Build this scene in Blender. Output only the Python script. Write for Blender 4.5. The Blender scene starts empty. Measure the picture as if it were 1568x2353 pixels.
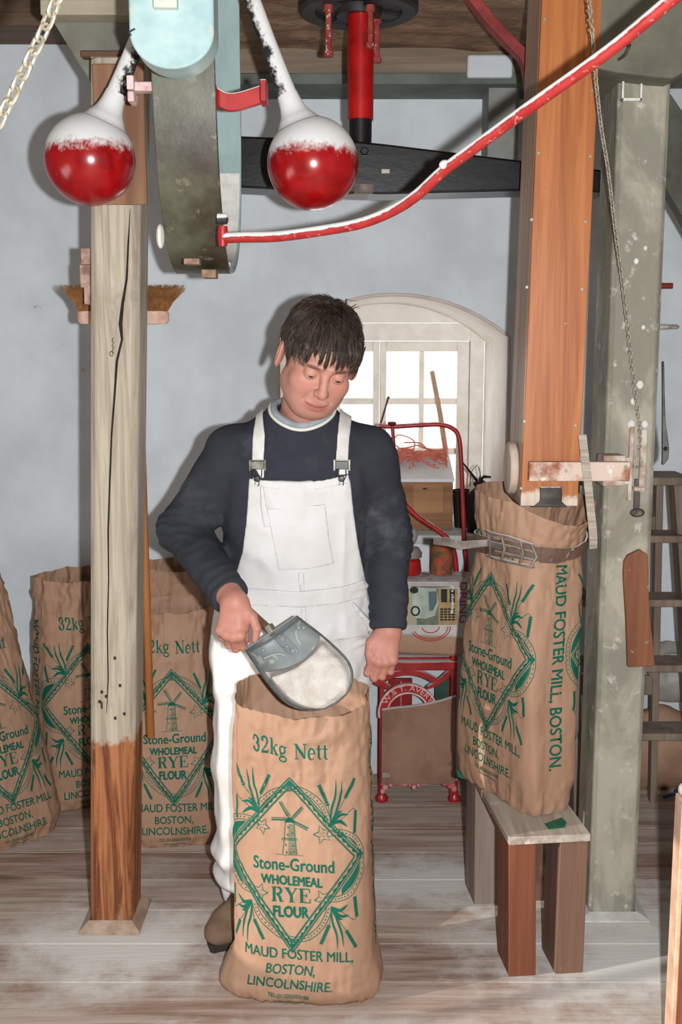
import bpy, bmesh, math, random
import numpy as np
from mathutils import Vector, Matrix

random.seed(7)
SC = bpy.context.scene
COL = SC.collection

# ---------------------------------------------------------------- camera, world, lights, exposure
FPX = 2500.0
CAMZ = 1.6
TH = math.atan(376.0 / FPX)
cam_d = bpy.data.cameras.new('camera')
cam_d.sensor_fit = 'VERTICAL'
cam_d.sensor_height = 36.0
cam_d.sensor_width = 24.0
cam_d.lens = FPX / 2353.0 * 36.0
cam_d.clip_start = 0.05
cam = bpy.data.objects.new('camera', cam_d)
COL.objects.link(cam)
cam.location = (0, 0, CAMZ)
cam.rotation_euler = (math.pi / 2 - TH, 0, 0)
SC.camera = cam

world = bpy.data.worlds.new('sky')
SC.world = world
world.use_nodes = True
wbg = world.node_tree.nodes['Background']
wbg.inputs[0].default_value = (1.0, 0.985, 0.96, 1)
wbg.inputs[1].default_value = 3.6

def add_light(name, kind, loc, energy, color, **kw):
    d = bpy.data.lights.new(name, kind)
    d.energy = energy
    d.color = color
    for k, v in kw.items():
        setattr(d, k, v)
    o = bpy.data.objects.new(name, d)
    COL.objects.link(o)
    o.location = loc
    return o

# the photographer's flash, mounted beside the lens
flash = add_light('camera_flash', 'POINT', (0.11, 0.02, 1.60), 245.0, (0.965, 0.985, 1.0), shadow_soft_size=0.018)
# low winter sun coming in through the window in the left wall
sun = add_light('sun', 'SUN', (-3, 1, 2), 2.5, (1.0, 0.93, 0.85), angle=math.radians(0.6))
sd = Vector((0.94, 0.31, -0.262)).normalized()
sun.rotation_euler = sd.to_track_quat('-Z', 'Y').to_euler()

SC.view_settings.view_transform = 'Standard'
SC.view_settings.look = 'None'
SC.view_settings.gamma = 1.0
SC.view_settings.use_curve_mapping = False
SC.view_settings.exposure = 0.42

# ---------------------------------------------------------------- measuring helpers
CT, ST = math.cos(TH), math.sin(TH)
def P(px, py, Y):
    """world point at distance Y in front of the photographer"""
    dx = (px - 784) / FPX; dy = (1176.5 - py) / FPX
    d1 = CT + dy * ST
    t = Y / d1
    return Vector((dx * t, Y, CAMZ + (-ST + dy * CT) * t))
def G(px, py, z=0.0):
    dx = (px - 784) / FPX; dy = (1176.5 - py) / FPX
    t = (z - CAMZ) / (-ST + dy * CT)
    return Vector((dx * t, (CT + dy * ST) * t, z))

def lin(c):
    return tuple(((v / 255.0) / 12.92 if v / 255.0 <= 0.04045 else ((v / 255.0 + 0.055) / 1.055) ** 2.4) for v in c)

# ---------------------------------------------------------------- materials
MATS = {}
def mat(name, c1, c2=None, scale=8, rough=0.7, metallic=0.0, bump=0.0, bscale=None, stretch=(1, 1, 1), dust=None,
        dustcol=(225, 225, 222), spots=None, detail=6, contrast=(0.3, 0.7), spec=0.3, zmix=None, attr=None, dist=0.0, pools=None, dustamp=0.9):
    """procedural material: two-colour noise in object space, optional flour settled on upward faces,
    optional specks of a third colour and a height-dependent coat of paint (zmix)."""
    if name in MATS: return MATS[name]
    m = bpy.data.materials.new(name); m.use_nodes = True
    nt = m.node_tree; N = nt.nodes; L = nt.links
    b = N['Principled BSDF']
    b.inputs['Roughness'].default_value = rough
    b.inputs['Metallic'].default_value = metallic
    b.inputs['Specular IOR Level'].default_value = spec
    tc = N.new('ShaderNodeTexCoord')
    mp = N.new('ShaderNodeMapping'); mp.inputs['Scale'].default_value = stretch
    L.new(tc.outputs['Object'], mp.inputs['Vector'])
    def noise(sc, vec=None, det=detail, ro=0.6, ds=0.0):
        n = N.new('ShaderNodeTexNoise'); n.inputs['Scale'].default_value = sc
        n.inputs['Detail'].default_value = det; n.inputs['Roughness'].default_value = ro
        n.inputs['Distortion'].default_value = ds
        L.new(vec or mp.outputs['Vector'], n.inputs['Vector']); return n
    def ramp(fac, a, z):
        r = N.new('ShaderNodeMapRange'); r.inputs['From Min'].default_value = a; r.inputs['From Max'].default_value = z
        r.interpolation_type = 'SMOOTHSTEP'
        L.new(fac, r.inputs['Value']); return r.outputs['Result']
    def mix(fac, a, z):
        x = N.new('ShaderNodeMix'); x.data_type = 'RGBA'
        if isinstance(fac, float): x.inputs['Factor'].default_value = fac
        else: L.new(fac, x.inputs['Factor'])
        for s, v in ((6, a), (7, z)):
            if isinstance(v, tuple): x.inputs[s].default_value = (*lin(v), 1)
            else: L.new(v, x.inputs[s])
        return x.outputs[2]
    c2 = c2 or c1
    n1 = noise(scale, ds=dist)
    col = mix(ramp(n1.outputs['Fac'], *contrast), tuple(c1), tuple(c2))
    if attr:
        a = N.new('ShaderNodeAttribute'); a.attribute_name = attr
        x = N.new('ShaderNodeMix'); x.data_type = 'RGBA'; x.blend_type = 'MULTIPLY'; x.inputs['Factor'].default_value = 1.0
        L.new(col, x.inputs[6]); L.new(a.outputs['Color'], x.inputs[7]); col = x.outputs[2]
    if zmix:   # (height, softness, colour a, colour b): coat of paint above the height, ragged edge
        z0, sf, ca, cb = zmix
        sp = N.new('ShaderNodeSeparateXYZ'); L.new(tc.outputs['Object'], sp.inputs[0])
        n3 = noise(9, tc.outputs['Object'], 8, 0.7)
        ad = N.new('ShaderNodeMath'); ad.operation = 'MULTIPLY_ADD'; ad.inputs[1].default_value = sf
        L.new(n3.outputs['Fac'], ad.inputs[0]); L.new(sp.outputs['Z'], ad.inputs[2])
        f = ramp(ad.outputs[0], z0 + sf * 0.5 - 0.012, z0 + sf * 0.5 + 0.012)
        n4 = noise(70, tc.outputs['Object'], 6, 0.7)
        chips = ramp(n4.outputs['Fac'], 0.64, 0.70)
        col = mix(chips, col, (200, 190, 176))
        paint = mix(ramp(n1.outputs['Fac'], 0.3, 0.7), tuple(ca), tuple(cb))
        col = mix(f, col, paint)
    if spots:
        sc_, thr, sc_col = spots[:3]; wid = spots[3] if len(spots) > 3 else 0.05
        n5 = noise(sc_, tc.outputs['Object'], 5, 0.65)
        col = mix(ramp(n5.outputs['Fac'], thr, thr + wid), col, tuple(sc_col))
    if pools:   # flour swept up in soft-edged patches on the ground: (x, y, radius x, radius y)
        tot = None
        for (cx_, cy_, rx_, ry_) in pools[1:]:
            m2 = N.new('ShaderNodeMapping'); m2.vector_type = 'POINT'
            m2.inputs['Location'].default_value = (-cx_ / rx_, -cy_ / ry_, 0); m2.inputs['Scale'].default_value = (1 / rx_, 1 / ry_, 0)
            L.new(tc.outputs['Object'], m2.inputs['Vector'])
            ln = N.new('ShaderNodeVectorMath'); ln.operation = 'LENGTH'; L.new(m2.outputs['Vector'], ln.inputs[0])
            inv = N.new('ShaderNodeMath'); inv.operation = 'SUBTRACT'; inv.inputs[0].default_value = 1.0; L.new(ln.outputs['Value'], inv.inputs[1])
            if tot is None: tot = inv.outputs[0]
            else:
                mxn = N.new('ShaderNodeMath'); mxn.operation = 'MAXIMUM'; L.new(tot, mxn.inputs[0]); L.new(inv.outputs[0], mxn.inputs[1]); tot = mxn.outputs[0]
        n6 = noise(7, tc.outputs['Object'], 8, 0.7)
        ad = N.new('ShaderNodeMath'); ad.operation = 'MULTIPLY_ADD'; ad.inputs[1].default_value = 1.6
        L.new(n6.outputs['Fac'], ad.inputs[0]); L.new(tot, ad.inputs[2])
        col = mix(ramp(ad.outputs[0], 0.88, 1.6), col, tuple(pools[0]))
    if dust is not None:
        ge = N.new('ShaderNodeNewGeometry'); s2 = N.new('ShaderNodeSeparateXYZ'); L.new(ge.outputs['Normal'], s2.inputs[0])
        n2 = noise(38, tc.outputs['Object'], 10, 0.8)
        ad = N.new('ShaderNodeMath'); ad.operation = 'MULTIPLY_ADD'; ad.inputs[1].default_value = dustamp
        L.new(n2.outputs['Fac'], ad.inputs[0]); L.new(s2.outputs['Z'], ad.inputs[2])
        f = ramp(ad.outputs[0], dust + dustamp / 2 - 0.14, dust + dustamp / 2 + 0.14)
        col = mix(f, col, tuple(dustcol))
        rr = N.new('ShaderNodeMapRange'); rr.inputs['To Min'].default_value = rough; rr.inputs['To Max'].default_value = 0.95
        L.new(f, rr.inputs['Value']); L.new(rr.outputs['Result'], b.inputs['Roughness'])
    L.new(col, b.inputs['Base Color'])
    if bump:
        nb = noise(bscale or scale * 3, None, 6, 0.65)
        bp = N.new('ShaderNodeBump'); bp.inputs['Strength'].default_value = 1.0; bp.inputs['Distance'].default_value = bump
        L.new(nb.outputs['Fac'], bp.inputs['Height']); L.new(bp.outputs['Normal'], b.inputs['Normal'])
    MATS[name] = m
    return m

def wood(name, c1, c2, axis='z', scale=1.0, **kw):
    st = {'x': (1.2, 26, 26), 'y': (26, 1.2, 26), 'z': (26, 26, 1.2)}[axis]
    kw.setdefault('bump', 0.0012); kw.setdefault('rough', 0.65)
    return mat(name, c1, c2, scale=scale, stretch=st, dist=0.6, **kw)

# ---------------------------------------------------------------- object helpers
def root_of(o):
    while o.parent: o = o.parent
    return o
class MB:
    def __init__(s): s.V = []; s.F = []
    def add(s, V, F):
        n = len(s.V); s.V += [tuple(v) for v in V]; s.F += [tuple(i + n for i in f) for f in F]; return s
    def box(s, a, b, M=None):
        x0, y0, z0 = a; x1, y1, z1 = b
        V = [Vector(v) for v in ((x0,y0,z0),(x1,y0,z0),(x1,y1,z0),(x0,y1,z0),(x0,y0,z1),(x1,y0,z1),(x1,y1,z1),(x0,y1,z1))]
        if M is not None: V = [M @ v for v in V]
        return s.add(V, [(0,3,2,1),(4,5,6,7),(0,1,5,4),(1,2,6,5),(2,3,7,6),(3,0,4,7)])
    def hexa(s, V):   # eight corners in the box order
        return s.add(V, [(0,3,2,1),(4,5,6,7),(0,1,5,4),(1,2,6,5),(2,3,7,6),(3,0,4,7)])
    def prism(s, pts, d):   # polygon (3-D points) pushed along d
        n = len(pts); d = Vector(d)
        V = [Vector(p) for p in pts] + [Vector(p) + d for p in pts]
        F = [tuple(range(n))[::-1], tuple(range(n, 2 * n))] + [(i, (i + 1) % n, n + (i + 1) % n, n + i) for i in range(n)]
        return s.add(V, F)
    def tube(s, pts, r, seg=8, close=False, caps=True, flat=1.0):
        pts = [Vector(p) for p in pts]; n = len(pts)
        rs = [r] * n if isinstance(r, (int, float)) else list(r)
        V = []; F = []; up = None
        for i in range(n):
            if close: t = pts[(i + 1) % n] - pts[i - 1]
            else: t = pts[min(i + 1, n - 1)] - pts[max(i - 1, 0)]
            t.normalize()
            if up is None:
                up = t.orthogonal().normalized()
            up = (up - t * up.dot(t))
            if up.length < 1e-6: up = t.orthogonal()
            up.normalize(); sd_ = t.cross(up)
            for k in range(seg):
                a = 2 * math.pi * k / seg
                V.append(pts[i] + (up * math.cos(a) * flat + sd_ * math.sin(a)) * rs[i])
        m = n if close else n - 1
        for i in range(m):
            j = (i + 1) % n
            for k in range(seg):
                k2 = (k + 1) % seg
                F.append((i * seg + k, i * seg + k2, j * seg + k2, j * seg + k))
        if not close and caps:
            F.append(tuple(range(seg))[::-1]); F.append(tuple((n - 1) * seg + k for k in range(seg)))
        return s.add(V, F)
    def lathe(s, prof, M=None, seg=24):   # prof: (radius, z)
        M = M or Matrix.Identity(4); V = []; F = []
        for r, z in prof:
            for k in range(seg):
                a = 2 * math.pi * k / seg
                V.append(M @ Vector((r * math.cos(a), r * math.sin(a), z)))
        n = len(prof)
        for i in range(n - 1):
            for k in range(seg):
                k2 = (k + 1) % seg
                F.append((i * seg + k, i * seg + k2, (i + 1) * seg + k2, (i + 1) * seg + k))
        if prof[0][0] > 1e-5: F.append(tuple(range(seg))[::-1])
        if prof[-1][0] > 1e-5: F.append(tuple((n - 1) * seg + k for k in range(seg)))
        return s.add(V, F)
    def grid(s, fn, nu, nv, cu=False):   # fn(i/nu, j/nv)
        V = [fn(i / nu, j / nv) for j in range(nv + 1) for i in range(nu + 1)]
        w = nu + 1
        F = [(j * w + i, j * w + i + 1, (j + 1) * w + i + 1, (j + 1) * w + i) for j in range(nv) for i in range(nu)]
        return s.add(V, F)
    def ell(s, c, r, seg=20, rings=12, M=None):
        prof = [(max(math.sin(math.pi * i / rings), 1e-6), -math.cos(math.pi * i / rings)) for i in range(rings + 1)]
        MM = Matrix.Translation(Vector(c)) @ (M or Matrix.Identity(4)) @ Matrix.Diagonal((r[0], r[1], r[2], 1))
        return s.lathe(prof, MM, seg)
    def bolt(s, c, axis, r=0.008, h=0.005, seg=6):
        q = Vector(axis).normalized().to_track_quat('Z', 'Y').to_matrix().to_4x4()
        return s.lathe([(r, 0), (r, h * 0.7), (r * 0.8, h)], Matrix.Translation(Vector(c)) @ q, seg)

def tag(o, label=None, cat=None, group=None, kind=None):
    if label: o['label'] = label
    if cat: o['category'] = cat
    if group: o['group'] = group
    if kind: o['kind'] = kind
    return o
def mesh_from(name, mb, off=Vector((0, 0, 0)), smooth=True, angle=40):
    me = bpy.data.meshes.new(name)
    V = mb.V if isinstance(mb, MB) else mb[0]; F = mb.F if isinstance(mb, MB) else mb[1]
    if isinstance(V, np.ndarray): V = (V - np.array(off)).tolist(); F = F.tolist() if isinstance(F, np.ndarray) else F
    else: V = [(v[0] - off[0], v[1] - off[1], v[2] - off[2]) for v in V]
    me.from_pydata(V, [], F)
    bm = bmesh.new(); bm.from_mesh(me)
    bmesh.ops.recalc_face_normals(bm, faces=bm.faces); bm.to_mesh(me); bm.free()
    if smooth:
        me.polygons.foreach_set('use_smooth', [True] * len(me.polygons))
        me.set_sharp_from_angle(angle=math.radians(angle))
    me.update()
    return me
def obj(name, mb, m, parent=None, bev=0, smooth=True, angle=40, label=None, seg=2, solid=0, sub=0):
    off = root_of(parent).location if parent else Vector((0, 0, 0))
    me = mesh_from(name, mb, off, smooth, angle)
    if m: me.materials.append(m)
    o = bpy.data.objects.new(name, me); COL.objects.link(o)
    if parent: o.parent = parent
    if sub:
        md = o.modifiers.new('sub', 'SUBSURF'); md.levels = sub; md.render_levels = sub
    if solid:
        md = o.modifiers.new('solid', 'SOLIDIFY'); md.thickness = solid; md.offset = 0
    if bev:
        md = o.modifiers.new('bevel', 'BEVEL'); md.width = bev; md.segments = seg; md.limit_method = 'ANGLE'; md.angle_limit = math.radians(35)
        md.harden_normals = False
    if label: o['label'] = label
    return o
def inst(name, me, parent, M):
    o = bpy.data.objects.new(name, me); COL.objects.link(o); o.parent = parent; o.matrix_local = M; return o
def thing(name, label, cat, loc=(0, 0, 0), group=None):
    o = bpy.data.objects.new(name, None); COL.objects.link(o); o.location = loc; o.empty_display_size = 0.05
    return tag(o, label, cat, group)
def struct(name, mb, m, **kw):
    o = obj(name, mb, m, **kw)
    if not o.parent: o['kind'] = 'structure'
    return o
def spline(pts, n=8):
    pts = [Vector(p) for p in pts]; out = []
    for i in range(len(pts) - 1):
        p0 = pts[max(i - 1, 0)]; p1 = pts[i]; p2 = pts[i + 1]; p3 = pts[min(i + 2, len(pts) - 1)]
        for k in range(n):
            t = k / n
            out.append(0.5 * ((2 * p1) + (p2 - p0) * t + (2 * p0 - 5 * p1 + 4 * p2 - p3) * t * t + (3 * p1 - p0 - 3 * p2 + p3) * t ** 3))
    out.append(pts[-1]); return out
_tc = {}
def text_tris(body, size=1.0, bold=0.0, align='LEFT', xs=1.0, space=1.0):
    """built-in font text as 2-D triangles (vertices, faces); cap height about 0.7*size"""
    cu = bpy.data.curves.new('t', 'FONT'); cu.body = body; cu.size = size; cu.offset = bold; cu.align_x = align
    cu.resolution_u = 4; cu.space_character = space
    o = bpy.data.objects.new('t', cu); COL.objects.link(o)
    dg = bpy.context.evaluated_depsgraph_get(); dg.update()
    me = bpy.data.meshes.new_from_object(o.evaluated_get(dg))
    me.calc_loop_triangles()
    V = [(v.co.x * xs, v.co.y) for v in me.vertices]; F = [tuple(t.vertices) for t in me.loop_triangles]
    bpy.data.objects.remove(o); bpy.data.curves.remove(cu); bpy.data.meshes.remove(me)
    return V, F
def ribbon2(pts, w):
    """2-D stroke as quads"""
    n = len(pts); V = []; F = []
    ws = [w] * n if isinstance(w, (int, float)) else w
    for i in range(n):
        a = pts[max(i - 1, 0)]; b = pts[min(i + 1, n - 1)]
        dx, dy = b[0] - a[0], b[1] - a[1]; l = math.hypot(dx, dy) or 1
        nx, ny = -dy / l * ws[i] / 2, dx / l * ws[i] / 2
        V += [(pts[i][0] + nx, pts[i][1] + ny), (pts[i][0] - nx, pts[i][1] - ny)]
    F = [(2 * i, 2 * i + 1, 2 * i + 3, 2 * i + 2) for i in range(n - 1)]
    return V, F

# numpy noise ------------------------------------------------------------------------------------
_rng = np.random.RandomState(3)
_lat = _rng.rand(64, 64, 64).astype(np.float32) * 2 - 1
def vnoise(p, s=1.0, seed=0):
    q = np.asarray(p, np.float32) * s + seed * 7.31
    i = np.floor(q).astype(np.int32); f = q - i; f = f * f * (3 - 2 * f)
    r = 0
    for a in (0, 1):
        for b in (0, 1):
            for c in (0, 1):
                w = (f[..., 0] if a else 1 - f[..., 0]) * (f[..., 1] if b else 1 - f[..., 1]) * (f[..., 2] if c else 1 - f[..., 2])
                r = r + w * _lat[(i[..., 0] + a) & 63, (i[..., 1] + b) & 63, (i[..., 2] + c) & 63]
    return r
# ================================================================ THE SETTING
WALLY = 3.95
plaster = mat('whitewashed plaster', (218, 225, 230), (200, 206, 210), scale=3.5, rough=0.9, bump=0.004, bscale=9, spots=(14, 0.70, (165, 160, 152)), spec=0.15)
whitepaint = mat('old white gloss paint', (236, 232, 224), (220, 214, 203), scale=14, rough=0.5, bump=0.0006)
floor_mats = [mat('floor board %d' % i, a, b, scale=1.6, rough=0.8, stretch=(1.1, 14, 14), bump=0.0012, bscale=6, spots=(2.6, 0.47, (186, 177, 168), 0.34), dist=1.2, contrast=(0.30, 0.72), pools=((214, 211, 206), (0.85, 2.72, 0.75, 0.50), (-0.62, 2.74, 0.50, 0.34), (0.3, 3.1, 0.55, 0.25), (0.2, 2.3, 1.2, 0.16)))
    for i, (a, b) in enumerate([((188, 170, 158), (138, 108, 90)), ((196, 180, 168), (150, 122, 104)), ((190, 174, 163), (142, 112, 94)), ((178, 158, 146), (122, 92, 76))])]
gap = mat('dark gap', (40, 34, 30), rough=0.9)
ceil_m = wood('sooty ceiling boards', (92, 76, 62), (66, 54, 44), 'x', bump=0.003)

# floor: sub-base and boards, laid parallel to the window wall
fl = struct('floor', MB().box((-2.2, -2.5, -0.08), (2.2, WALLY, -0.022)), gap)
y = -2.5; k = 0
rf = random.Random(4)
while y < WALLY - 0.01:
    y1 = min(y + 0.181, WALLY)
    cuts = [-2.2, rf.uniform(-1.6, -0.9) if k % 2 else rf.uniform(1.0, 1.8), 2.2]
    for x0, x1 in zip(cuts[:-1], cuts[1:]):
        b = MB().box((x0 + 0.0008, y + 0.0012, -0.022), (x1 - 0.0008, y1 - 0.0012, rf.uniform(-0.0012, 0.0)))
        obj('floor_board', b, floor_mats[rf.randrange(4)], fl, bev=0.0012, seg=1)
    y = y1; k += 1

# back wall with the arched window recess
acx, ahw, zs, zap, sill_z = 0.189, 0.415, 1.64, 1.79, 0.92
R_ = (ahw ** 2 + (zap - zs) ** 2) / (2 * (zap - zs)); zc = zap - R_
def arch(hw, dz=0.0, n=24, cx=acx):
    pts = []
    for i in range(n + 1):
        x = -ahw + 2 * ahw * i / n
        pts.append((cx + x * hw / ahw, zc + math.sqrt(R_ * R_ - x * x) + dz))
    return pts
wb = MB()
A = arch(ahw)
xl, xr = acx - ahw, acx + ahw
def quadY(mb, x0, x1, z0, z1, Y): mb.add([(x0, Y, z0), (x1, Y, z0), (x1, Y, z1), (x0, Y, z1)], [(0, 1, 2, 3)])
quadY(wb, -2.2, xl, -0.06, 3.0, WALLY); quadY(wb, xr, 2.2, -0.06, 3.0, WALLY); quadY(wb, xl, xr, -0.06, sill_z, WALLY)
for (x0, z0), (x1, z1) in zip(A[:-1], A[1:]):
    wb.add([(x0, WALLY, z0), (x1, WALLY, z1), (x1, WALLY, 3.0), (x0, WALLY, 3.0)], [(0, 1, 2, 3)])
WY = 4.47
rv = MB()
ring0 = [(xl, sill_z)] + A + [(xr, sill_z)]
B_ = arch(0.395, -0.012)
ring1 = [(B_[0][0], sill_z)] + B_ + [(B_[-1][0], sill_z)]
for a, b, c, d in zip(ring0[:-1], ring0[1:], ring1[1:], ring1[:-1]):
    rv.add([(a[0], WALLY, a[1]), (b[0], WALLY, b[1]), (c[0], WY, c[1]), (d[0], WY, d[1])], [(0, 1, 2, 3)])
# tympanum plaster above the window frame
fx0, fx1 = acx - 0.395, acx + 0.395
ftop = P(900, 742, WY).z
for a, b in zip(B_[:-1], B_[1:]):
    rv.add([(a[0], WY, ftop), (b[0], WY, ftop), (b[0], WY, b[1]), (a[0], WY, a[1])], [(0, 1, 2, 3)])
struct('wall_back', wb, plaster, smooth=False)
obj('reveal', rv, mat('daylight tinted plaster', (236, 232, 226), (222, 214, 206), scale=5, rough=0.9, bump=0.003, bscale=10), bpy.data.objects['wall_back'], label='cream plaster window recess, daylight put into its colour')  # warm daylight brightness put into the colour of the recess plaster
edge = MB().tube([(x, WALLY + 0.002, z) for x, z in [(xl, sill_z)] + A + [(xr, sill_z)]], 0.007, 6)
obj('arch_edge', edge, mat('pinkish worn arris', (216, 200, 192), (200, 184, 176), scale=12, rough=0.9), bpy.data.objects['wall_back'])
sm = MB().box((xl - 0.002, WALLY - 0.012, sill_z - 0.03), (xr + 0.002, WY + 0.06, sill_z))
struct('trim_1', sm, mat('window sill board', (205, 208, 210), (180, 180, 178), scale=6, rough=0.8), bev=0.004)['label'] = 'white painted window sill board'

# visible window: frame, two casements, glazing bars, panes
win = thing('window_1', None, None, (acx, WY, sill_z)); win['kind'] = 'structure'
glass = bpy.data.materials.new('window glass'); glass.use_nodes = True
nt = glass.node_tree; nt.nodes.clear()
o_ = nt.nodes.new('ShaderNodeOutputMaterial'); mx = nt.nodes.new('ShaderNodeMixShader'); tr = nt.nodes.new('ShaderNodeBsdfTransparent'); gl = nt.nodes.new('ShaderNodeBsdfGlossy')
gl.inputs['Roughness'].default_value = 0.05; mx.inputs[0].default_value = 0.06; tr.inputs[0].default_value = (0.96, 0.97, 0.98, 1)
nt.links.new(tr.outputs[0], mx.inputs[1]); nt.links.new(gl.outputs[0], mx.inputs[2]); nt.links.new(mx.outputs[0], o_.inputs[0])
def wx(px): return P(px, 900, WY).x
def wz(py): return P(900, py, WY).z
fr = MB()
zb = sill_z
jr = wx(1080); jl = 2 * wx(873) - jr
stop = wz(783)
fr.box((fx0, WY, zb), (jl, WY + 0.08, ftop)); fr.box((jr, WY, zb), (fx1, WY + 0.08, ftop)); fr.box((jl, WY, stop), (jr, WY + 0.08, ftop))
fr.box((jl, WY, zb), (jr, WY + 0.08, zb + 0.03))
obj('window_frame', fr, whitepaint, win, bev=0.003)
cxm = wx(873)
for side in (-1, 1):
    x0, x1 = (jl + 0.002, cxm - 0.001) if side < 0 else (cxm + 0.001, jr - 0.002)
    e = (wx(888) - cxm)
    e2 = jr - wx(1052)
    xa, xb = (x0 + e2, x1 - e) if side < 0 else (x0 + e, x1 - e2)
    xm = (xa + xb) / 2
    ca = MB(); y0, y1 = WY + 0.012, WY + 0.055
    za, zt = zb + 0.07, wz(808)
    ca.box((x0, y0, zb + 0.032), (xa, y1, stop - 0.002)); ca.box((xb, y0, zb + 0.032), (x1, y1, stop - 0.002))
    ca.box((xa, y0, zt), (xb, y1, stop - 0.002)); ca.box((xa, y0, zb + 0.032), (xb, y1, za))
    cs = obj('casement', ca, whitepaint, win, bev=0.003)
    hb = 0.011
    obj('glazing_bar', MB().box((xm - hb, y0 + 0.006, za), (xm + hb, y1 - 0.006, zt)), whitepaint, cs, bev=0.004)
    rows = [zt, (wz(915), wz(930)), (wz(1030), wz(1046)), (wz(1150), wz(1165)), za]
    prev = zt
    for r in rows[1:-1] + [None]:
        lo = r[0] if r else za
        if lo < za: lo = za
        for (pa, pb) in ((xa, xm - hb), (xm + hb, xb)):
            obj('pane', MB().box((pa, y0 + 0.02, lo), (pb, y0 + 0.023, prev)), glass, cs, smooth=False)
        if r:
            obj('glazing_bar', MB().box((xa, y0 + 0.007, r[1]), (xb, y1 - 0.007, r[0])), whitepaint, cs, bev=0.004)
            prev = r[1]

# side walls: the left one has the window the sun comes through
wl = MB()
def quadX(mb, y0, y1, z0, z1, X): mb.add([(X, y0, z0), (X, y1, z0), (X, y1, z1), (X, y0, z1)], [(0, 1, 2, 3)])
SW = (0.95, 2.22, 0.62, 1.40)
quadX(wl, -2.5, SW[0], -0.06, 3.0, -2.2); quadX(wl, SW[1], WALLY, -0.06, 3.0, -2.2)
quadX(wl, SW[0], SW[1], -0.06, SW[2], -2.2); quadX(wl, SW[0], SW[1], SW[3], 3.0, -2.2)
side_m = mat('greyed unseen wall', (132, 130, 126), (112, 108, 104), scale=4, rough=0.9)  # unseen walls, kept grey to damp the light bounced round the room
struct('wall_left', wl, side_m, smooth=False)
w2 = MB(); 
for a in (SW[0], 1.60, SW[1] - 0.04): w2.box((-2.24, a, SW[2]), (-2.2, a + 0.04, SW[3]))
w2.box((-2.24, SW[0], SW[2]), (-2.2, SW[1], SW[2] + 0.03)); w2.box((-2.24, SW[0], SW[3] - 0.03), (-2.2, SW[1], SW[3]))
struct('window_2', w2, whitepaint, smooth=False)
wr = MB(); quadX(wr, -2.5, WALLY, -0.06, 3.0, 2.2); struct('wall_right', wr, side_m, smooth=False)
wf = MB(); quadY(wf, -2.2, 2.2, -0.06, 3.0, -2.5); struct('wall_front', wf, side_m, smooth=False)

# ceiling boards on a base
ce = struct('ceiling', MB().box((-2.2, -2.5, 2.80), (2.2, WALLY, 2.9)), gap)
x = -2.2
while x < 2.19:
    obj('ceiling_board', MB().box((x + 0.002, -2.5, 2.775), (x + 0.218, WALLY, 2.8)), ceil_m, ce, bev=0.003, seg=1)
    x += 0.22
beam_m = wood('dark wall beam', (112, 90, 72), (74, 58, 46), 'x', bump=0.003)
o = struct('trim_2', MB().box((-2.2, 3.72, 2.635), (-0.36, WALLY, 2.775)), beam_m, bev=0.006); o['label'] = 'brown beam under the ceiling along the back wall at left'
# rough underside of the stone floor and the beam that carries it
rough_m = mat('rough hewn underside', (160, 128, 102), (116, 90, 70), scale=10, rough=0.9, bump=0.02, bscale=14, stretch=(0.7, 1, 1))
def rs(u, v):
    x = -0.36 + u * 1.25; y = 2.72 + v * 1.02
    return (x, y, 2.565 + 0.012 * math.sin(y * 40 + 3 * math.sin(x * 7)) * 0.5)
sb = MB(); sb.grid(rs, 30, 30); sb.box((-0.36, 2.72, 2.575), (0.89, 3.74, 2.77))
o = struct('trim_3', sb, rough_m); o['label'] = 'rough brown underside of the stone floor above'
b2 = struct('trim_4', MB().box((-0.36, 3.74, 2.475), (0.92, WALLY, 2.77)), wood('grey brown bearer', (150, 130, 112), (116, 100, 84), 'x'), bev=0.005); b2['label'] = 'grey brown bearer beam over the window wall'
obj('moulding', MB().box((-0.36, 3.725, 2.455), (0.92, WALLY, 2.49)), mat('grey green paint', (112, 120, 112), (88, 95, 88), scale=8, rough=0.7), b2, bev=0.004)
obj('plaster_patch', MB().box(tuple(P(1072, 182, 3.735)), tuple(P(1178, 128, 3.73) + Vector((0, -0.02, 0)))), plaster, b2, bev=0.008)
# wooden box section standing against the wall at right of the bearer
o = struct('trim_5', MB().box((P(1120, 300, 3.8).x, 3.78, P(1150, 385, 3.8).z), (P(1190, 300, 3.8).x, WALLY, 2.47)), mat('grey paint', (150, 152, 148), (128, 128, 122), scale=6, rough=0.8), bev=0.004)
o['label'] = 'grey boxed upright against the back wall'
# ================================================================ TIMBERS
post_m = mat('painted post', (172, 112, 72), (104, 58, 34), scale=1.6, rough=0.6, stretch=(26, 26, 1.2), dist=1.6, contrast=(0.38, 0.66), bump=0.0012,
             zmix=(0.56, 0.20, (186, 176, 158), (150, 138, 120)), spots=(5, 0.56, (150, 136, 116), 0.2))
def ngon_prism(bot, top):   # two rings of 3-D points
    mb = MB(); n = len(bot); mb.V = [tuple(p) for p in bot] + [tuple(p) for p in top]
    mb.F = [tuple(range(n))[::-1], tuple(range(n, 2 * n))] + [(i, (i + 1) % n, n + (i + 1) % n, n + i) for i in range(n)]
    return mb
def chamfer_ring(cx, y0, w, d, c, z, c2=None):
    h = w / 2; c2 = c if c2 is None else c2
    return [(cx - h + c, y0, z), (cx + h - c2, y0, z), (cx + h, y0 + c2, z), (cx + h, y0 + d - c, z), (cx + h - c, y0 + d, z),
            (cx - h + c, y0 + d, z), (cx - h, y0 + d - c, z), (cx - h, y0 + c, z)]
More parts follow.
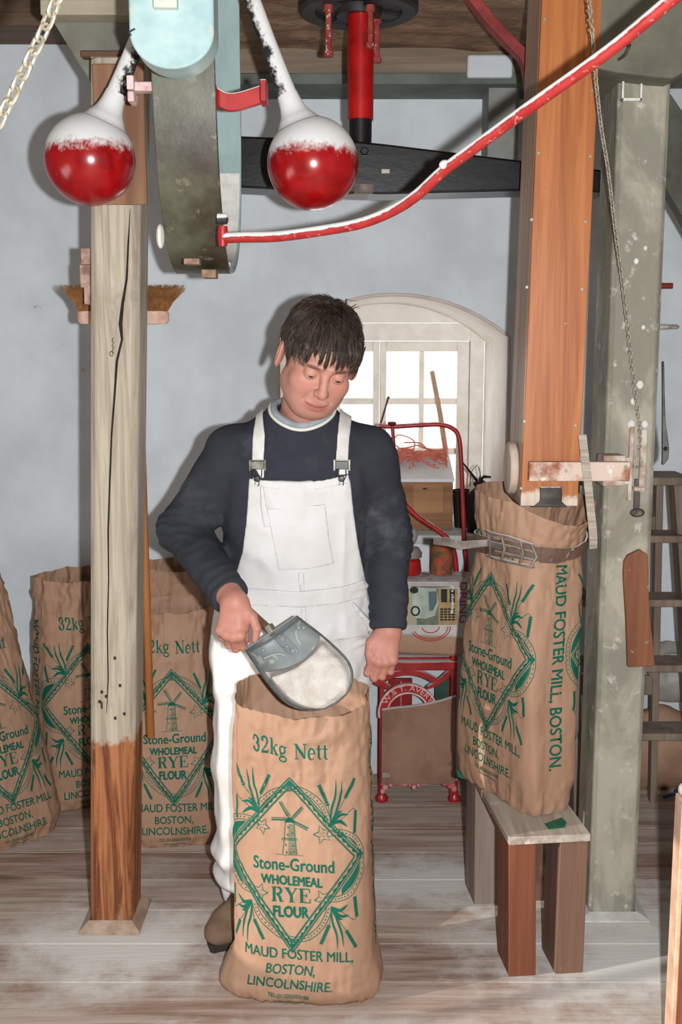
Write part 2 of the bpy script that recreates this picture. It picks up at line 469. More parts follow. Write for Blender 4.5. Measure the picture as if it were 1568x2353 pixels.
def skirting(t, cx, y0, w, d, fl_, h, m):
    """four mitred, sloping boards round the foot of a post"""
    x0, x1, y1 = cx - w / 2, cx + w / 2, y0 + d
    C0 = [(x0, y0), (x1, y0), (x1, y1), (x0, y1)]
    D = [(-1, -1), (1, -1), (1, 1), (-1, 1)]
    for i in range(4):
        j = (i + 1) % 4
        a, b = C0[i], C0[j]; A_ = (a[0] + D[i][0] * fl_, a[1] + D[i][1] * fl_); B2 = (b[0] + D[j][0] * fl_, b[1] + D[j][1] * fl_)
        mb = MB().add([(a[0], a[1], 0.001), (b[0], b[1], 0.001), (B2[0], B2[1], 0.001), (A_[0], A_[1], 0.001),
                       (a[0], a[1], h), (b[0], b[1], h), (B2[0], B2[1], 0.008), (A_[0], A_[1], 0.008)],
                      [(0, 3, 2, 1), (4, 5, 6, 7), (0, 1, 5, 4), (1, 2, 6, 5), (2, 3, 7, 6), (3, 0, 4, 7)])
        obj('skirting', mb, m, t, bev=0.001, seg=1)
LX0, LX1, LY = -0.640, -0.556, 2.815
pt = thing('timber_post', 'tall wooden post, whitish paint above and bare brown wood at its foot, at left', 'post', (LX0, LY + 0.07, 0))
obj('shaft', ngon_prism(chamfer_ring(LX0, LY, 0.120, 0.145, 0.016, 0.0, 0.020), chamfer_ring(LX1, LY, 0.128, 0.145, 0.016, 2.31, 0.020)), post_m, pt, bev=0.003, seg=1, smooth=False)
skirt_m = mat('dusty skirting', (178, 158, 140), (150, 124, 104), scale=20, rough=0.8)
skirting(pt, LX0, LY, 0.120, 0.145, 0.024, 0.033, skirt_m)
# long drying crack, inset splits
ck = MB()
cpts = [(300, 480, 0), (296, 560, 4), (291, 640, 5), (283, 700, 7), (277, 745, 9), (281, 780, 5), (270, 830, 6), (264, 900, 5), (258, 1000, 4), (253, 1100, 4), (250, 1220, 4), (251, 1330, 3), (247, 1450, 3), (248, 1560, 3), (246, 1640, 1)]
vv = []
for px, py, w in cpts:
    jit = random.uniform(-1.5, 1.5)
    for s_ in (-1, 1):
        p = P(px + jit + s_ * max(w, 1) / 2, py, LY); vv.append((p.x, LY - 0.0006, p.z))
ck.add(vv, [(2 * i, 2 * i + 1, 2 * i + 3, 2 * i + 2) for i in range(len(cpts) - 1)])
obj('crack', ck, mat('deep crack', (52, 44, 38), (30, 26, 24), scale=60, rough=1), pt, smooth=False, label='dark crack')
rust = mat('rusty iron', (72, 54, 46), (48, 38, 34), scale=40, rough=0.7)
for px, py in ((229, 1612), (234, 1590), (244, 1600), (264, 1512), (265, 1650), (286, 1640), (276, 1575)):
    p = P(px, py, LY); obj('nail_head', MB().ell((p.x, LY - 0.001, p.z), (0.004, 0.004, 0.005), 8, 6), rust, pt)
p = P(231, 1610, LY); obj('nail', MB().tube([(p.x, LY + 0.01, p.z), (p.x + 0.008, LY - 0.02, p.z - 0.014)], 0.0024, 6), rust, pt)
sg = MB()
for i in range(6):
    p = P(259 + (0 if i % 2 else 3), 812 - i * 6, LY); q = P(257 + (3 if i % 2 else 0), 806 - i * 6, LY)
    sg.tube([(p.x, LY - 0.0006, p.z), (q.x, LY - 0.0006, q.z)], 0.0011, 5)
p = P(256, 813, LY); sg.tube([(p.x + 0.004 * math.cos(a), LY - 0.0006, p.z + 0.006 * math.sin(a)) for a in [i * 0.6 for i in range(11)]], 0.001, 5)
obj('signature', sg, mat('green ink', (52, 84, 40), rough=0.8), pt, label='small green handwritten signature')

# wedge-shaped board under the beam at the head of the left post, beam end above
wedge_m = mat('grey green board', (132, 132, 120), (106, 102, 92), scale=7, rough=0.8)
bk = thing('beam_bracket', 'grey wedge-shaped bracket board above the head of the left post', 'bracket', tuple(P(215, 210, 2.99)))
pts = [P(108, -60, 2.97), P(470, -60, 2.97), P(470, 175, 2.97), P(300, 175, 2.97), P(222, 175, 2.97), P(215, 200, 2.97), P(118, 44, 2.97)]
pts = [Vector((p.x, 2.97, p.z)) for p in pts]
obj('board', MB().prism(pts, (0, 0.09, 0)), wedge_m, bk, bev=0.003, smooth=False)
a, b = P(100, 42, 2.93), P(470, 18, 2.93)
obj('ledge', MB().box((a.x, 2.90, a.z), (b.x, 2.97, b.z + 0.012)), mat('pale board', (176, 166, 146), (150, 140, 120), scale=6, rough=0.75), bk, bev=0.003)
a, b = P(186, 132, 2.94), P(300, 116, 2.94)
obj('moulding', MB().box((a.x, 2.935, a.z), (b.x, 2.97, b.z)), wood('warm brown trim', (120, 88, 62), (92, 66, 46), 'x'), bk, bev=0.004)
a, b = P(212, 140, 2.92), P(298, 134, 2.92)
obj('cap', MB().box((a.x, 2.90, a.z), (b.x, 2.97, b.z)), MATS['pale board'], bk, bev=0.002)
# brown upper facing on the post head
pk = thing('post_head_board', 'warm brown facing board at the head of the left post behind the left ball', 'board', tuple(P(240, 460, 2.80)))
a, b = P(222, 470, LY - 0.012), P(330, 146, LY - 0.012)
obj('facing', MB().box((a.x, LY - 0.014, a.z), (b.x, LY - 0.001, b.z)), wood('reddish brown board', (150, 112, 86), (120, 84, 62), 'z'), pk, bev=0.003)

# right-hand post ------------------------------------------------------------------------------
gp_m = mat('grey green flaking paint', (172, 166, 150), (136, 133, 119), scale=6, rough=0.85, bump=0.004, bscale=30, stretch=(1, 1, 0.5),
           spots=(22, 0.57, (196, 192, 182), 0.14), dist=0.5, contrast=(0.4, 0.6))
RX, RY, RW, RD = 0.772, 2.885, 0.134, 0.19
rp = thing('timber_post', 'massive grey-green flaking post at right with a tall brown tongue board', 'post', (RX, RY + 0.09, 0))
obj('shaft', ngon_prism(chamfer_ring(RX, RY, RW, RD, 0.014, 0), chamfer_ring(RX, RY, RW, RD, 0.014, 2.36)), gp_m, rp, bev=0.003, seg=1, smooth=False)
skirting(rp, RX, RY, RW, RD, 0.03, 0.02, mat('flour covered skirting', (205, 204, 198), (180, 176, 168), scale=20, rough=0.9))
# tongue-topped brown board screwed to it
tb = [P(1432, 1288, RY), P(1440, 1274, RY), P(1468, 1260, RY), P(1486, 1272, RY), P(1490, 1400, RY), P(1503, 1528, RY), P(1440, 1530, RY), P(1436, 1420, RY), P(1430, 1320, RY)]
obj('tongue_board', MB().prism([(p.x, RY, p.z) for p in tb], (0, -0.016, 0)), wood('brown tongue wood', (136, 88, 62), (112, 68, 46), 'z', spots=(40, 0.66, (190, 170, 156))), rp, bev=0.003, smooth=False, label='brown board with a rounded top')
# slotted cleat boards, hook and keyhole plate near the chain's end
cl = MB()
for x0, x1, y0, y1 in ((1398, 1447, 1050, 1112), (1440, 1457, 980, 1150), (1466, 1487, 985, 1130)):
    a, b = P(x0, y1, RY), P(x1, y0, RY)
    cl.box((a.x, RY - 0.012, a.z), (b.x, RY + 0.001, b.z))
obj('cleat', cl, mat('flour caked wood', (206, 198, 188), (160, 128, 108), scale=24, rough=0.9), rp, bev=0.003)
lump_m = mat('packed flour', (226, 224, 218), (205, 202, 196), scale=40, rough=0.95)
for px, py, r in ((1451, 975, 0.011), (1482, 975, 0.010), (1471, 884, 0.010), (1455, 922, 0.008), (1478, 752, 0.006), (1462, 600, 0.007), (1483, 570, 0.006)):
    p = P(px, py, RY); obj('flour_lump', MB().ell((p.x, RY - 0.003, p.z), (r, 0.007, r * 1.2), 10, 6), lump_m, rp, label='lump of caked flour')
a = P(1465, 1178, RY)
kp = MB(); kp.lathe([(0.0001, 0.004), (0.012, 0.006), (0.019, 0.002), (0.021, 0)], Matrix.Translation((a.x, RY, a.z)) @ Matrix.Rotation(math.pi / 2, 4, 'X') @ Matrix.Diagonal((1, 0.62, 1, 1)), 20)
a0, a1 = P(1458, 1100, RY), P(1464, 1168, RY)
kp.box((a0.x, RY - 0.008, a1.z), (a0.x + 0.016, RY, a0.z)); 
obj('latch_plate', kp, mat('dull iron', (104, 98, 92), (78, 72, 68), scale=30, rough=0.55, metallic=0.5), rp, bev=0.001)
a = P(1458, 1122, RY); obj('peg', MB().tube([(a.x, RY, a.z), (a.x - 0.002, RY - 0.03, a.z + 0.002), (a.x + 0.018, RY - 0.04, a.z + 0.004)], [0.007, 0.007, 0.005], 8), MATS['flour caked wood'], rp)
# beam over the right post, with staple hook
cb = thing('cross_beam', 'heavy grey-green beam crossing over the head of the right post', 'beam', tuple(P(1470, 165, 2.83)))
bz = P(1470, 168, 2.80).z
xL = P(1372, 150, 2.80).x
prof = [(xL, bz + 0.012), (xL + 0.05, bz + 0.002), (xL + 0.15, bz - 0.01), (xL + 0.19, bz - 0.012), (xL + 0.27, bz + 0.03), (1.6, bz + 0.035), (1.6, 2.77), (xL, 2.77)]
obj('timber', MB().prism([(x, 2.80, z) for x, z in prof], (0, 0.30, 0)), mat('grey green beam paint', (118, 116, 100), (92, 90, 80), scale=6, rough=0.8, bump=0.003), cb, bev=0.006, smooth=False)
a = P(1434, 125, 2.80)
obj('staple', MB().tube(spline([(a.x - 0.012, 2.80, a.z - 0.012), (a.x - 0.004, 2.77, a.z - 0.008), (a.x + 0.005, 2.765, a.z + 0.012), (a.x + 0.008, 2.80, a.z + 0.02)], 6), 0.0036, 8), MATS['dull iron'], cb)
a, b = P(1447, 216, 2.8), P(1497, 160, 2.8)
fm = MB(); r_ = 0.003
fm.box((a.x, RY - 0.012, a.z), (b.x, RY + 0.001, a.z + 0.007)); fm.box((b.x - 0.005, RY - 0.012, a.z), (b.x, RY + 0.001, a.z + 0.055)); fm.box((a.x, RY - 0.012, a.z), (a.x + 0.005, RY + 0.001, a.z + 0.05))
obj('rebate_frame', fm, MATS['packed flour'], rp, bev=0.001)
# slanting brace beyond the right post
br = thing('slanting_brace', 'dark grey brace board slanting down behind the right post', 'brace', tuple(P(1540, 400, 3.3)))
q = [P(1490, 140, 3.2), P(1600, 300, 3.2), P(1640, 620, 3.2), P(1490, 360, 3.2)]
obj('board', MB().prism([(p.x, 3.2, p.z) for p in q], (0, 0.06, 0)), mat('dark green grey paint', (92, 94, 84), (68, 66, 58), scale=7, rough=0.8), br, bev=0.003, smooth=False)
# black beam carrying the red shaft
bbm = thing('black_beam', 'black tarred cross beam under the red shaft', 'beam', (0.2, 3.17, 2.1))
black_m = mat('black tar paint', (15, 15, 16), (9, 9, 10), scale=14, rough=0.30, bump=0.0006, bscale=26, stretch=(0.5, 1, 1), spec=0.4)
BY = 3.12
pl = [(540, 312), (700, 318), (800, 322), (880, 330), (1195, 368), (1400, 392)]
pb = [(540, 430), (700, 438), (790, 444), (880, 446), (1195, 438), (1400, 442)]
V = []
for (x, yt), (x2, yb) in zip(pl, pb):
    a, b = P(x, yt, BY), P(x2, yb, BY)
    V += [(a.x, BY, a.z), (a.x, BY + 0.14, a.z), (a.x, BY + 0.14, b.z), (a.x, BY, b.z)]
F = [(0, 1, 2, 3), tuple(4 * 5 + i for i in (3, 2, 1, 0))]
for i in range(5):
    for k in range(4): F.append((4 * i + k, 4 * i + (k + 1) % 4, 4 * i + 4 + (k + 1) % 4, 4 * i + 4 + k))
obj('timber', MB().add(V, F), black_m, bbm, bev=0.006, smooth=False)
a = P(836, 447, BY + 0.06)
obj('bearing_plate', MB().lathe([(0.062, a.z - 0.006), (0.066, a.z), (0.066, a.z + 0.02)], Matrix.Translation((a.x, BY + 0.06, 0)), 28), mat('worn bearing iron', (120, 104, 96), (80, 70, 66), scale=20, rough=0.5), bbm)
a = P(887, 395, BY); obj('bolt', MB().box((a.x - 0.012, BY - 0.008, a.z - 0.005), (a.x + 0.010, BY, a.z + 0.006)), mat('pale bolt', (176, 170, 156), rough=0.6), bbm)
a = P(838, 348, BY); obj('bolt', MB().bolt((a.x, BY, a.z), (0, -1, 0), 0.012, 0.01), black_m, bbm)

# red vertical shaft with black disc flange
red_m = mat('red gloss paint', (182, 22, 22), (140, 12, 14), scale=12, rough=0.3, spec=0.5, spots=(16, 0.68, (40, 22, 22)))
SX = P(829, 200, BY + 0.07).x; SY = BY + 0.07
ztop = P(830, 336, SY).z
sh = thing('drive_shaft', 'red upright drive shaft standing on the black beam', 'shaft', (SX, SY, ztop - 0.01))
obj('shaft', MB().lathe([(0.036, ztop + 0.07), (0.037, 2.40), (0.0375, 2.80)], Matrix.Translation((SX, SY, 0)), 32), red_m, sh)
obj('collar', MB().lathe([(0.031, ztop - 0.02), (0.032, ztop + 0.07), (0.0365, ztop + 0.072)], Matrix.Translation((SX, SY, 0)), 32), mat('black shaft paint', (30, 28, 28), (20, 18, 18), scale=10, rough=0.4), sh)
dz = P(820, 20, SY).z
dk = thing('iron_disc', 'black iron disc with bolts round the top of the red shaft', 'disc', (SX, SY, dz - 0.02))
blk2 = mat('black iron', (52, 50, 48), (34, 32, 32), scale=12, rough=0.5, bump=0.001)
Mx = Matrix.Translation((SX - 0.006, SY, dz))
obj('disc_rim', MB().lathe([(0.118, 0.0), (0.122, -0.012), (0.158, -0.014), (0.166, -0.006), (0.166, 0.012), (0.118, 0.012)], Mx, 48), blk2, dk)
hb_ = MB().lathe([(0.04, -0.02), (0.062, -0.022), (0.066, 0.0), (0.066, 0.02), (0.04, 0.02)], Mx, 32)
for i in range(4):
    a = i * math.pi / 2 + 0.5
    hb_.box((0.055, -0.02, -0.010), (0.122, 0.02, 0.004), Mx @ Matrix.Rotation(a, 4, 'Z'))
obj('hub', hb_, blk2, dk)
dusty_red = mat('dusty red bolt', (160, 70, 62), (130, 46, 42), scale=40, rough=0.7, spots=(60, 0.6, (206, 180, 170)))
for px, yt, yb in ((755, 60, 132), (851, 35, 112), (866, 75, 145)):
    t0, b0 = P(px, yt, SY - 0.07 if px != 866 else SY + 0.03), P(px, yb, SY - 0.07 if px != 866 else SY + 0.03)
    yy = t0.y
    mb = MB().lathe([(0.0001, b0.z), (0.013, b0.z + 0.001), (0.014, b0.z + 0.014), (0.0085, b0.z + 0.016), (0.0085, dz - 0.03), (0.013, dz - 0.028), (0.013, dz - 0.012)], Matrix.Translation((b0.x, yy, 0)), 8)
    obj('hanging_bolt', mb, dusty_red, dk, label='dusty red hanging bolt')
# red bent flat bar at upper right
a0 = [P(1050, -40, 3.10), P(1110, 40, 3.10), P(1165, 100, 3.10), P(1200, 140, 3.10), P(1210, 200, 3.10)]
rb = MB()
pts = spline(a0, 8); V = []
for p in pts:
    V += [(p.x, p.y, p.z), (p.x + 0.026, p.y, p.z + 0.012), (p.x + 0.026, p.y + 0.05, p.z + 0.012), (p.x, p.y + 0.05, p.z)]
n = len(pts); F = [(0, 1, 2, 3), tuple(4 * (n - 1) + i for i in (3, 2, 1, 0))]
for i in range(n - 1):
    for k in range(4): F.append((4 * i + k, 4 * i + (k + 1) % 4, 4 * i + 4 + (k + 1) % 4, 4 * i + 4 + k))
rb.add(V, F)
tag(obj('bent_bar', rb, mat('dusty dark red paint', (150, 60, 56), (112, 36, 34), scale=14, rough=0.55, dust=0.75), bev=0.002, smooth=False), 'dusty dark red bent bar reaching down to the orange chute', 'bar')

# ================================================================ GOVERNOR, GUARD, LEVER
def strip_loop(mb, prof, x0, x1, th):
    """closed band: profile (y,z) list swept between x0 and x1 with thickness"""
    n = len(prof); V = []
    c = (sum(p[0] for p in prof) / n, sum(p[1] for p in prof) / n)
    for i, (y, z) in enumerate(prof):
        a = prof[max(i - 1, 0)]; b = prof[min(i + 1, n - 1)]
        ty, tz = b[0] - a[0], b[1] - a[1]; l = math.hypot(ty, tz); ny, nz = tz / l * th, -ty / l * th
        if (c[0] - y) * ny + (c[1] - z) * nz < 0: ny, nz = -ny, -nz
        V += [(x0, y, z), (x1, y, z), (x1, y + ny, z + nz), (x0, y + ny, z + nz)]
    F = [(0, 1, 2, 3), tuple(4 * (n - 1) + i for i in (3, 2, 1, 0))]
    for i in range(n - 1):
        for k in range(4): F.append((4 * i + k, 4 * i + (k + 1) % 4, 4 * i + 4 + (k + 1) % 4, 4 * i + 4 + k))
    return mb.add(V, F)
GX0, GX1 = -0.412, -0.273
gy0, gy1 = 2.46, 3.10
zb_ = P(480, 628, 2.76).z
front = [(gy0, 2.72), (gy0, 2.45), (gy0 + 0.003, 2.30), (gy0 + 0.015, 2.17), (gy0 + 0.05, 2.02), (gy0 + 0.10, 1.92), (gy0 + 0.17, 1.84), (gy0 + 0.25, zb_ + 0.012), (gy0 + 0.32, zb_)]
back = [(gy1, 2.72), (gy1, 2.2), (gy1 - 0.005, 2.10), (gy1 - 0.04, 1.96), (gy1 - 0.12, 1.85), (gy1 - 0.22, zb_ + 0.015), (gy0 + 0.32, zb_)]
def sm2(pts): return [(p.y, p.z) for p in spline([(0, a, b) for a, b in pts], 6)]
gd = thing('wheel_guard', 'curved dark iron belt guard loop hanging from the ceiling between the red balls', 'guard', (-0.342, 2.78, zb_))
dark_iron = mat('dark oxidised sheet', (96, 98, 80), (52, 42, 30), scale=6, rough=0.42, bump=0.001, spec=0.5, spots=(26, 0.60, (120, 112, 92), 0.12))
obj('front_band', strip_loop(MB(), sm2(front), GX0, GX1, 0.010), dark_iron, gd, bev=0.002, angle=50)
blue_m = mat('faded blue green paint', (168, 192, 190), (140, 164, 160), scale=6, rough=0.7, spots=(12, 0.62, (196, 200, 192), 0.1), stretch=(1, 1, 0.4))
obj('back_band', strip_loop(MB(), sm2(back), GX0, GX1, 0.014), blue_m, gd, bev=0.002, angle=50, label='faded blue-green inner band')
# flour settled in the bottom of the loop
drift = [(y + (0.0), z + 0.014) for y, z in sm2(back)[14:]]
obj('flour_drift', strip_loop(MB(), drift, GX0 + 0.008, GX1 - 0.004, 0.014), MATS['packed flour'], gd, label='flour lying in the guard')
tan_m = mat('tan bolt', (150, 126, 104), (116, 88, 70), scale=50, rough=0.7)
a = P(445, 602, gy0 + 0.12); obj('bolt', MB().box((a.x - 0.018, a.y - 0.035, a.z - 0.008), (a.x + 0.018, a.y, a.z + 0.006)), tan_m, gd, bev=0.002)
obj('bolt', MB().box((a.x + 0.005, gy0 + 0.22, zb_ - 0.016), (a.x + 0.04, gy0 + 0.27, zb_ + 0.004)), tan_m, gd, bev=0.002)
rdust = mat('red paint under flour', (172, 34, 32), (146, 24, 24), scale=20, rough=0.45, dust=0.30, spec=0.5)
# red bracket on the right of the guard, pale bracket at left
bp = spline([P(487, 215, 2.52), P(500, 222, 2.50), P(520, 232, 2.50), P(545, 232, 2.50), P(580, 222, 2.50), P(610, 212, 2.50)], 5)
V = []
for i, p in enumerate(bp):
    h = 0.028 if i < 5 else 0.019
    V += [(p.x, p.y, p.z - h), (p.x, p.y + 0.02, p.z - h), (p.x, p.y + 0.02, p.z + h), (p.x, p.y, p.z + h)]
n = len(bp); F = [(0, 1, 2, 3), tuple(4 * (n - 1) + i for i in (3, 2, 1, 0))]
for i in range(n - 1):
    for k in range(4): F.append((4 * i + k, 4 * i + (k + 1) % 4, 4 * i + 4 + (k + 1) % 4, 4 * i + 4 + k))
mb = MB().add(V, F); a = P(604, 215, 2.5); mb.box((a.x - 0.004, 2.47, a.z - 0.022), (a.x + 0.010, 2.53, a.z + 0.024))
obj('bracket', mb, rdust, gd, bev=0.003, label='red dusty bracket')
a, b = P(301, 217, 2.52), P(316, 185, 2.52); a2, b2_ = P(303, 244, 2.52), P(317, 221, 2.52)
obj('catch', MB().box((a.x, 2.47, a.z), (b.x, 2.52, b.z)).box((a2.x, 2.47, a2.z), (b2_.x, 2.52, b2_.z)).box((b.x - 0.003, 2.485, a.z), (GX0 + 0.01, 2.515, b.z - 0.01)), mat('pink dusty block', (222, 206, 204), (196, 150, 146), scale=30, rough=0.8), gd, bev=0.002)
a = P(372, 545, 2.6)
obj('flour_clump', MB().ell((a.x, 2.58, a.z), (0.010, 0.02, 0.028), 10, 8), MATS['packed flour'], gd)

# rounded front board
fb = thing('rounded_board', 'pale blue-green board with rounded lower end in front of the belt guard', 'board', tuple(P(395, 190, 2.25)))
FY = 2.22
a, b = P(297, 80, FY), P(492, 80, FY); zb2 = P(395, 158, FY).z; R2 = (b.x - a.x) / 2; cxb = (a.x + b.x) / 2
pts = [(a.x, FY, 2.72)] + [(cxb + R2 * math.cos(math.pi + math.pi * i / 24), FY, zb2 + R2 * 0.85 + R2 * 0.85 * math.sin(math.pi + math.pi * i / 24)) for i in range(25)] + [(b.x, FY, 2.72)]
obj('board', MB().prism(pts, (0, 0.085, 0)), mat('pale turquoise paint', (176, 200, 198), (142, 174, 176), scale=9, rough=0.42, bump=0.0006, spots=(10, 0.58, (192, 186, 174), 0.1), spec=0.5), fb, bev=0.004, angle=50)
a, b = P(356, 24, FY), P(410, -6, FY)
obj('block', MB().box((a.x, FY - 0.02, a.z), (b.x, FY, b.z)), mat('cream block', (206, 208, 196), (176, 180, 168), scale=20, rough=0.8), fb, bev=0.002)
a = P(302, 78, FY); obj('wire_stub', MB().tube([(a.x, FY + 0.01, a.z - 0.004), (a.x - 0.002, FY - 0.012, a.z), (a.x + 0.01, FY - 0.016, a.z + 0.005)], 0.0018, 6), MATS['dull iron'], fb)

# governor: two flyballs on flour-dusted arms from a spindle inside the loop
gv = thing('governor', 'centrifugal governor with two flour-dusted red balls on slanting arms', 'governor', tuple(P(463, 476, 2.72)))
ball_m = mat('red ball paint under flour', (158, 13, 17), (126, 8, 11), scale=16, rough=0.22, dust=0.22, dustcol=(220, 219, 217), spec=0.5, spots=(24, 0.66, (168, 96, 92)))
arm_m = mat('black arm under flour', (44, 42, 42), (26, 26, 28), scale=60, rough=0.6, dustamp=2.0, dust=-0.12, dustcol=(220, 219, 217))
neck_m = mat('red neck caked with flour', (222, 221, 219), (214, 212, 210), scale=20, rough=0.9, spots=(30, 0.70, (160, 60, 56)))
apex = P(470, -300, 2.68)
for cpx, cpy, r, top in ((207, 367, 0.107, 0), (719, 376, 0.1085, 0)):
    c = P(cpx, cpy, 2.68); d = (apex - c).normalized()
    q = d.to_track_quat('Z', 'Y').to_matrix().to_4x4()
    M_ = Matrix.Translation(c) @ q
    prof = [(r * math.sin(math.pi * i / 40), -r * math.cos(math.pi * i / 40)) for i in range(0, 34)]
    prof[0] = (1e-5, prof[0][1])
    rr, zz = prof[-1]
    bo = obj('flyball', MB().lathe(prof, M_, 48), ball_m, gv, angle=60)
    nk = [(rr, zz), (rr * 0.88, zz + 0.007), (0.043, zz + 0.017), (0.034, zz + 0.030), (0.028, zz + 0.050), (0.0245, zz + 0.075)]
    obj('neck', MB().lathe([(p.x, p.z) for p in spline([(q_[0], 0, q_[1]) for q_ in nk], 3)], M_, 40), neck_m, gv, angle=60)
    L_ = (apex - c).length
    obj('arm', MB().lathe([(0.0235, zz + 0.07), (0.021, zz + 0.12), (0.019, zz + 0.2), (0.018, L_ - 0.02)], M_, 20), arm_m, gv)
obj('spindle', MB().tube([apex - Vector((0, 0, 0.10)), apex + Vector((0, 0, 0.2))], 0.03, 16), blk2, gv)

# long red lever rod
rod_pts = spline([P(515, 547, 2.50), P(560, 545, 2.48), P(640, 543, 2.45), P(740, 530, 2.41), P(830, 513, 2.37), P(905, 483, 2.33), P(960, 447, 2.29), P(1025, 388, 2.24), P(1120, 318, 2.17), P(1220, 245, 2.10), P(1400, 117, 2.0), P(1540, 2, 1.93), P(1640, -80, 1.88)], 8)
lv = thing('lever_rod', 'long bent red rod dusted with flour rising from the guard to upper right', 'rod', tuple(P(515, 547, 2.5)))
obj('rod', MB().tube(rod_pts, 0.0118, 14), mat('red rod paint under flour', (170, 50, 46), (150, 24, 24), scale=30, rough=0.4, spots=(60, 0.56, (205, 150, 146), 0.15), dust=0.10, spec=0.5), lv, angle=60)
a, b = P(512, 520, 2.5), P(512, 566, 2.5)
obj('knuckle', MB().tube([b, (a + b) / 2 , a], [0.010, 0.012, 0.011], 12), rdust, lv)
a = P(510, 503, 2.52); obj('pivot', MB().tube([(a.x - 0.010, 2.52, a.z), (a.x + 0.010, 2.52, a.z)], [0.012, 0.012], 14).ell((a.x + 0.010, 2.52, a.z), (0.005, 0.012, 0.012), 12, 8), mat('black pivot under flour', (52, 50, 48), rough=0.6, dust=0.1), lv)
a = P(1022, 380, 2.24); obj('knot', MB().ell((a.x, 2.235, a.z), (0.012, 0.012, 0.010), 10, 8), MATS['packed flour'], lv)

# chains --------------------------------------------------------------------------------------
def link_mesh(L, W, r):
    pts = []
    for i in range(8): a = math.pi * i / 7; pts.append((W / 2 * math.cos(a), 0, L / 2 - W / 2 + W / 2 * math.sin(a)))
    for i in range(8): a = math.pi + math.pi * i / 7; pts.append((W / 2 * math.cos(a), 0, -L / 2 + W / 2 + W / 2 * math.sin(a)))
    return mesh_from('link', MB().tube(pts, r, 6, close=True))
def chain(t, path, pitch, L, W, r, m, rotp=math.pi / 2, base=0.4):
    me = link_mesh(L, W, r); me.materials.append(m)
    pts = [Vector(p) for p in path]; cum = [0]
    for a, b in zip(pts[:-1], pts[1:]): cum.append(cum[-1] + (b - a).length)
    s_ = 0; i = 0; k = 0
    while s_ < cum[-1]:
        while s_ > cum[i + 1]: i += 1
        f = (s_ - cum[i]) / (cum[i + 1] - cum[i]); p = pts[i].lerp(pts[i + 1], f); d = (pts[i + 1] - pts[i]).normalized()
        M_ = Matrix.Translation(p - root_of(t).location) @ d.to_track_quat('Z', 'Y').to_matrix().to_4x4() @ Matrix.Rotation(base + rotp * k, 4, 'Z')
        inst('link', me, t, M_); s_ += pitch; k += 1
ch = thing('chain', 'pale bright metal chain hanging at the top left corner', 'chain', tuple(P(-5, 290, 1.6)))
steel = mat('galvanised steel', (205, 198, 180), (160, 150, 130), scale=40, rough=0.35, metallic=0.55)
chain(ch, spline([P(146, -45, 1.6), P(112, 45, 1.6), P(72, 130, 1.6), P(35, 205, 1.6), P(-8, 290, 1.6), P(-30, 330, 1.6)], 6), 0.0190, 0.0265, 0.0150, 0.0029, steel)
c2 = thing('chain', 'thin dusty chain hanging down in front of the right post', 'chain', tuple(P(1465, 1010, 2.80)))
thin = mat('dusty chain iron', (190, 182, 166), (120, 112, 102), scale=60, rough=0.55, metallic=0.2)
cp = spline([P(1351, -30, 2.60), P(1363, 90, 2.60), P(1370, 180, 2.66), P(1382, 290, 2.70), P(1398, 390, 2.74), P(1416, 540, 2.79), P(1436, 690, 2.83), P(1452, 830, 2.85), P(1464, 930, 2.86), P(1472, 1000, 2.866), P(1468, 1040, 2.866)], 6)
chain(c2, cp, 0.0105, 0.0145, 0.0085, 0.0016, thin)
a = P(1467, 1062, 2.866)
obj('hook', MB().tube([(a.x + 0.011 * math.sin(t), 2.866, a.z + 0.016 * math.cos(t)) for t in [i * 2 * math.pi / 12 for i in range(12)]], 0.0022, 6, close=True).tube([(a.x - 0.012, 2.866, a.z - 0.012), (a.x + 0.014, 2.866, a.z - 0.012)], 0.003, 6), thin, c2)
# ================================================================ CHUTE AND BENCH
ct = thing('flour_chute', 'tall orange wooden chute coming down into the brown flour sack on the bench', 'chute', (0.553, 2.915, 1.19))
CY = 2.80; CB = P(1260, 1163, CY).z
c0, c1, d0, d1 = P(1197, 1150, CY).x, P(1329, 1150, CY).x, P(1246, 5, CY).x, P(1384, 5, CY).x
def chz(z): return (z - CB) / (2.44 - CB)
def cx0(z): return c0 + (d0 - c0) * chz(z)
def cx1(z): return c1 + (d1 - c1) * chz(z)
ZT = 2.76
orange = mat('orange varnished pine', (214, 204, 192), (196, 168, 142), zmix=(0.035, 0.16, (182, 112, 60), (150, 84, 42)), scale=1.3, rough=0.42, stretch=(22, 22, 0.9), dist=1.2, bump=0.0005, spec=0.4, spots=(30, 0.70, (214, 176, 140)))
side_w = wood('grey pink pine', (190, 168, 150), (160, 130, 108), 'z')
mb = MB(); mb.hexa([(cx0(CB), CY, CB), (cx1(CB), CY, CB), (cx1(CB), CY + 0.018, CB), (cx0(CB), CY + 0.018, CB), (cx0(ZT), CY, ZT), (cx1(ZT), CY, ZT), (cx1(ZT), CY + 0.018, ZT), (cx0(ZT), CY + 0.018, ZT)])
obj('front_board', mb, orange, ct, bev=0.002)
for nm, xf, dx in (('side_board', cx0, 0.018), ('side_board', cx1, -0.018)):
    a = 0 if dx > 0 else dx; b = dx if dx > 0 else 0; ya = CY + 0.0182
    mb = MB(); mb.hexa([(xf(CB) + a, ya, CB), (xf(CB) + b, ya, CB), (xf(CB) + b, CY + 0.22, CB), (xf(CB) + a, CY + 0.22, CB), (xf(ZT) + a, ya, ZT), (xf(ZT) + b, ya, ZT), (xf(ZT) + b, CY + 0.22, ZT), (xf(ZT) + a, CY + 0.22, ZT)])
    obj(nm, mb, side_w, ct, bev=0.002, label='grey dusty side board')
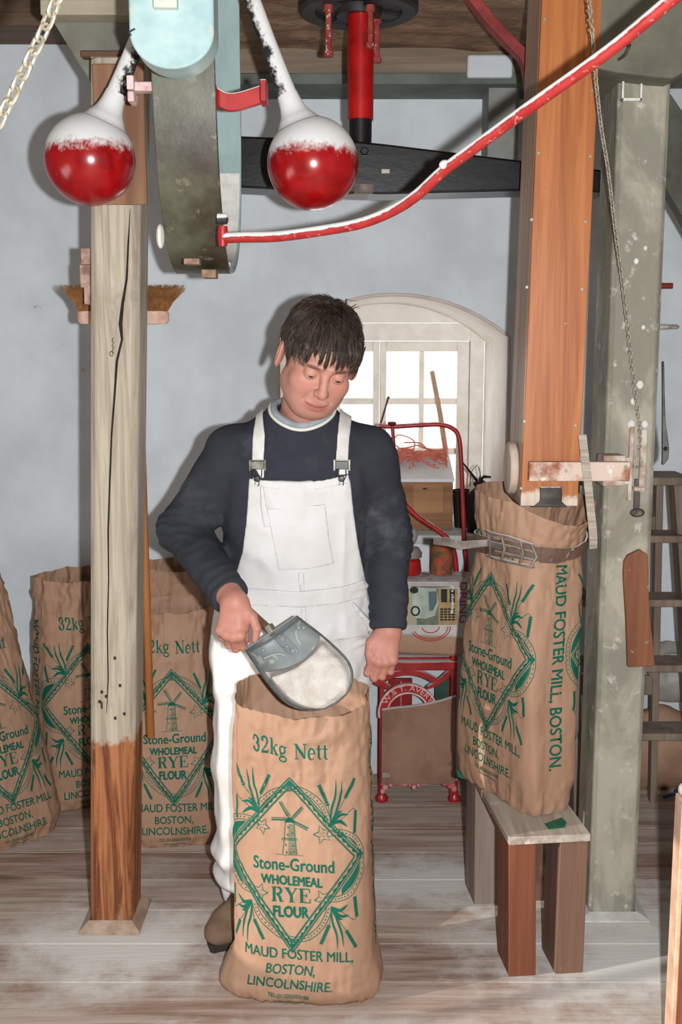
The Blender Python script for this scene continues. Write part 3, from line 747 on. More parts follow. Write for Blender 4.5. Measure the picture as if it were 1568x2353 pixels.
mb = MB(); mb.hexa([(cx0(CB) + 0.0185, CY + 0.202, CB), (cx1(CB) - 0.0185, CY + 0.202, CB), (cx1(CB) - 0.0185, CY + 0.22, CB), (cx0(CB) + 0.0185, CY + 0.22, CB), (cx0(ZT) + 0.0185, CY + 0.202, ZT), (cx1(ZT) - 0.0185, CY + 0.202, ZT), (cx1(ZT) - 0.0185, CY + 0.22, ZT), (cx0(ZT) + 0.0185, CY + 0.22, ZT)])
obj('back_board', mb, side_w, ct)
screw_me = None
silver = mat('zinc screw', (190, 186, 176), (150, 146, 138), scale=60, rough=0.4, metallic=0.5)
for px, py in ((1222, 505), (1211, 660), (1206, 968), (1198, 1122), (1238, 352), (1252, 45), (1357, 360), (1346, 510), (1338, 665), (1323, 978), (1362, 208)):
    p = P(px, py, CY)
    if screw_me is None:
        screw_me = mesh_from('screw', MB().bolt((0, 0, 0), (0, -1, 0), 0.0042, 0.0025, 10)); screw_me.materials.append(silver)
    inst('screw', screw_me, ct, Matrix.Translation(Vector((p.x, CY - 0.0002, p.z)) - ct.location))
# rectangular panel line: the dusty cross bar, swivel strap, flap and the round lid
cross_m = mat('reddish bar caked with flour', (150, 92, 66), (206, 186, 172), scale=9, rough=0.85, contrast=(0.42, 0.56), spots=(40, 0.62, (222, 214, 206)))
a, b = P(1217, 1106, 2.77), P(1450, 1062, 2.77)
xb = thing('cross_bar', 'flour-caked reddish bar screwed across the chute to the right post', 'bar', (a.x, 2.78, a.z))
obj('bar', MB().box((a.x, 2.772, a.z), (b.x, CY - 0.0005, b.z)), cross_m, xb, bev=0.002)
for px, py in ((1241, 1083), (1301, 1082), (1438, 1072)):
    p = P(px, py, 2.772); inst('screw', screw_me, xb, Matrix.Translation(Vector((p.x, 2.7719, p.z)) - xb.location))
obj('spacer', MB().box((b.x - 0.062, CY - 0.002, a.z - 0.016), (b.x - 0.006, RY - 0.013, b.z + 0.014)), MATS['flour caked wood'], xb, bev=0.002)
# webbing strap hanging from the bar
sp_ = [P(1339, 1000, 2.77), P(1346, 1060, 2.762), P(1352, 1110, 2.765), P(1358, 1170, 2.77), P(1364, 1230, 2.77), P(1364, 1262, 2.775)]
wb_ = MB(); pts = spline(sp_, 6); V = []
for p in pts:
    V += [(p.x - 0.0105, p.y, p.z), (p.x + 0.0105, p.y, p.z + 0.002), (p.x + 0.0105, p.y + 0.004, p.z + 0.002), (p.x - 0.0105, p.y + 0.004, p.z)]
n = len(pts); F = [(0, 1, 2, 3), tuple(4 * (n - 1) + i for i in (3, 2, 1, 0))]
for i in range(n - 1):
    for k in range(4): F.append((4 * i + k, 4 * i + (k + 1) % 4, 4 * i + 4 + (k + 1) % 4, 4 * i + 4 + k))
wb_.add(V, F)
tag(obj('webbing_strap', wb_, mat('dusty woven strap', (186, 176, 162), (140, 128, 114), scale=30, rough=0.95, stretch=(0.3, 1, 4), bump=0.001), bev=0.0006), 'dusty woven strap hanging over the cross bar to the sack belt', 'strap')
# dark curved flap
a, b = P(1240, 1118, CY), P(1290, 1118, CY); zf = P(1265, 1166, CY - 0.02).z
def flap(u, v):
    w = 1.0 + 0.55 * max(0, v - 0.72) / 0.28
    x = (a.x + b.x) / 2 + (u - 0.5) * (b.x - a.x) * w
    bulge = 0.012 * math.sin(math.pi * min(1, v * 1.1)) + 0.02 * max(0, v - 0.7)
    return (x, CY - 0.004 - bulge * (1 - (2 * u - 1) ** 2 * 0.3), a.z + (zf - a.z) * v)
obj('outlet_flap', MB().grid(flap, 12, 12), mat('dark rubber flap', (84, 80, 74), (60, 56, 52), scale=14, rough=0.6, dust=0.8), ct, solid=0.003, label='dark curved outlet flap')
# round wooden lid on the left cheek
p = P(1171, 1075, 2.90); lx = cx0(1.25) - 0.0008
ld = MB().lathe([(0.0001, 0), (0.066, 0), (0.070, 0.004), (0.070, 0.018), (0.066, 0.022), (0.0001, 0.022)], Matrix.Translation((lx - 0.0002, 2.90, p.z)) @ Matrix.Rotation(-math.pi / 2, 4, 'Y'), 40)
obj('round_lid', ld, mat('pale lid wood', (206, 190, 176), (176, 146, 122), scale=1.3, rough=0.7, stretch=(20, 20, 2)), ct, label='pale round wooden lid')

# bench
bt = thing('bench', 'low wooden bench of thick brown legs under the sack by the right post', 'bench', (0.5, 2.78, 0))
red_wood = wood('red brown leg wood', (128, 76, 52), (102, 58, 40), 'z', spots=(30, 0.70, (186, 160, 144)))
brn = wood('dull brown leg wood', (122, 92, 76), (100, 72, 58), 'z', spots=(30, 0.68, (180, 164, 152)))
dust_w = wood('dusty bench top', (186, 176, 164), (140, 122, 106), 'y', spots=(12, 0.6, (206, 202, 196)))
o0 = G(1170, 1924, 0.38); ang = -0.105
Mb = Matrix.Translation((o0.x, o0.y, 0)) @ Matrix.Rotation(-ang, 4, 'Z')
BW, BL = 0.213, 0.50
obj('top_board', MB().box((0, 0, 0.358), (BW, BL, 0.379), Mb), dust_w, bt, bev=0.002)
def leg(x0, x1, y0, y1, m, s0=0.0):
    mb = MB(); V = [(x0 + s0, y0 - 0.01, 0.001), (x1 + s0, y0 - 0.01, 0.001), (x1 + s0, y1, 0.001), (x0 + s0, y1, 0.001), (x0, y0, 0.3575), (x1, y0, 0.3575), (x1, y1, 0.3575), (x0, y1, 0.3575)]
    mb.hexa([Mb @ Vector(v) for v in V]); obj('leg', mb, m, bt, bev=0.002)
leg(0.002, 0.073, 0.006, 0.118, red_wood, 0.006); leg(0.136, 0.210, 0.006, 0.118, brn, -0.006)
leg(0.002, 0.073, BL - 0.12, BL - 0.01, MATS['dusty bench top'] if False else wood('grey leg wood', (150, 134, 122), (122, 104, 92), 'z')); leg(0.136, 0.210, BL - 0.12, BL - 0.01, brn)
# ================================================================ FLOUR SACKS
# ---- the green print, drawn flat: u to the right from the middle of the front, v up from the bottom (metres)
def cv(cx, cy):
    py = 1560 + cy * 0.337
    return ((cx - 668) * 0.337 / 940.0, CAMZ - 2.47 * math.tan(math.atan((py - 1176.5) / FPX) + TH))
PR_V, PR_F = [], []
def pr(V, F, conv=True):
    n = len(PR_V)
    PR_V.extend([cv(*p) for p in V] if conv else V); PR_F.extend([tuple(i + n for i in f) for f in F])
def stroke(pts, w): pr(*ribbon2(pts, w))
def poly(pts): pr(pts, [tuple(range(len(pts)))])
_cap = max(v[1] for v in text_tris('H')[0])
def fit_text(body, x0, x1, base0, base1, h, bold=0.0):
    V, F = text_tris(body, 1.0)
    xa = min(v[0] for v in V); xb = max(v[0] for v in V)
    out = []
    for x, y in V:
        f = (x - xa) / (xb - xa); out.append((x0 + (x1 - x0) * f, base0 + (base1 - base0) * f - y / _cap * h))
    if bold:
        for dx, dy in ((-bold, 0), (bold, 0), (0, -bold), (0, bold)): pr([(x + dx * h, y + dy * h) for x, y in out], F)
    else: pr(out, F)
def arc(cx, cy, rx, ry, a0, a1, n=14):
    return [(cx + rx * math.cos(math.radians(a0 + (a1 - a0) * i / n)), cy + ry * math.sin(math.radians(a0 + (a1 - a0) * i / n))) for i in range(n + 1)]
# slab-serif letters drawn with strokes in a unit box (y up), list of (points, width)
S1, S2 = 0.17, 0.065
def srf(x, y, w=0.30): return ([(x - w / 2, y), (x + w / 2, y)], 0.06)
SER = {
 'R': (0.80, [([(0.2, 0), (0.2, 1)], S1), srf(0.2, 0.03), ([(0.05, 0.97), (0.42, 0.97)], 0.07), (arc(0.40, 0.755, 0.21, 0.215, 90, -90), [0.07] + [0.14] * 13 + [0.07]), ([(0.2, 0.53), (0.42, 0.53)], 0.06), ([(0.38, 0.53), (0.52, 0.35), (0.60, 0.04), (0.74, 0.03)], [0.15, 0.16, 0.16, 0.06])]),
 'Y': (0.82, [([(0.14, 0.97), (0.42, 0.45)], S1), ([(0.70, 0.97), (0.43, 0.45)], 0.07), ([(0.42, 0.48), (0.42, 0)], S1), srf(0.15, 0.97), srf(0.70, 0.97, 0.24), srf(0.42, 0.03)]),
 'E': (0.76, [([(0.2, 0), (0.2, 1)], S1), ([(0.06, 0.97), (0.66, 0.97)], 0.07), ([(0.06, 0.03), (0.70, 0.03)], 0.07), ([(0.2, 0.51), (0.48, 0.51)], 0.06), ([(0.48, 0.38), (0.48, 0.65)], 0.06), ([(0.655, 0.97), (0.66, 0.72)], 0.06), ([(0.69, 0.03), (0.70, 0.30)], 0.06)]),
 'N': (0.92, [([(0.18, 0.03), (0.18, 0.97)], S2), ([(0.16, 0.97), (0.74, 0.02)], 0.18), ([(0.75, 0.03), (0.75, 0.97)], S2), srf(0.18, 0.03, 0.26), srf(0.12, 0.97, 0.22), srf(0.75, 0.97, 0.26)]),
 'e': (0.54, [(arc(0.27, 0.34, 0.19, 0.32, 0, 180), [0.13] + [0.09] * 6 + [0.13] * 8), (arc(0.27, 0.34, 0.19, 0.32, 180, 325), [0.14] * 8 + [0.10, 0.08, 0.07, 0.06, 0.05, 0.05, 0.05]), ([(0.1, 0.36), (0.46, 0.36)], 0.06)]),
 't': (0.42, [([(0.2, 0.88), (0.2, 0.14), (0.26, 0.03), (0.38, 0.07)], [0.12, 0.14, 0.10, 0.05]), ([(0.04, 0.64), (0.38, 0.64)], 0.07)]),
 'k': (0.66, [([(0.18, 0), (0.18, 0.98)], 0.14), srf(0.18, 0.03, 0.28), ([(0.04, 0.97), (0.2, 0.97)], 0.06), ([(0.2, 0.30), (0.50, 0.64)], 0.06), ([(0.30, 0.42), (0.54, 0.03)], 0.14), srf(0.53, 0.03, 0.22), srf(0.50, 0.65, 0.22)]),
 'g': (0.60, [(arc(0.26, 0.44, 0.17, 0.22, 0, 360, 24), 0.10), (arc(0.28, -0.14, 0.22, 0.15, 0, 360, 24), 0.09), ([(0.16, 0.25), (0.12, 0.12), (0.22, 0.05), (0.40, 0.02)], 0.09), ([(0.38, 0.58), (0.46, 0.66), (0.55, 0.64)], 0.09)]),
 '3': (0.60, [(arc(0.26, 0.72, 0.18, 0.24, 160, -80), [0.07] + [0.13] * 13 + [0.06]), (arc(0.26, 0.27, 0.21, 0.26, 80, -160), [0.06] + [0.14] * 13 + [0.07]), (arc(0.11, 0.74, 0.04, 0.04, 0, 360, 10), 0.07), (arc(0.10, 0.22, 0.04, 0.04, 0, 360, 10), 0.07)]),
 '2': (0.60, [(arc(0.27, 0.72, 0.19, 0.25, 170, -20), [0.07] + [0.13] * 14), ([(0.45, 0.64), (0.36, 0.44), (0.10, 0.10)], [0.13, 0.10, 0.07]), ([(0.08, 0.07), (0.50, 0.07)], 0.15), ([(0.50, 0.06), (0.53, 0.24)], 0.06), (arc(0.13, 0.74, 0.04, 0.04, 0, 360, 10), 0.07)]),
 ' ': (0.42, []), }
def serif_text(body, x0, x1, base0, base1, h):
    tot = sum(SER[c][0] for c in body); x = 0
    for c in body:
        w, st = SER[c]
        for pts, wd in st:
            V, F = ribbon2(pts, wd)
            out = []
            for a, b in V:
                f = (x + a) / tot; out.append((x0 + (x1 - x0) * f, base0 + (base1 - base0) * f - b * h))
            pr(out, F)
        x += w
serif_text('32kg Nett', 372, 885, 512, 545, 112)
fit_text('Stone-Ground', 362, 912, 1306, 1312, 78, 0.03)
fit_text('WHOLEMEAL', 415, 830, 1402, 1412, 60, 0.055)
serif_text('RYE', 478, 755, 1520, 1524, 98)
fit_text('FLOUR', 495, 733, 1620, 1622, 70, 0.06)
fit_text('MAUD FOSTER MILL,', 285, 1028, 1893, 1916, 66, 0.022)
fit_text('BOSTON,', 445, 782, 2002, 2008, 62, 0.022)
fit_text('LINCOLNSHIRE.', 328, 914, 2094, 2110, 62, 0.022)
fit_text('TEL:(01205)352188', 478, 760, 2160, 2166, 26, 0.03)
stroke([(520, 2190), (600, 2194), (722, 2197)], 7)
# diamond
Tp, Rt, Bt, Lf = (626, 668), (1106, 1208), (618, 1858), (140, 1208)
mid = (622, 1240)
def dia(f, q=0):
    P4 = [Tp, Rt, Bt, Lf]; return [(mid[0] + (p[0] - mid[0]) * f, mid[1] + (p[1] - mid[1]) * f) for p in P4]
def sides(f):
    d = dia(f); return [(d[i], d[(i + 1) % 4]) for i in range(4)]
def seg(a, b, n): return [(a[0] + (b[0] - a[0]) * i / n, a[1] + (b[1] - a[1]) * i / n) for i in range(n + 1)]
for f, w in ((1.0, 8), (0.88, 7)):
    for a, b in sides(f): stroke(seg(a, b, 12), w)
for (a, b), (c, d) in zip(sides(0.975), sides(0.915)):
    A1 = seg(a, b, 56); C1 = seg(c, d, 56)
    wav = [(A1[i][0] + (C1[i][0] - A1[i][0]) * (0.72 + 0.28 * math.cos(i * math.pi / 2)), A1[i][1] + (C1[i][1] - A1[i][1]) * (0.72 + 0.28 * math.cos(i * math.pi / 2))) for i in range(57)]
    V = [p for q in zip(A1, wav) for p in q]; pr(V, [(2 * i, 2 * i + 1, 2 * i + 3, 2 * i + 2) for i in range(56)])
for (a, b) in sides(0.897): stroke(seg(a, b, 12), 4)
for yy, s_ in ((Tp[1], 1), (Bt[1], -1)):   # little ornament in top and bottom corners
    poly([(622 - 30, yy + s_ * 58), (622 + 30, yy + s_ * 58), (622, yy + s_ * 24)])
    stroke(arc(622, yy + s_ * 74, 16, 16, 0, 360, 12), 7)
# ribbon winding round the diamond
def sp2(pts, n=8): return [(p.x, p.y) for p in spline([(a, b, 0) for a, b in pts], n)]
LM = lambda pts: [(x if x > 450 else 450 - (450 - x) * 1.38, y) for x, y in pts]
def ribbon_band(pts, w=34):
    pts = LM(pts)
    c = sp2(pts, 8)
    def off(o):
        out = []
        for i in range(len(c)):
            a = c[max(i - 1, 0)]; b = c[min(i + 1, len(c) - 1)]; dx, dy = b[0] - a[0], b[1] - a[1]; l = math.hypot(dx, dy) or 1
            out.append((c[i][0] - dy / l * o, c[i][1] + dx / l * o))
        return out
    stroke(off(w / 2), 5); stroke(off(-w / 2), 5)
    acc = 0
    for p, q in zip(c[:-1], c[1:]):
        acc += math.hypot(q[0] - p[0], q[1] - p[1])
        if acc > 20:
            acc = 0; x, y = q; poly([(x + 5 * math.cos(k * math.pi / 3), y + 6 * math.sin(k * math.pi / 3)) for k in range(6)])
def crescent(o, i_): V = [p for q in zip(o, i_) for p in q]; pr(V, [(2 * k, 2 * k + 1, 2 * k + 3, 2 * k + 2) for k in range(len(o) - 1)])
ribbon_band([(408, 905), (440, 840), (520, 775), (638, 745), (750, 775), (835, 850), (868, 925), (880, 985)])
ribbon_band([(425, 1000), (340, 975), (262, 1010), (210, 1090), (198, 1210), (218, 1340), (290, 1430), (385, 1470)])
ribbon_band([(870, 1050), (960, 1040), (1050, 1085), (1104, 1190), (1098, 1320), (1030, 1440), (950, 1485), (870, 1490)])
ribbon_band([(385, 1530), (405, 1610), (470, 1700), (560, 1755), (650, 1768), (740, 1745), (815, 1680), (860, 1600), (872, 1540)])
def lerp2(a, b, t): return (a[0] + (b[0] - a[0]) * t, a[1] + (b[1] - a[1]) * t)
DI = dia(1.03)
crescent(sp2(LM([(345, 1000), (270, 1040), (226, 1130), (216, 1215)]), 6), seg(lerp2(DI[3], DI[0], 0.36), DI[3], 18))
crescent(sp2(LM([(216, 1215), (228, 1310), (270, 1390), (330, 1430)]), 6), seg(DI[3], lerp2(DI[3], DI[2], 0.30), 18))
crescent(sp2([(950, 1062), (1030, 1095), (1082, 1170), (1090, 1212)], 6), seg(lerp2(DI[1], DI[0], 0.30), DI[1], 18))
crescent(sp2([(1090, 1212), (1078, 1310), (1030, 1400), (960, 1462)], 6), seg(DI[1], lerp2(DI[1], DI[2], 0.32), 18))
def star(cx, cy, r, rot):
    pts = [(cx + (r if i % 2 == 0 else r * 0.48) * math.cos(math.radians(rot + i * 36)), cy + (r if i % 2 == 0 else r * 0.48) * math.sin(math.radians(rot + i * 36)) * 1.1) for i in range(11)]
    stroke(pts, 6)
    for dx, dy in ((-12, -8), (10, -10), (0, 8), (-16, 12), (14, 14)): poly([(cx + dx + 4 * math.cos(k), cy + dy + 4 * math.sin(k)) for k in range(6)])
star(430, 1018, 52, 10); star(838, 1052, 60, 180); star(402, 1468, 56, 0); star(832, 1490, 58, 170)
# windmill
for pts, w in (([(588, 985), (580, 1090), (566, 1200)], 5), ([(648, 985), (652, 1090), (664, 1200)], 5), ([(563, 1092), (668, 1092)], 6), ([(560, 1102), (670, 1102)], 4),
               ([(518, 1203), (705, 1205)], 4), ([(585, 985), (600, 958), (620, 948), (640, 958), (652, 985)], 6)): stroke(pts, w)
poly([(588, 985), (648, 985), (640, 958), (620, 948), (600, 958)])
for yy in range(1000, 1200, 9):
    x0 = 588 - (yy - 985) * 0.1; x1 = 648 + (yy - 985) * 0.075
    stroke([(x1 - (x1 - x0) * 0.62, yy), (x1, yy)], 4)
for x, y in ((602, 1010), (630, 1050), (598, 1060), (634, 1130), (585, 1130), (590, 1180), (640, 1175), (618, 1185)): poly([(x, y), (x + 9, y), (x + 9, y + 13), (x, y + 13)])
for tx, ty in ((552, 845), (703, 872), (494, 970), (744, 1015)):
    hx, hy = 622, 962; dx, dy = tx - hx, ty - hy; l = math.hypot(dx, dy); nx, ny = -dy / l, dx / l
    stroke([(hx, hy), (tx, ty)], 4)
    s0 = 0.18; a = (hx + dx * s0, hy + dy * s0)
    stroke([(a[0] + nx * 15, a[1] + ny * 15), (tx + nx * 15, ty + ny * 15), (tx - nx * 4, ty - ny * 4), (a[0] - nx * 4, a[1] - ny * 4), (a[0] + nx * 15, a[1] + ny * 15)], 3.5)
    for i in range(1, 14):
        q = (a[0] + (tx - a[0]) * i / 14, a[1] + (ty - a[1]) * i / 14); stroke([(q[0] + nx * 15, q[1] + ny * 15), (q[0] - nx * 3, q[1] - ny * 3)], 3.2)
# wheat sprigs in four corners (drawn once at upper right of the root, mirrored)
def ear(a, b, w=20):
    n = 9; dx, dy = b[0] - a[0], b[1] - a[1]; l = math.hypot(dx, dy); ux, uy = dx / l, dy / l
    stroke([(a[0] + dx * k / 5, a[1] + dy * k / 5) for k in range(6)], [w * .35, w * .62, w * .7, w * .7, w * .6, w * .3])
    for i in range(n):
        t = i / n; c = (a[0] + dx * t, a[1] + dy * t)
        for s_ in (-1, 1):
            p = (c[0] - uy * s_ * 3, c[1] + ux * s_ * 3); e = (c[0] + ux * 18 - uy * s_ * w * 0.55, c[1] + uy * 18 + ux * s_ * w * 0.55)
            m1 = (c[0] + ux * 4 - uy * s_ * w * 0.62, c[1] + uy * 4 + ux * s_ * w * 0.62); poly([p, m1, e, (c[0] + ux * 14 - uy * s_ * 2, c[1] + uy * 14 + ux * s_ * 2)])
def blade(pts, w): c = sp2(pts, 6); n = len(c); stroke(c, [w * math.sin(math.pi * (0.08 + 0.92 * i / (n - 1))) + 2 for i in range(n)])
def sprig(rx, ry, sx, sy):
    T = lambda x, y: (rx + x * sx, ry + y * sy)
    def st(*pts): stroke(sp2([T(*p) for p in pts], 6), 4)
    st((0, 0), (-2, -60), (-12, -130)); ear(T(-12, -130), T(-72, -270))
    st((5, 0), (50, -90), (100, -170)); ear(T(100, -170), T(165, -300))
    st((5, 0), (70, -30), (150, -95), (172, -80)); ear(T(174, -80), T(160, 70))
    for b in ([(0, 0), (10, -110), (36, -200), (40, -310)], [(8, 0), (50, -120), (72, -200), (80, -290)]): blade([T(*p) for p in b], 13)
    blade([T(0, 5), T(60, -60), (T(120, -60))], 20); blade([T(0, 5), T(60, -20), T(112, 20)], 22); blade([T(0, 0), T(40, -70), T(80, -90)], 16)
sprig(892, 985, 1, 1); sprig(408, 930, -1.1, 0.98); sprig(885, 1545, 1, -0.92); sprig(345, 1535, -1.05, -0.92)

# cut the drawing on a fine grid so it can follow the folds of the paper
bmp = bmesh.new()
vs = [bmp.verts.new((u, v, 0)) for u, v in PR_V]
for f in PR_F:
    try: bmp.faces.new([vs[i] for i in f])
    except ValueError: pass
bmesh.ops.triangulate(bmp, faces=[f for f in bmp.faces if len(f.verts) > 4])
def cut_grid(bm, u0, u1, v0, v1, d):
    x = u0
    while x < u1:
        bmesh.ops.bisect_plane(bm, geom=bm.verts[:] + bm.edges[:] + bm.faces[:], plane_co=(x, 0, 0), plane_no=(1, 0, 0)); x += d
    x = v0
    while x < v1:
        bmesh.ops.bisect_plane(bm, geom=bm.verts[:] + bm.edges[:] + bm.faces[:], plane_co=(0, x, 0), plane_no=(0, 1, 0)); x += d
cut_grid(bmp, -0.20, 0.19, 0.02, 0.70, 0.0085)
PV = np.array([(v.co.x, v.co.y) for v in bmp.verts]); bmp.verts.index_update(); PF = [tuple(v.index for v in f.verts) for f in bmp.faces]; bmp.free()
# lettering down the gusset, centred at u = 0, reading downward
gV, gF = text_tris('MAUD FOSTER MILL, BOSTON.', 1.0)
gxa = min(v[0] for v in gV); gxb = max(v[0] for v in gV)
GO = ((0, 0.0009), (0, -0.0009), (0.0009, 0), (-0.0009, 0))
bmp = bmesh.new(); vs = [bmp.verts.new(((y / _cap - 0.5) * 0.034 + dx, 0.672 - (x - gxa) / (gxb - gxa) * 0.552 + dy, 0)) for dx, dy in GO for x, y in gV]
for q_ in range(len(GO)):
    for f in gF:
        try: bmp.faces.new([vs[i + q_ * len(gV)] for i in f])
        except ValueError: pass
cut_grid(bmp, -0.02, 0.02, 0.02, 0.70, 0.011)
GV = np.array([(v.co.x, v.co.y) for v in bmp.verts]); bmp.verts.index_update(); GF = [tuple(v.index for v in f.verts) for f in bmp.faces]; bmp.free()

kraft = mat('brown kraft paper', (170, 136, 112), (157, 122, 99), scale=5, rough=0.62, bump=0.0008, bscale=22, spec=0.25, stretch=(1, 1, 0.6), spots=(9, 0.70, (198, 164, 134)))
green_ink = mat('sack print ink', (24, 96, 78), (18, 86, 70), scale=30, rough=0.7, spec=0.15)
red_ink = mat('red ink', (168, 60, 52), rough=0.7, spec=0.15)

def make_bag(name, label, cx, cy, z0, psi, H, prof, seed, amp=0.004, ink=None, rim=None, back_print=False, gus=(1,), pinch=0.0, loc=None, group='flour sacks', tilt=None, v_shift=0.0):
    NU, NV = 192, 104
    t = np.linspace(0, 1, NV)
    pa = np.array(prof); ip = lambda k: np.interp(t, pa[:, 0], pa[:, k])
    def smooth(a):
        for _ in range(3): a = np.concatenate([[a[0]], (a[:-2] + 2 * a[1:-1] + a[2:]) / 4, [a[-1]]])
        return a
    a_, b_, n_, ox, oy = [smooth(ip(k)) for k in (1, 2, 3, 4, 5)]
    right = np.array([math.cos(psi), math.sin(psi)]); bk_ = np.array([-math.sin(psi), math.cos(psi)])
    T = np.zeros((NV, NU, 3)); per = np.zeros(NV)
    th = np.linspace(-math.pi / 2, 1.5 * math.pi, 721)
    for j in range(NV):
        c, s = np.cos(th), np.sin(th)
        x = a_[j] * np.sign(c) * np.abs(c) ** (2 / n_[j]); y = b_[j] * np.sign(s) * np.abs(s) ** (2 / n_[j])
        pn = pinch * min(1, max(0, (t[j] - 0.12) / 0.5))
        x = x * (1 - pn * np.exp(-(y / b_[j]) ** 2 / 0.12) * (np.abs(c) > 0.3))
        d = np.concatenate([[0], np.cumsum(np.hypot(np.diff(x), np.diff(y)))]); per[j] = d[-1]
        u = np.linspace(0, d[-1], NU, endpoint=False)
        X = np.interp(u, d, x) + ox[j]; Y = np.interp(u, d, y) + oy[j]
        T[j, :, 0] = cx + X * right[0] + Y * bk_[0]; T[j, :, 1] = cy + X * right[1] + Y * bk_[1]; T[j, :, 2] = t[j] * H
    # creases
    uu = np.linspace(0, 1, NU, endpoint=False)[None, :] * np.ones((NV, 1)); tt = t[:, None] * np.ones((1, NU))
    ang = uu * 2 * math.pi
    def fold(fu, fv, sd, k=1.0):
        p = np.stack([np.cos(ang) * fu, np.sin(ang) * fu, tt * fv], -1)
        return vnoise(p, k, sd)
    n1 = fold(2.0, 2.2, seed); n2 = 1 - np.abs(fold(3.4, 11.0, seed + 3)) * 2.2; n3 = 1 - np.abs(fold(9, 30, seed + 5)) * 2.4
    edge = 0.45 + 0.9 * np.clip((tt - 0.55) / 0.4, 0, 1) + 0.9 * np.clip((0.14 - tt) / 0.14, 0, 1)
    disp = amp * (1.3 * n1 + 0.9 * n2 * edge + 0.6 * n3 * edge + 0.35 * np.abs(fold(6, 20, seed + 21)) * 2 * edge)
    du = np.roll(T, -1, 1) - np.roll(T, 1, 1); nr = np.stack([du[..., 1], -du[..., 0], 0 * du[..., 0]], -1); nr /= np.linalg.norm(nr, axis=-1, keepdims=True)
    T = T + nr * disp[..., None]
    rz = np.zeros(NU)
    if rim is not None: rz = np.interp(uu[0], [r[0] for r in rim], [r[1] for r in rim], period=1.0)
    w_ = np.clip((tt - 0.72) / 0.28, 0, 1) ** 1.5
    T[..., 2] += w_ * rz[None, :] + 0.004 * fold(3, 1, seed + 9) * w_
    if tilt is not None: T[..., 0] += T[..., 2] * tilt[0]; T[..., 1] += T[..., 2] * tilt[1]
    T[..., 2] += z0
    T[0, :, 2] = z0 + 0.0005
    loc = loc or (cx, cy, z0)
    bag = thing(name, label, 'sack', loc, group)
    V = T.reshape(-1, 3); F = []
    for j in range(NV - 1):
        r0 = j * NU; r1 = r0 + NU
        F += [(r0 + i, r0 + (i + 1) % NU, r1 + (i + 1) % NU, r1 + i) for i in range(NU)]
    # pinked edge
    top = T[-1].copy(); pk_ = []
    nx_ = len(V)
    mids = (top + np.roll(top, -1, 0)) / 2; mids[:, 2] += 0.0028
    V = np.concatenate([V, mids, T[0].mean(0)[None]])
    r0 = (NV - 1) * NU
    F += [(r0 + i, r0 + (i + 1) % NU, nx_ + i) for i in range(NU)]
    F += [(len(V) - 1, (i + 1) % NU, i) for i in range(NU)]
    mb = MB(); mb.V = [tuple(v) for v in V]; mb.F = F
    obj('paper', mb, kraft, bag, angle=60)
    # printing
    Tn = np.cross(np.roll(T, -1, 1) - np.roll(T, 1, 1), np.gradient(T, axis=0)); Tn /= np.linalg.norm(Tn, axis=-1, keepdims=True) + 1e-9
    def on(uv, u_off, off=0.0007):
        jv = np.clip(uv[:, 1] / H, 0, 0.9999) * (NV - 1); j0 = jv.astype(int); fj = jv - j0
        pr_ = per[j0]
        iu = ((uv[:, 0] / pr_ + u_off) % 1.0) * NU; i0 = iu.astype(int) % NU; fi = iu - np.floor(iu); i1 = (i0 + 1) % NU
        def S(A): return ((A[j0, i0].T * (1 - fi) + A[j0, i1].T * fi) * (1 - fj) + (A[j0 + 1, i0].T * (1 - fi) + A[j0 + 1, i1].T * fi) * fj).T
        return S(T) + S(Tn) * off
    def printed(uv, Fs, u_off, m, nm='print', off=0.0007):
        uv = uv.copy(); uv[:, 1] += (v_shift if nm == 'print' else 0)
        mb = MB(); mb.V = [tuple(p) for p in on(uv, u_off, off)]; mb.F = Fs
        me = bpy.data.meshes.new(nm); l = bag.location
        me.from_pydata([(a - l.x, b - l.y, c - l.z) for a, b, c in mb.V], [], mb.F); me.materials.append(m)
        me.polygons.foreach_set('use_smooth', [True] * len(me.polygons))
        o = bpy.data.objects.new(nm, me); COL.objects.link(o); o.parent = bag; return o
    ink = ink or green_ink
    printed(PV, PF, 0.0, ink)['label'] = 'printed lettering and windmill emblem'
    if back_print: printed(PV, PF, 0.5, ink)['label'] = 'printed emblem on the back'
    for g in gus:
        printed(GV, GF, 0.25 if g > 0 else 0.75, ink, 'gusset_print')['label'] = 'printed lettering down the side'
    # glue line along the bottom
    return bag, T, Tn, per, bag

# sack in front of the man ------------------------------------------------------------------------
rimF = [(0.0, -0.005), (0.12, 0.0), (0.2, 0.012), (0.27, 0.03), (0.36, 0.034), (0.5, 0.02), (0.62, 0.038), (0.72, 0.034), (0.80, 0.018), (0.9, 0.006)]
make_bag('flour_sack', 'open brown paper sack in front of the man, under the scoop', -0.097, 2.575, 0.0, -0.10, 0.742,
    [(0, 0.188, 0.098, 3.4, -0.005, 0), (0.03, 0.204, 0.115, 3.0, -0.005, 0), (0.09, 0.196, 0.112, 3.0, 0, 0), (0.16, 0.175, 0.108, 3.4, 0.008, 0), (0.5, 0.171, 0.103, 3.4, 0.003, 0), (0.8, 0.166, 0.105, 3.0, 0.0, 0), (1, 0.163, 0.112, 2.4, 0.0, 0)],
    11, 0.0036, rim=rimF, gus=(1, -1))
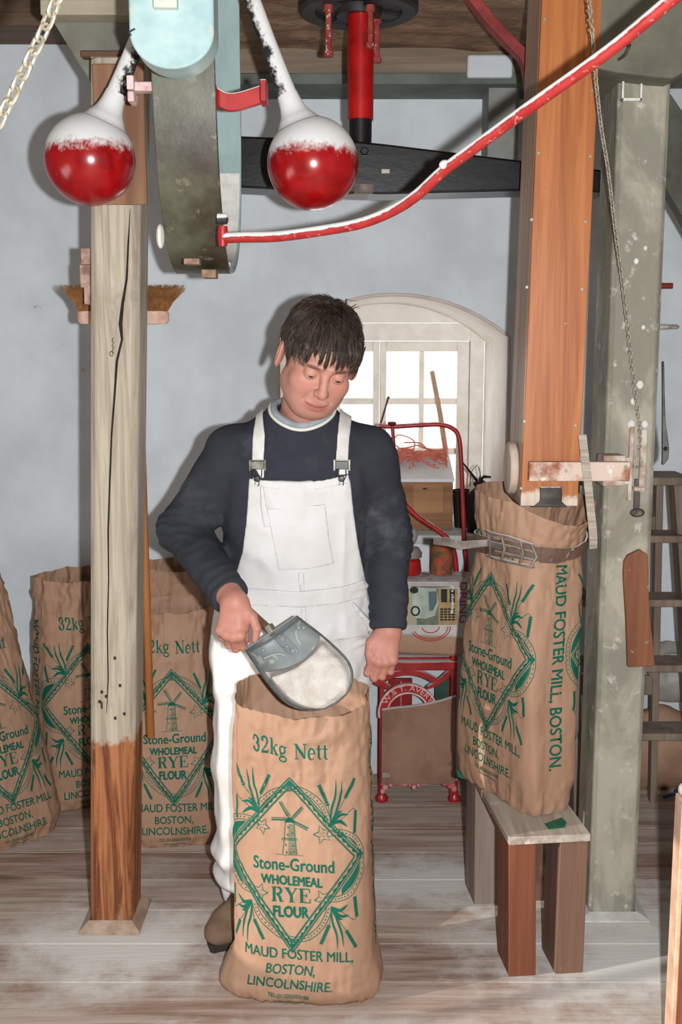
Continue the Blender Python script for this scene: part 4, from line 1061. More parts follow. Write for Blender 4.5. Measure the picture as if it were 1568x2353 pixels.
# sack clamped to the chute on the bench ------------------------------------------------------------
psiB = math.atan2(-0.905, 0.425)   # front faces away to the left
rimB = [(0.0, 0.016), (0.08, 0.012), (0.16, -0.020), (0.22, -0.044), (0.27, -0.046), (0.33, -0.024), (0.40, 0.006), (0.5, 0.016), (0.62, 0.03), (0.75, 0.034), (0.9, 0.028)]
bagB, TB, TnB, perB, rootB = make_bag('flour_sack', 'brown paper sack strapped to the foot of the orange chute, standing on the bench', 0.476, 2.892, 0.381, psiB + 0.06, 0.812,
    [(0, 0.178, 0.062, 7, 0, 0), (0.02, 0.183, 0.068, 7, 0, 0), (0.12, 0.182, 0.074, 10, 0.004, 0.0), (0.4, 0.166, 0.084, 8, 0.010, 0.002), (0.7, 0.154, 0.100, 4.5, 0.012, 0.016), (0.84, 0.142, 0.108, 2.6, 0.006, 0.030), (0.9, 0.152, 0.116, 2.6, 0.0, 0.036), (1, 0.165, 0.134, 2.5, 0.004, 0.048)],
    31, 0.0038, rim=rimB, gus=(1,), back_print=True, v_shift=0.035)
# belt round its neck
def belt_pt(uf, t, off):
    NV, NU = TB.shape[:2]
    j = t * (NV - 1); j0 = int(j); fj = j - j0; i = (uf % 1) * NU; i0 = int(i) % NU; i1 = (i0 + 1) % NU; fi = i - int(i)
    p = (TB[j0, i0] * (1 - fi) + TB[j0, i1] * fi) * (1 - fj) + (TB[j0 + 1, i0] * (1 - fi) + TB[j0 + 1, i1] * fi) * fj
    q = (TnB[j0, i0] * (1 - fi) + TnB[j0, i1] * fi); q[2] = 0; q /= np.linalg.norm(q) + 1e-9
    return Vector(p + q * off)
bl_ = thing('sack_belt', 'brown leather belt with iron buckle gripping the sack neck at the chute', 'belt', tuple(belt_pt(0.2, 0.85, 0)))
mb = MB(); V = []; nb_ = 96
for i in range(nb_):
    u = i / nb_; tl = 0.862 + 0.016 * math.sin(2 * math.pi * (u - 0.10))
    hv = 0.026
    V += [belt_pt(u, tl - hv, 0.004), belt_pt(u, tl + hv, 0.004), belt_pt(u, tl + hv, 0.009), belt_pt(u, tl - hv, 0.009)]
F = []
for i in range(nb_):
    j = (i + 1) % nb_
    for k in range(4): F.append((4 * i + k, 4 * i + (k + 1) % 4, 4 * j + (k + 1) % 4, 4 * j + k))
leather = mat('dusty brown leather', (112, 88, 74), (88, 66, 54), scale=14, rough=0.65, dust=0.6, spots=(34, 0.62, (166, 150, 140)))
obj('strap', MB().add(V, F), leather, bl_, angle=30)
mb = MB(); V = []
us = [0.17 + 0.006 * i for i in range(15)]
for u in us:
    tl = 0.862 + 0.016 * math.sin(2 * math.pi * (u - 0.10)); V += [belt_pt(u, tl - 0.030, 0.009), belt_pt(u, tl + 0.030, 0.009), belt_pt(u, tl + 0.030, 0.0125), belt_pt(u, tl - 0.030, 0.0125)]
n = len(us); F = [(0, 1, 2, 3), tuple(4 * (n - 1) + i for i in (3, 2, 1, 0))]
for i in range(n - 1):
    for k in range(4): F.append((4 * i + k, 4 * i + (k + 1) % 4, 4 * i + 4 + (k + 1) % 4, 4 * i + 4 + k))
obj('keeper', MB().add(V, F), leather, bl_, angle=30)
iron_d = mat('dusty buckle iron', (148, 138, 130), (104, 94, 88), scale=30, rough=0.5, metallic=0.4, dust=0.7)
bm_ = MB()
for t_ in (0.898, 0.822): bm_.tube([belt_pt(u, t_ , 0.013) for u in (-0.02, 0.02, 0.05, 0.08, 0.12, 0.155)], 0.0042, 8)
for u in (0.0, 0.06, 0.115, 0.15): bm_.tube([belt_pt(u, 0.822, 0.013), belt_pt(u + 0.012, 0.86, 0.020), belt_pt(u, 0.898, 0.013)], 0.004, 8)
for t_ in (0.872, 0.846): bm_.tube([belt_pt(u, t_, 0.016) for u in (0.03, 0.07, 0.11, 0.16)], 0.003, 8)
obj('buckle', bm_, iron_d, bl_)
lp = [belt_pt(0.06, 0.862, 0.016), belt_pt(0.0, 0.865, 0.020)]
e1, e2 = P(1060, 1254, 2.86), P(996, 1243, 2.90)
lvp = [lp[0], lp[1], e1, (e1 + e2) / 2 + Vector((0, 0, 0.004)), e2]; V = []
for i, p in enumerate(lvp):
    h = (0.008, 0.009, 0.011, 0.012, 0.010)[i]; V += [(p.x, p.y, p.z - h), (p.x, p.y + 0.006, p.z - h), (p.x, p.y + 0.006, p.z + h), (p.x, p.y, p.z + h)]
n = 5; F = [(0, 1, 2, 3), tuple(4 * (n - 1) + i for i in (3, 2, 1, 0))]
for i in range(n - 1):
    for k in range(4): F.append((4 * i + k, 4 * i + (k + 1) % 4, 4 * i + 4 + (k + 1) % 4, 4 * i + 4 + k))
obj('lever', MB().add(V, F), iron_d, bl_, bev=0.001, label='flat iron buckle lever')
# green tape peeping out under the sack on the bench
tape_m = mat('green tape', (40, 110, 84), (30, 92, 70), scale=30, rough=0.6)
for pts in ([(1252, 1893), (1292, 1879), (1302, 1890), (1298, 1902), (1262, 1906)],):
    q = [G(x, y, 0.3795) for x, y in pts]
    obj('bottom_tape', MB().prism([(p.x, p.y, 0.3793) for p in q], (0, 0, 0.0012)), tape_m, bagB, smooth=False, label='green bottom tape')
q = [P(1050, 1770, 3.03), P(1112, 1790, 2.98), P(1106, 1802, 2.98), P(1052, 1785, 3.03)]
obj('bottom_tape', MB().prism(q, (0.004, 0.010, 0)), tape_m, bagB, smooth=False, label='green bottom tape')

# the sacks standing at the left against the wall ----------------------------------------------------
rimL = [(0.0, 0.0), (0.15, 0.012), (0.27, 0.03), (0.4, 0.025), (0.5, 0.03), (0.65, 0.02), (0.75, 0.028), (0.9, 0.004)]
body = [(0, 0.17, 0.10, 3.2, 0, 0), (0.04, 0.185, 0.115, 3.0, 0, 0), (0.12, 0.185, 0.118, 3.0, 0, 0), (0.5, 0.176, 0.108, 3.0, 0, 0), (0.8, 0.168, 0.085, 2.6, 0, 0), (1, 0.165, 0.070, 2.4, 0, 0)]
make_bag('flour_sack', 'brown paper sack right of the left post, under the wooden broom handle', P(404, 1700, 3.42).x, 3.44, 0.0, 0.20, 0.765, body, 41, 0.0042, rim=rimL, gus=(-1,))
make_bag('flour_sack', 'brown paper sack left of the left post, its side lettering turned to view', P(182, 1650, 3.70).x, 3.74, 0.0, 0.66, 0.80,
    [(r[0], r[1] * 0.92, r[2], r[3], r[4], r[5]) for r in body], 53, 0.0055, rim=rimL, gus=(-1,))
make_bag('flour_sack', 'brown paper sack cut by the left picture edge, leaning over', P(10, 1650, 3.52).x + 0.02, 3.42, 0.0, 0.85, 0.84,
    [(0, 0.16, 0.10, 3, 0, 0), (0.06, 0.185, 0.125, 2.8, 0, 0), (0.25, 0.185, 0.120, 2.6, 0, 0), (0.6, 0.165, 0.10, 2.6, 0, 0), (1, 0.14, 0.06, 2.4, 0, 0)], 67, 0.005, rim=rimL, gus=(-1,), tilt=(-0.14, 0.02))
make_bag('flour_sack', 'red printed brown sack standing behind by the wall, beside the man', P(432, 1500, 3.80).x, 3.825, 0.0, 0.06, 0.82,
    [(r[0], r[1] * 1.04, r[2], r[3], r[4], r[5]) for r in body], 71, 0.005, ink=red_ink, rim=rimL, gus=())
# ================================================================ BROOM, SCALE, SILL THINGS, LADDER
br_ = thing('broom', 'upturned broom with tan bristles behind the left post, its handle hanging down', 'broom', tuple(P(285, 745, 3.02)))
cen = P(281, 728, 3.02)
blk = mat('pinkish dusty wood', (214, 182, 164), (186, 146, 126), scale=30, rough=0.8)
bx = (P(388, 728, 3.02).x - P(176, 728, 3.02).x) / 2
obj('brush_block', MB().lathe([(0.0001, 0), (0.94, 0), (1.0, 0.008), (1.0, 0.028), (0.97, 0.034), (0.0001, 0.034)], Matrix.Translation((cen.x, 3.035, P(281, 744, 3.02).z)) @ Matrix.Diagonal((bx, 0.030, 1, 1)), 40), blk, br_)
bs = MB(); zb0 = P(281, 744, 3.02).z + 0.03
rr = random.Random(9)
for i in range(1500):
    u = rr.uniform(-1, 1); w = rr.uniform(-1, 1) * math.sqrt(max(0, 1 - u * u)); x = cen.x + u * bx * 0.95; y = 3.035 + w * 0.027
    l = 0.068 + rr.uniform(-0.012, 0.008); sp = u * 0.036 + 0.010 * (u > 0) * u + rr.uniform(-0.012, 0.012)
    p0 = Vector((x, y, zb0)); p1 = Vector((x + sp * 0.35, y + w * 0.01, zb0 + l * 0.5)); p2 = Vector((x + sp, y + w * 0.02 + rr.uniform(-.006, .006), zb0 + l))
    bs.tube([p0, p1, p2], [0.0012, 0.0011, 0.0006], 3, caps=False)
o = obj('bristles', bs, mat('tan bristle', (172, 122, 76), (136, 90, 54), scale=50, rough=0.7), br_); o['kind'] = 'stuff'
h0, h1 = P(292, 735, 3.06), P(346, 1696, 3.12)
h0 = Vector((P(316, 746, 3.03).x, 3.035, P(318, 746, 3.03).z)); h1 = P(347, 1694, 3.19)
obj('handle', MB().tube([h0, h1], 0.0115, 12), wood('orange brown handle', (176, 112, 62), (150, 90, 46), 'z', rough=0.45), br_, bev=0.002)
hk = thing('wall_bracket', 'small rusty flour-specked bracket on the left side of the post above the broom', 'bracket', tuple(P(200, 640, 2.97)))
mb = MB()
for x0, y0, x1, y1 in ((193, 610, 206, 573), (191, 662, 206, 611), (200, 700, 207, 660)):
    a, b = P(x0, y0, 2.93), P(x1, y1, 2.93); mb.box((a.x, 2.90, a.z), (LX1 - 0.075, 2.95, b.z))
obj('plate', mb, mat('rusty flaking plate', (190, 160, 146), (128, 98, 84), scale=40, rough=0.8), hk, bev=0.001)

# platform scale -----------------------------------------------------------------------------------
sc_red = mat('red cast iron paint', (170, 34, 36), (138, 22, 26), scale=14, rough=0.35, dust=0.72, spec=0.5)
SYF = 3.68
ps = thing('platform_scale', 'red cast-iron platform scale with wooden front board behind the man, by the window', 'scale', (P(960, 1700, SYF).x, SYF + 0.1, 0))
def bxp(mb, x0, y0, x1, y1, ya, yb):
    a, b = P(x0, y1, ya), P(x1, y0, ya); return mb.box((a.x, ya, a.z), (b.x, yb, b.z))
for x0, x1 in ((872, 884), (1034, 1052)):
    a, b = P(x0, 1820, SYF), P(x1, 1480, SYF)
    obj('frame_post', MB().box((a.x, SYF, 0.006), (b.x, SYF + 0.03, b.z)), sc_red, ps, bev=0.003)
    obj('frame_post', MB().box((a.x, SYF + 0.19, 0.002), (b.x, SYF + 0.22, b.z)), sc_red, ps, bev=0.003)
obj('top_rail', bxp(MB(), 872, 1521, 1052, 1541, SYF - 0.006, SYF + 0.03), sc_red, ps, bev=0.004)
obj('top_rail', bxp(MB(), 872, 1508, 1052, 1518, SYF + 0.17, SYF + 0.22), sc_red, ps, bev=0.004)
# arch plate
ac = P(938, 1630, SYF); ro, ri = P(1005, 1630, SYF).x - ac.x, P(989, 1630, SYF).x - ac.x - 0.006
zr = ac.z - 0.01
def ring_arc(r0, r1, a0, a1, n, y0, y1, cz=None):
    cz = zr if cz is None else cz; V = []
    for i in range(n + 1):
        a = math.radians(a0 + (a1 - a0) * i / n)
        for r, y in ((r0, y0), (r1, y0), (r1, y1), (r0, y1)): V.append((ac.x + r * math.cos(a), y, cz + r * math.sin(a)))
    F = [(0, 1, 2, 3), tuple(4 * n + i for i in (3, 2, 1, 0))]
    for i in range(n):
        for k in range(4): F.append((4 * i + k, 4 * i + (k + 1) % 4, 4 * i + 4 + (k + 1) % 4, 4 * i + 4 + k))
    return V, F
ri = ro * 0.70
obj('arch_plate', MB().add(*ring_arc(ri, ro, -10, 190, 28, SYF - 0.004, SYF + 0.016)), sc_red, ps, bev=0.002)
duste = mat('dusty pink edge', (214, 190, 184), (196, 150, 146), scale=40, rough=0.8)
obj('arch_rim', MB().add(*ring_arc(ro - 0.003, ro + 0.003, -10, 190, 28, SYF - 0.010, SYF + 0.002)).add(*ring_arc(ri - 0.002, ri + 0.003, -10, 190, 28, SYF - 0.010, SYF + 0.002)), duste, ps, label='dust-edged rims')
lt = MB(); word = 'W.& T. AVERY'
Vt, Ft = text_tris(word, 0.0275)
wt = max(v[0] for v in Vt); rm = ri + (ro - ri) * 0.26
for x, y in Vt:
    a = math.radians(158 - 134 * x / wt); r = rm + y; lt.V.append((ac.x + r * math.cos(a), SYF - 0.0062, zr + r * math.sin(a)))
nv = len(lt.V); lt.V += [(x, SYF - 0.0035, z) for x, y, z in lt.V]; lt.F = [f for f in Ft] + [tuple(i + nv for i in f[::-1]) for f in Ft]
obj('lettering', lt, duste, ps, smooth=False, label='raised dusty lettering round the arch')
# spandrel webs and back plate with pale stripe
for s_ in (-1, 1):
    w = spline([(ac.x + s_ * ro * 0.62, SYF + 0.005, zr + ro * 0.86), (ac.x + s_ * ro * 1.0, SYF + 0.005, zr + ro * 1.05), (ac.x + s_ * ro * 1.45, SYF + 0.005, zr + ro * 1.42)], 6)
    V = []
    for i, p in enumerate(w):
        h = 0.006 + 0.014 * i / len(w); V += [(p.x - 0.004, p.y - 0.01, p.z - h), (p.x - 0.004, p.y + 0.01, p.z - h), (p.x + 0.004, p.y + 0.01, p.z + h), (p.x + 0.004, p.y - 0.01, p.z + h)]
    n = len(w); F = [(0, 1, 2, 3), tuple(4 * (n - 1) + i for i in (3, 2, 1, 0))]
    for i in range(n - 1):
        for k in range(4): F.append((4 * i + k, 4 * i + (k + 1) % 4, 4 * i + 4 + (k + 1) % 4, 4 * i + 4 + k))
    obj('spandrel', MB().add(V, F), sc_red, ps, bev=0.002)
obj('upper_arch', MB().add(*ring_arc(ro * 1.42, ro * 1.62, 50, 130, 12, SYF - 0.002, SYF + 0.02, zr - 0.012)), sc_red, ps, bev=0.002)
bp_ = MB(); bxp(bp_, 895, 1560, 948, 1640, SYF + 0.1, SYF + 0.115); obj('back_plate', bp_, mat('dull red plate', (150, 34, 34), (120, 22, 24), scale=12, rough=0.5), ps, bev=0.003)
bp_ = MB(); bxp(bp_, 921, 1565, 923, 1640, SYF + 0.097, SYF + 0.1); obj('stripe', bp_, duste, ps)
bp_ = MB(); bxp(bp_, 1000, 1560, 1032, 1640, SYF + 0.13, SYF + 0.15); obj('side_plate', bp_, mat('dark green panel', (52, 84, 70), (40, 62, 54), scale=8, rough=0.6), ps)
# wooden front board, dipped top edge
a, b = P(876, 1795, SYF), P(1044, 1795, SYF)
tops = [(0, 1632), (0.2, 1627), (0.4, 1624), (0.6, 1619), (0.8, 1611), (1, 1600)]
pts = [(a.x, SYF - 0.03, a.z), (b.x, SYF - 0.03, b.z)] + [(a.x + (b.x - a.x) * u, SYF - 0.03, P(960, y, SYF - 0.03).z) for u, y in reversed(tops)]
obj('front_board', MB().prism(pts, (0, 0.022, 0)), mat('scuffed dull brown board', (152, 118, 98), (124, 92, 76), scale=6, rough=0.8, spots=(14, 0.66, (96, 74, 64)), dust=0.7), ps, bev=0.003, smooth=False)
bp_ = MB(); bxp(bp_, 880, 1776, 896, 1786, SYF - 0.033, SYF - 0.03); obj('plate', bp_, silver, ps)
orn = MB()
for px, py, r in ((952, 1808, .010), (942, 1802, .008), (962, 1802, .008), (1022, 1798, .012), (1036, 1802, .016), (1010, 1796, .008), (1044, 1812, .012), (886, 1808, .012), (898, 1802, .009), (880, 1818, .010)):
    p = P(px, py, SYF - 0.01); orn.ell((p.x, SYF - 0.012, p.z), (r, 0.012, r), 10, 8)
p0, p1, p2 = P(876, 1800, SYF), P(952, 1801, SYF), P(1044, 1793, SYF)
orn.tube(spline([p0, p1, p2], 6), 0.007, 8)
obj('ornament', orn, mat('dusty red casting', (186, 60, 62), (204, 160, 156), scale=26, rough=0.6), ps, label='dusty cast ornament')
for px in (878, 1046):
    a = P(px, 1815, SYF); obj('foot', MB().lathe([(0.022, 0.0015), (0.024, 0.012), (0.013, 0.03), (0.011, 0.08)], Matrix.Translation((a.x, SYF + 0.015, 0)), 16), sc_red, ps)
# weigh-beam hoop behind: a red bent bar
HY = SYF + 0.2
hoop = spline([P(870, 978, HY), P(905, 980, HY), P(960, 977, HY), P(1015, 976, HY), P(1045, 988, HY), P(1056, 1012, HY), P(1060, 1060, HY), P(1064, 1150, HY), P(1068, 1250, HY), P(1072, 1330, HY), P(1052, 1500, HY)], 8)
obj('hoop', MB().tube(hoop, 0.0085, 10), sc_red, ps, label='red bent top hoop')
swan = spline([P(902, 975, HY), P(908, 1060, HY), P(914, 1120, HY), P(924, 1150, HY), P(960, 1187, HY), P(1000, 1214, HY), P(1030, 1240, HY), P(1045, 1275, HY), P(1050, 1330, HY)], 8)
obj('stay', MB().tube(swan, [0.007] * 20 + [0.010] * (len(swan) - 20), 10), sc_red, ps, label='red swan-necked stay')
a = P(901, 976, HY); obj('knob', MB().lathe([(0.0001, 0.006), (0.014, 0.004), (0.016, -0.002), (0.010, -0.012)], Matrix.Translation((a.x, HY, a.z + 0.006)), 14), mat('dark red knob', (96, 34, 32), rough=0.5), ps)
# shelf table of the scale
TZ = P(1000, 1345, SYF - 0.03).z
a, b = P(800, 1345, SYF), P(1092, 1345, SYF)
tbm = wood('grey shelf board', (150, 138, 126), (116, 100, 88), 'x')
obj('shelf', MB().box((a.x, SYF - 0.02, TZ - 0.035), (b.x + 0.002, SYF + 0.235, TZ - 0.012)), tbm, ps, bev=0.003)
for px in (886, 1050):
    a = P(px, 1500, SYF + 0.1); obj('support', MB().box((a.x - 0.012, SYF + 0.18, P(px, 1490, SYF).z - 0.01), (a.x + 0.012, SYF + 0.22, TZ - 0.036)), sc_red, ps, bev=0.002)

# newspapers on the shelf
paper = mat('newsprint', (206, 200, 196), (186, 180, 178), scale=20, rough=0.85)
def paperbox(name, x0, x1, y, z0, z1, m, parent): return obj(name, MB().box((x0, y - 0.002, z0), (x1, y, z1)), m, parent, smooth=False)
np_ = thing('newspaper', 'newspaper hanging over the shelf front showing an upside car photo', 'newspaper', (P(1000, 1400, SYF - 0.03).x, SYF - 0.03, TZ))
np_['label'] = 'newspaper hanging down the shelf front with a sideways car photo'
NY = SYF - 0.026
zl = P(1000, 1458, NY).z
xa, xb = P(905, 1400, NY).x, P(1078, 1400, NY).x
def sheet(u, v):   # lies on the shelf, folds over the edge and hangs
    L1 = 0.17; L2 = TZ - 0.010 - zl; s_ = v * (L1 + L2)
    if s_ < L1: return (xa + (xb - xa) * u + 0.03 * (1 - s_ / L1) * 0, NY + (L1 - s_), TZ - 0.0092 + 0.002 * math.sin(9 * u))
    d = s_ - L1; return (xa + (xb - xa) * u, NY - 0.004 * math.sin(3 * u + d * 20) - 0.003, TZ - 0.011 - d + 0.012 * u * (d / L2) * -1)
obj('sheet', MB().grid(sheet, 20, 30), paper, np_, solid=0.001)
def flat(name, quads, m, label=None, dy=0.0095):
    mb = MB()
    for q in quads:
        pts = [P(x, y, NY - dy) for x, y in q]; n0 = len(mb.V); mb.V += [(p.x, NY - dy, p.z) for p in pts]; mb.F.append(tuple(range(n0, n0 + len(pts))))
    return obj(name, mb, m, np_, smooth=False, label=label)
def rect(x0, y0, x1, y1): return [(x0, y0), (x1, y0), (x1, y1), (x0, y1)]
ink_g = mat('printed grey green', (120, 128, 108), (98, 104, 88), scale=30, rough=0.85)
flat('photo', [rect(936, 1352, 1053, 1436)], ink_g, 'printed car photograph', 0.0085)
flat('photo_road', [rect(936, 1352, 958, 1436)], mat('printed pale grey', (166, 160, 138), rough=0.85), dy=0.0090)
flat('photo_car', [[(950, 1352), (1003, 1352), (1008, 1385), (1000, 1415), (978, 1422), (956, 1420), (948, 1400)]], mat('printed silver', (186, 194, 182), (150, 160, 148), scale=18, rough=0.85), dy=0.0095)
flat('photo_glass', [[(985, 1360), (1004, 1358), (1005, 1384), (996, 1402), (987, 1404)]], mat('printed blue grey', (92, 108, 108), rough=0.85), dy=0.0100)
flat('photo_wheel', [[(955 + 11 * math.cos(k * math.pi / 8), 1404 + 12 * math.sin(k * math.pi / 8)) for k in range(16)], [(952 + 10 * math.cos(k * math.pi / 8), 1356 + 8 * math.sin(k * math.pi / 8)) for k in range(16)]], mat('printed black', (48, 48, 44), rough=0.85), dy=0.0105)
flat('photo_wheel_hub', [[(955 + 7 * math.cos(k * math.pi / 8), 1404 + 8 * math.sin(k * math.pi / 8)) for k in range(16)]], MATS['printed silver'], dy=0.0110)
flat('photo_building', [rect(1008, 1352, 1053, 1436)], mat('printed tan', (176, 150, 110), (150, 122, 84), scale=30, rough=0.85), dy=0.0092)
flat('photo_window', [rect(1012 + 9 * i, 1398 + 6 * j, 1019 + 9 * i, 1402 + 6 * j) for i in range(4) for j in range(5)] + [rect(1014, 1354, 1028, 1384), rect(1034, 1354, 1046, 1384)], MATS['printed black'], dy=0.0098)
def rot_text(body, x, y0, y1, h, m, name, dy, bold=0.0):   # reads downward, cap tops to the right
    Vt, Ft = text_tris(body, 1.0, bold); xa_ = min(v[0] for v in Vt); xb_ = max(v[0] for v in Vt); mb = MB()
    for u, w in Vt:
        p = P(x + w / _cap * h, y0 + (u - xa_) / (xb_ - xa_) * (y1 - y0), NY - dy); mb.V.append((p.x, NY - dy, p.z))
    mb.F = list(Ft); return obj(name, mb, m, np_, smooth=False)
rot_text('DRING', 1057, 1338, 1432, 17, mat('printed maroon', (140, 66, 92), rough=0.85), 'headline', 0.0100)
rot_text("p's clothing", 1038, 1346, 1410, 6, mat('printed white', (232, 230, 226), rough=0.85), 'caption', 0.0106, 0.02)
n2 = thing('newspaper', 'folded newspapers lying flat on the shelf top beside the tin', 'newspaper', (P(1020, 1330, SYF).x, SYF + 0.05, TZ))
xc, xd = P(918, 1330, SYF + 0.05).x, P(1094, 1330, SYF + 0.05).x
for k in range(3):
    obj('fold', MB().box((xc + 0.004 * k, SYF - 0.020 + 0.004 * k, TZ - 0.006 + 0.005 * k), (xd - 0.005 * k, SYF + 0.16, TZ - 0.0015 + 0.005 * k)), paper, n2, bev=0.001, seg=1)
pv = MB(); rr = random.Random(5)
zt_ = TZ + 0.0091
cols = [mat('printed lilac', (176, 160, 190), rough=0.85), mat('printed pale pink', (206, 170, 164), rough=0.85), mat('printed grey', (138, 132, 134), rough=0.85)]
for k, m_ in enumerate(cols):
    mb = MB()
    for i in range(16):
        x = xc + 0.01 + rr.random() * (xd - xc - 0.05); y = SYF + rr.random() * 0.13; w = 0.008 + rr.random() * 0.02; d = 0.004 + rr.random() * 0.012
        mb.box((x, y, zt_ - 0.0004 * (k + 1) * 0 - 0.0005), (x + w, y + d, zt_ + 0.0001 * (k + 1)))
    obj('print', mb, m_, n2, smooth=False)
# brown paper sack folded over the rail under the newspaper
fs = thing('folded_sack', 'flat brown sack with red print hanging under the newspaper', 'sack', tuple(P(1000, 1505, NY)))
def fsf(u, v):
    p = P(895 + (1072 - 895) * u, 1440 + v * (66 - 6 + 10 * u), NY + 0.008); return (p.x, NY + 0.010 - 0.006 * math.sin(math.pi * v) - 0.004 * math.sin(7 * u), p.z)
obj('paper', MB().grid(fsf, 20, 8), kraft, fs, solid=0.002)
rp_ = MB()
def fpt(x, y): p = P(x, y, NY - 0.003); return (p.x, NY - 0.0010, p.z)
for r in (46, 40, 20):
    pts = [(990 + r * math.cos(math.radians(a)), 1440 + r * 0.72 * math.sin(math.radians(a))) for a in range(0, 181, 10)]
    V, F = ribbon2(pts, 2.2); n0 = len(rp_.V); rp_.V += [fpt(*p) for p in V]; rp_.F += [tuple(i + n0 for i in f) for f in F]
obj('print', rp_, red_ink, fs, smooth=False)

# things on the shelf: tin, red box, grey bag
tn = P(1015, 1304, SYF + 0.12)
tin = thing('tin', 'round tin with a colourful floral label on the shelf left of the sack buckle', 'tin', (tn.x, SYF + 0.12, TZ + 0.009))
r_t = 0.040; TT = TZ + 0.0095; ht = P(1015, 1244, SYF + 0.12).z - TT
obj('can', MB().lathe([(0.0001, 0.0), (r_t - 0.002, 0), (r_t, 0.003), (r_t, ht - 0.004), (r_t + 0.0015, ht - 0.002), (r_t - 0.001, ht), (r_t - 0.003, ht - 0.006), (0.0001, ht - 0.008)], Matrix.Translation((tn.x, SYF + 0.12, TT)), 32), mat('tin label', (168, 92, 62), (92, 84, 60), scale=26, rough=0.45, spots=(34, 0.58, (196, 66, 44)), contrast=(0.4, 0.6)), tin)
obj('rim', MB().tube([(tn.x + r_t * math.cos(i * math.pi / 12), SYF + 0.12 + r_t * math.sin(i * math.pi / 12), TT + ht) for i in range(24)], 0.002, 6, close=True), mat('rusty rim', (90, 70, 58), rough=0.5, metallic=0.5), tin)
rbx = thing('red_cap_tub', 'red-lidded tub partly hidden behind the man’s arm on the shelf', 'tub', tuple(P(945, 1308, SYF + 0.12)))
rbx['label'] = 'red tub partly hidden behind the arm of the man on the shelf'
a = P(942, 1305, SYF + 0.12)
obj('tub', MB().lathe([(0.0001, 0), (0.045, 0), (0.050, 0.01), (0.046, 0.05), (0.030, 0.062), (0.0001, 0.064)], Matrix.Translation((a.x - 0.008, SYF + 0.12, TT)), 24), mat('red plastic', (190, 44, 38), (160, 30, 28), scale=10, rough=0.4), rbx)
obj('neck', MB().lathe([(0.040, 0.060), (0.042, 0.075), (0.030, 0.095), (0.0001, 0.1)], Matrix.Translation((a.x + 0.002, SYF + 0.12, TT)), 24), mat('dusty grey plastic', (140, 130, 124), (112, 104, 98), scale=20, rough=0.6), rbx)
gb = thing('grey_bag', 'crumpled pale grey bag end showing beside the arm of the man', 'bag', tuple(P(935, 1255, SYF + 0.17)))
a = P(918, 1236, 3.86); b_e = MB(); b_e.ell((a.x, 3.865, a.z), (0.060, 0.045, 0.062), 28, 20)
b_e.V = [tuple(Vector(v) + Vector((1, 0.3, 0.6)) * 0.012 * float(vnoise(np.array([v]), 26, 2)[0])) for v in b_e.V]
obj('cloth', b_e, mat('pale grey plastic', (176, 172, 164), (150, 146, 140), scale=10, rough=0.6), gb)

# on the window sill: slope-topped wooden box with twine, sticks, oil can, dark jar -------------------
wbx = thing('wooden_box', 'small wooden box with sloping white-dusted lid on the window sill', 'box', (P(975, 1190, 4.06).x, 4.16, sill_z))
BYF = 4.06
a, b = P(897, 1200, BYF), P(1042, 1108, BYF)
zt0 = b.z; zt1 = zt0 + 0.085; yb_ = BYF + 0.26
pts = [(a.x, BYF, sill_z + 0.001), (a.x, yb_, sill_z + 0.001), (a.x, yb_, zt1), (a.x, BYF, zt0)]
boxw = wood('old brown box pine', (160, 118, 82), (126, 86, 58), 'x', spots=(16, 0.68, (96, 66, 46)))
obj('body', MB().prism(pts, (b.x - a.x, 0, 0)), boxw, wbx, bev=0.003, smooth=False)
lid = [(a.x - 0.004, BYF - 0.008, zt0 + 0.0006), (a.x - 0.004, yb_, zt1 + 0.0036), (a.x - 0.004, yb_, zt1 + 0.016), (a.x - 0.004, BYF - 0.008, zt0 + 0.013)]
obj('lid', MB().prism(lid, (b.x - a.x + 0.008, 0, 0)), mat('white dusted lid', (226, 226, 228), (206, 204, 204), scale=8, rough=0.8), wbx, bev=0.002, smooth=False)
c, d = P(949, 1179, BYF), P(1020, 1109 + 4, BYF)
obj('panel', MB().box((c.x, BYF - 0.005, c.z), (d.x, BYF + 0.001, d.z)), wood('box panel pine', (172, 128, 88), (146, 104, 70), 'x'), wbx, bev=0.002)
p = P(977, 1123, BYF - 0.006); obj('label_slot', MB().box((p.x - 0.008, BYF - 0.0068, p.z - 0.003), (p.x + 0.008, BYF - 0.004, p.z + 0.003)), mat('dark slot', (40, 36, 32), rough=0.6), wbx)
tw = MB(); rr = random.Random(12)
tc_ = Vector((P(965, 1040, BYF + 0.14).x, BYF + 0.15, (zt0 + zt1) / 2 + 0.045))
for i in range(80):
    base = tc_ + Vector((rr.uniform(-0.085, 0.085), rr.uniform(-0.05, 0.05), rr.uniform(-0.014, 0.018)))
    pts = [base]; dr = Vector((rr.choice((-1, 1)), rr.uniform(-.4, .4), rr.uniform(-.1, .25))).normalized()
    for k in range(6):
        nxt = pts[-1] + dr * 0.026
        nxt.x = min(max(nxt.x, tc_.x - 0.115), tc_.x + 0.10); nxt.y = min(max(nxt.y, tc_.y - 0.075), tc_.y + 0.075)
        lo = zt0 + (nxt.y - BYF) / 0.26 * 0.085 + 0.019
        nxt.z = min(max(nxt.z, lo), lo + 0.06); pts.append(nxt); dr = (dr + Vector((rr.uniform(-.6, .6), rr.uniform(-.6, .6), rr.uniform(-.5, .3)))).normalized()
    pts[0].z = max(pts[0].z, zt0 + (pts[0].y - BYF) / 0.26 * 0.085 + 0.019)
    tw.tube(spline(pts, 4), 0.0030, 5)
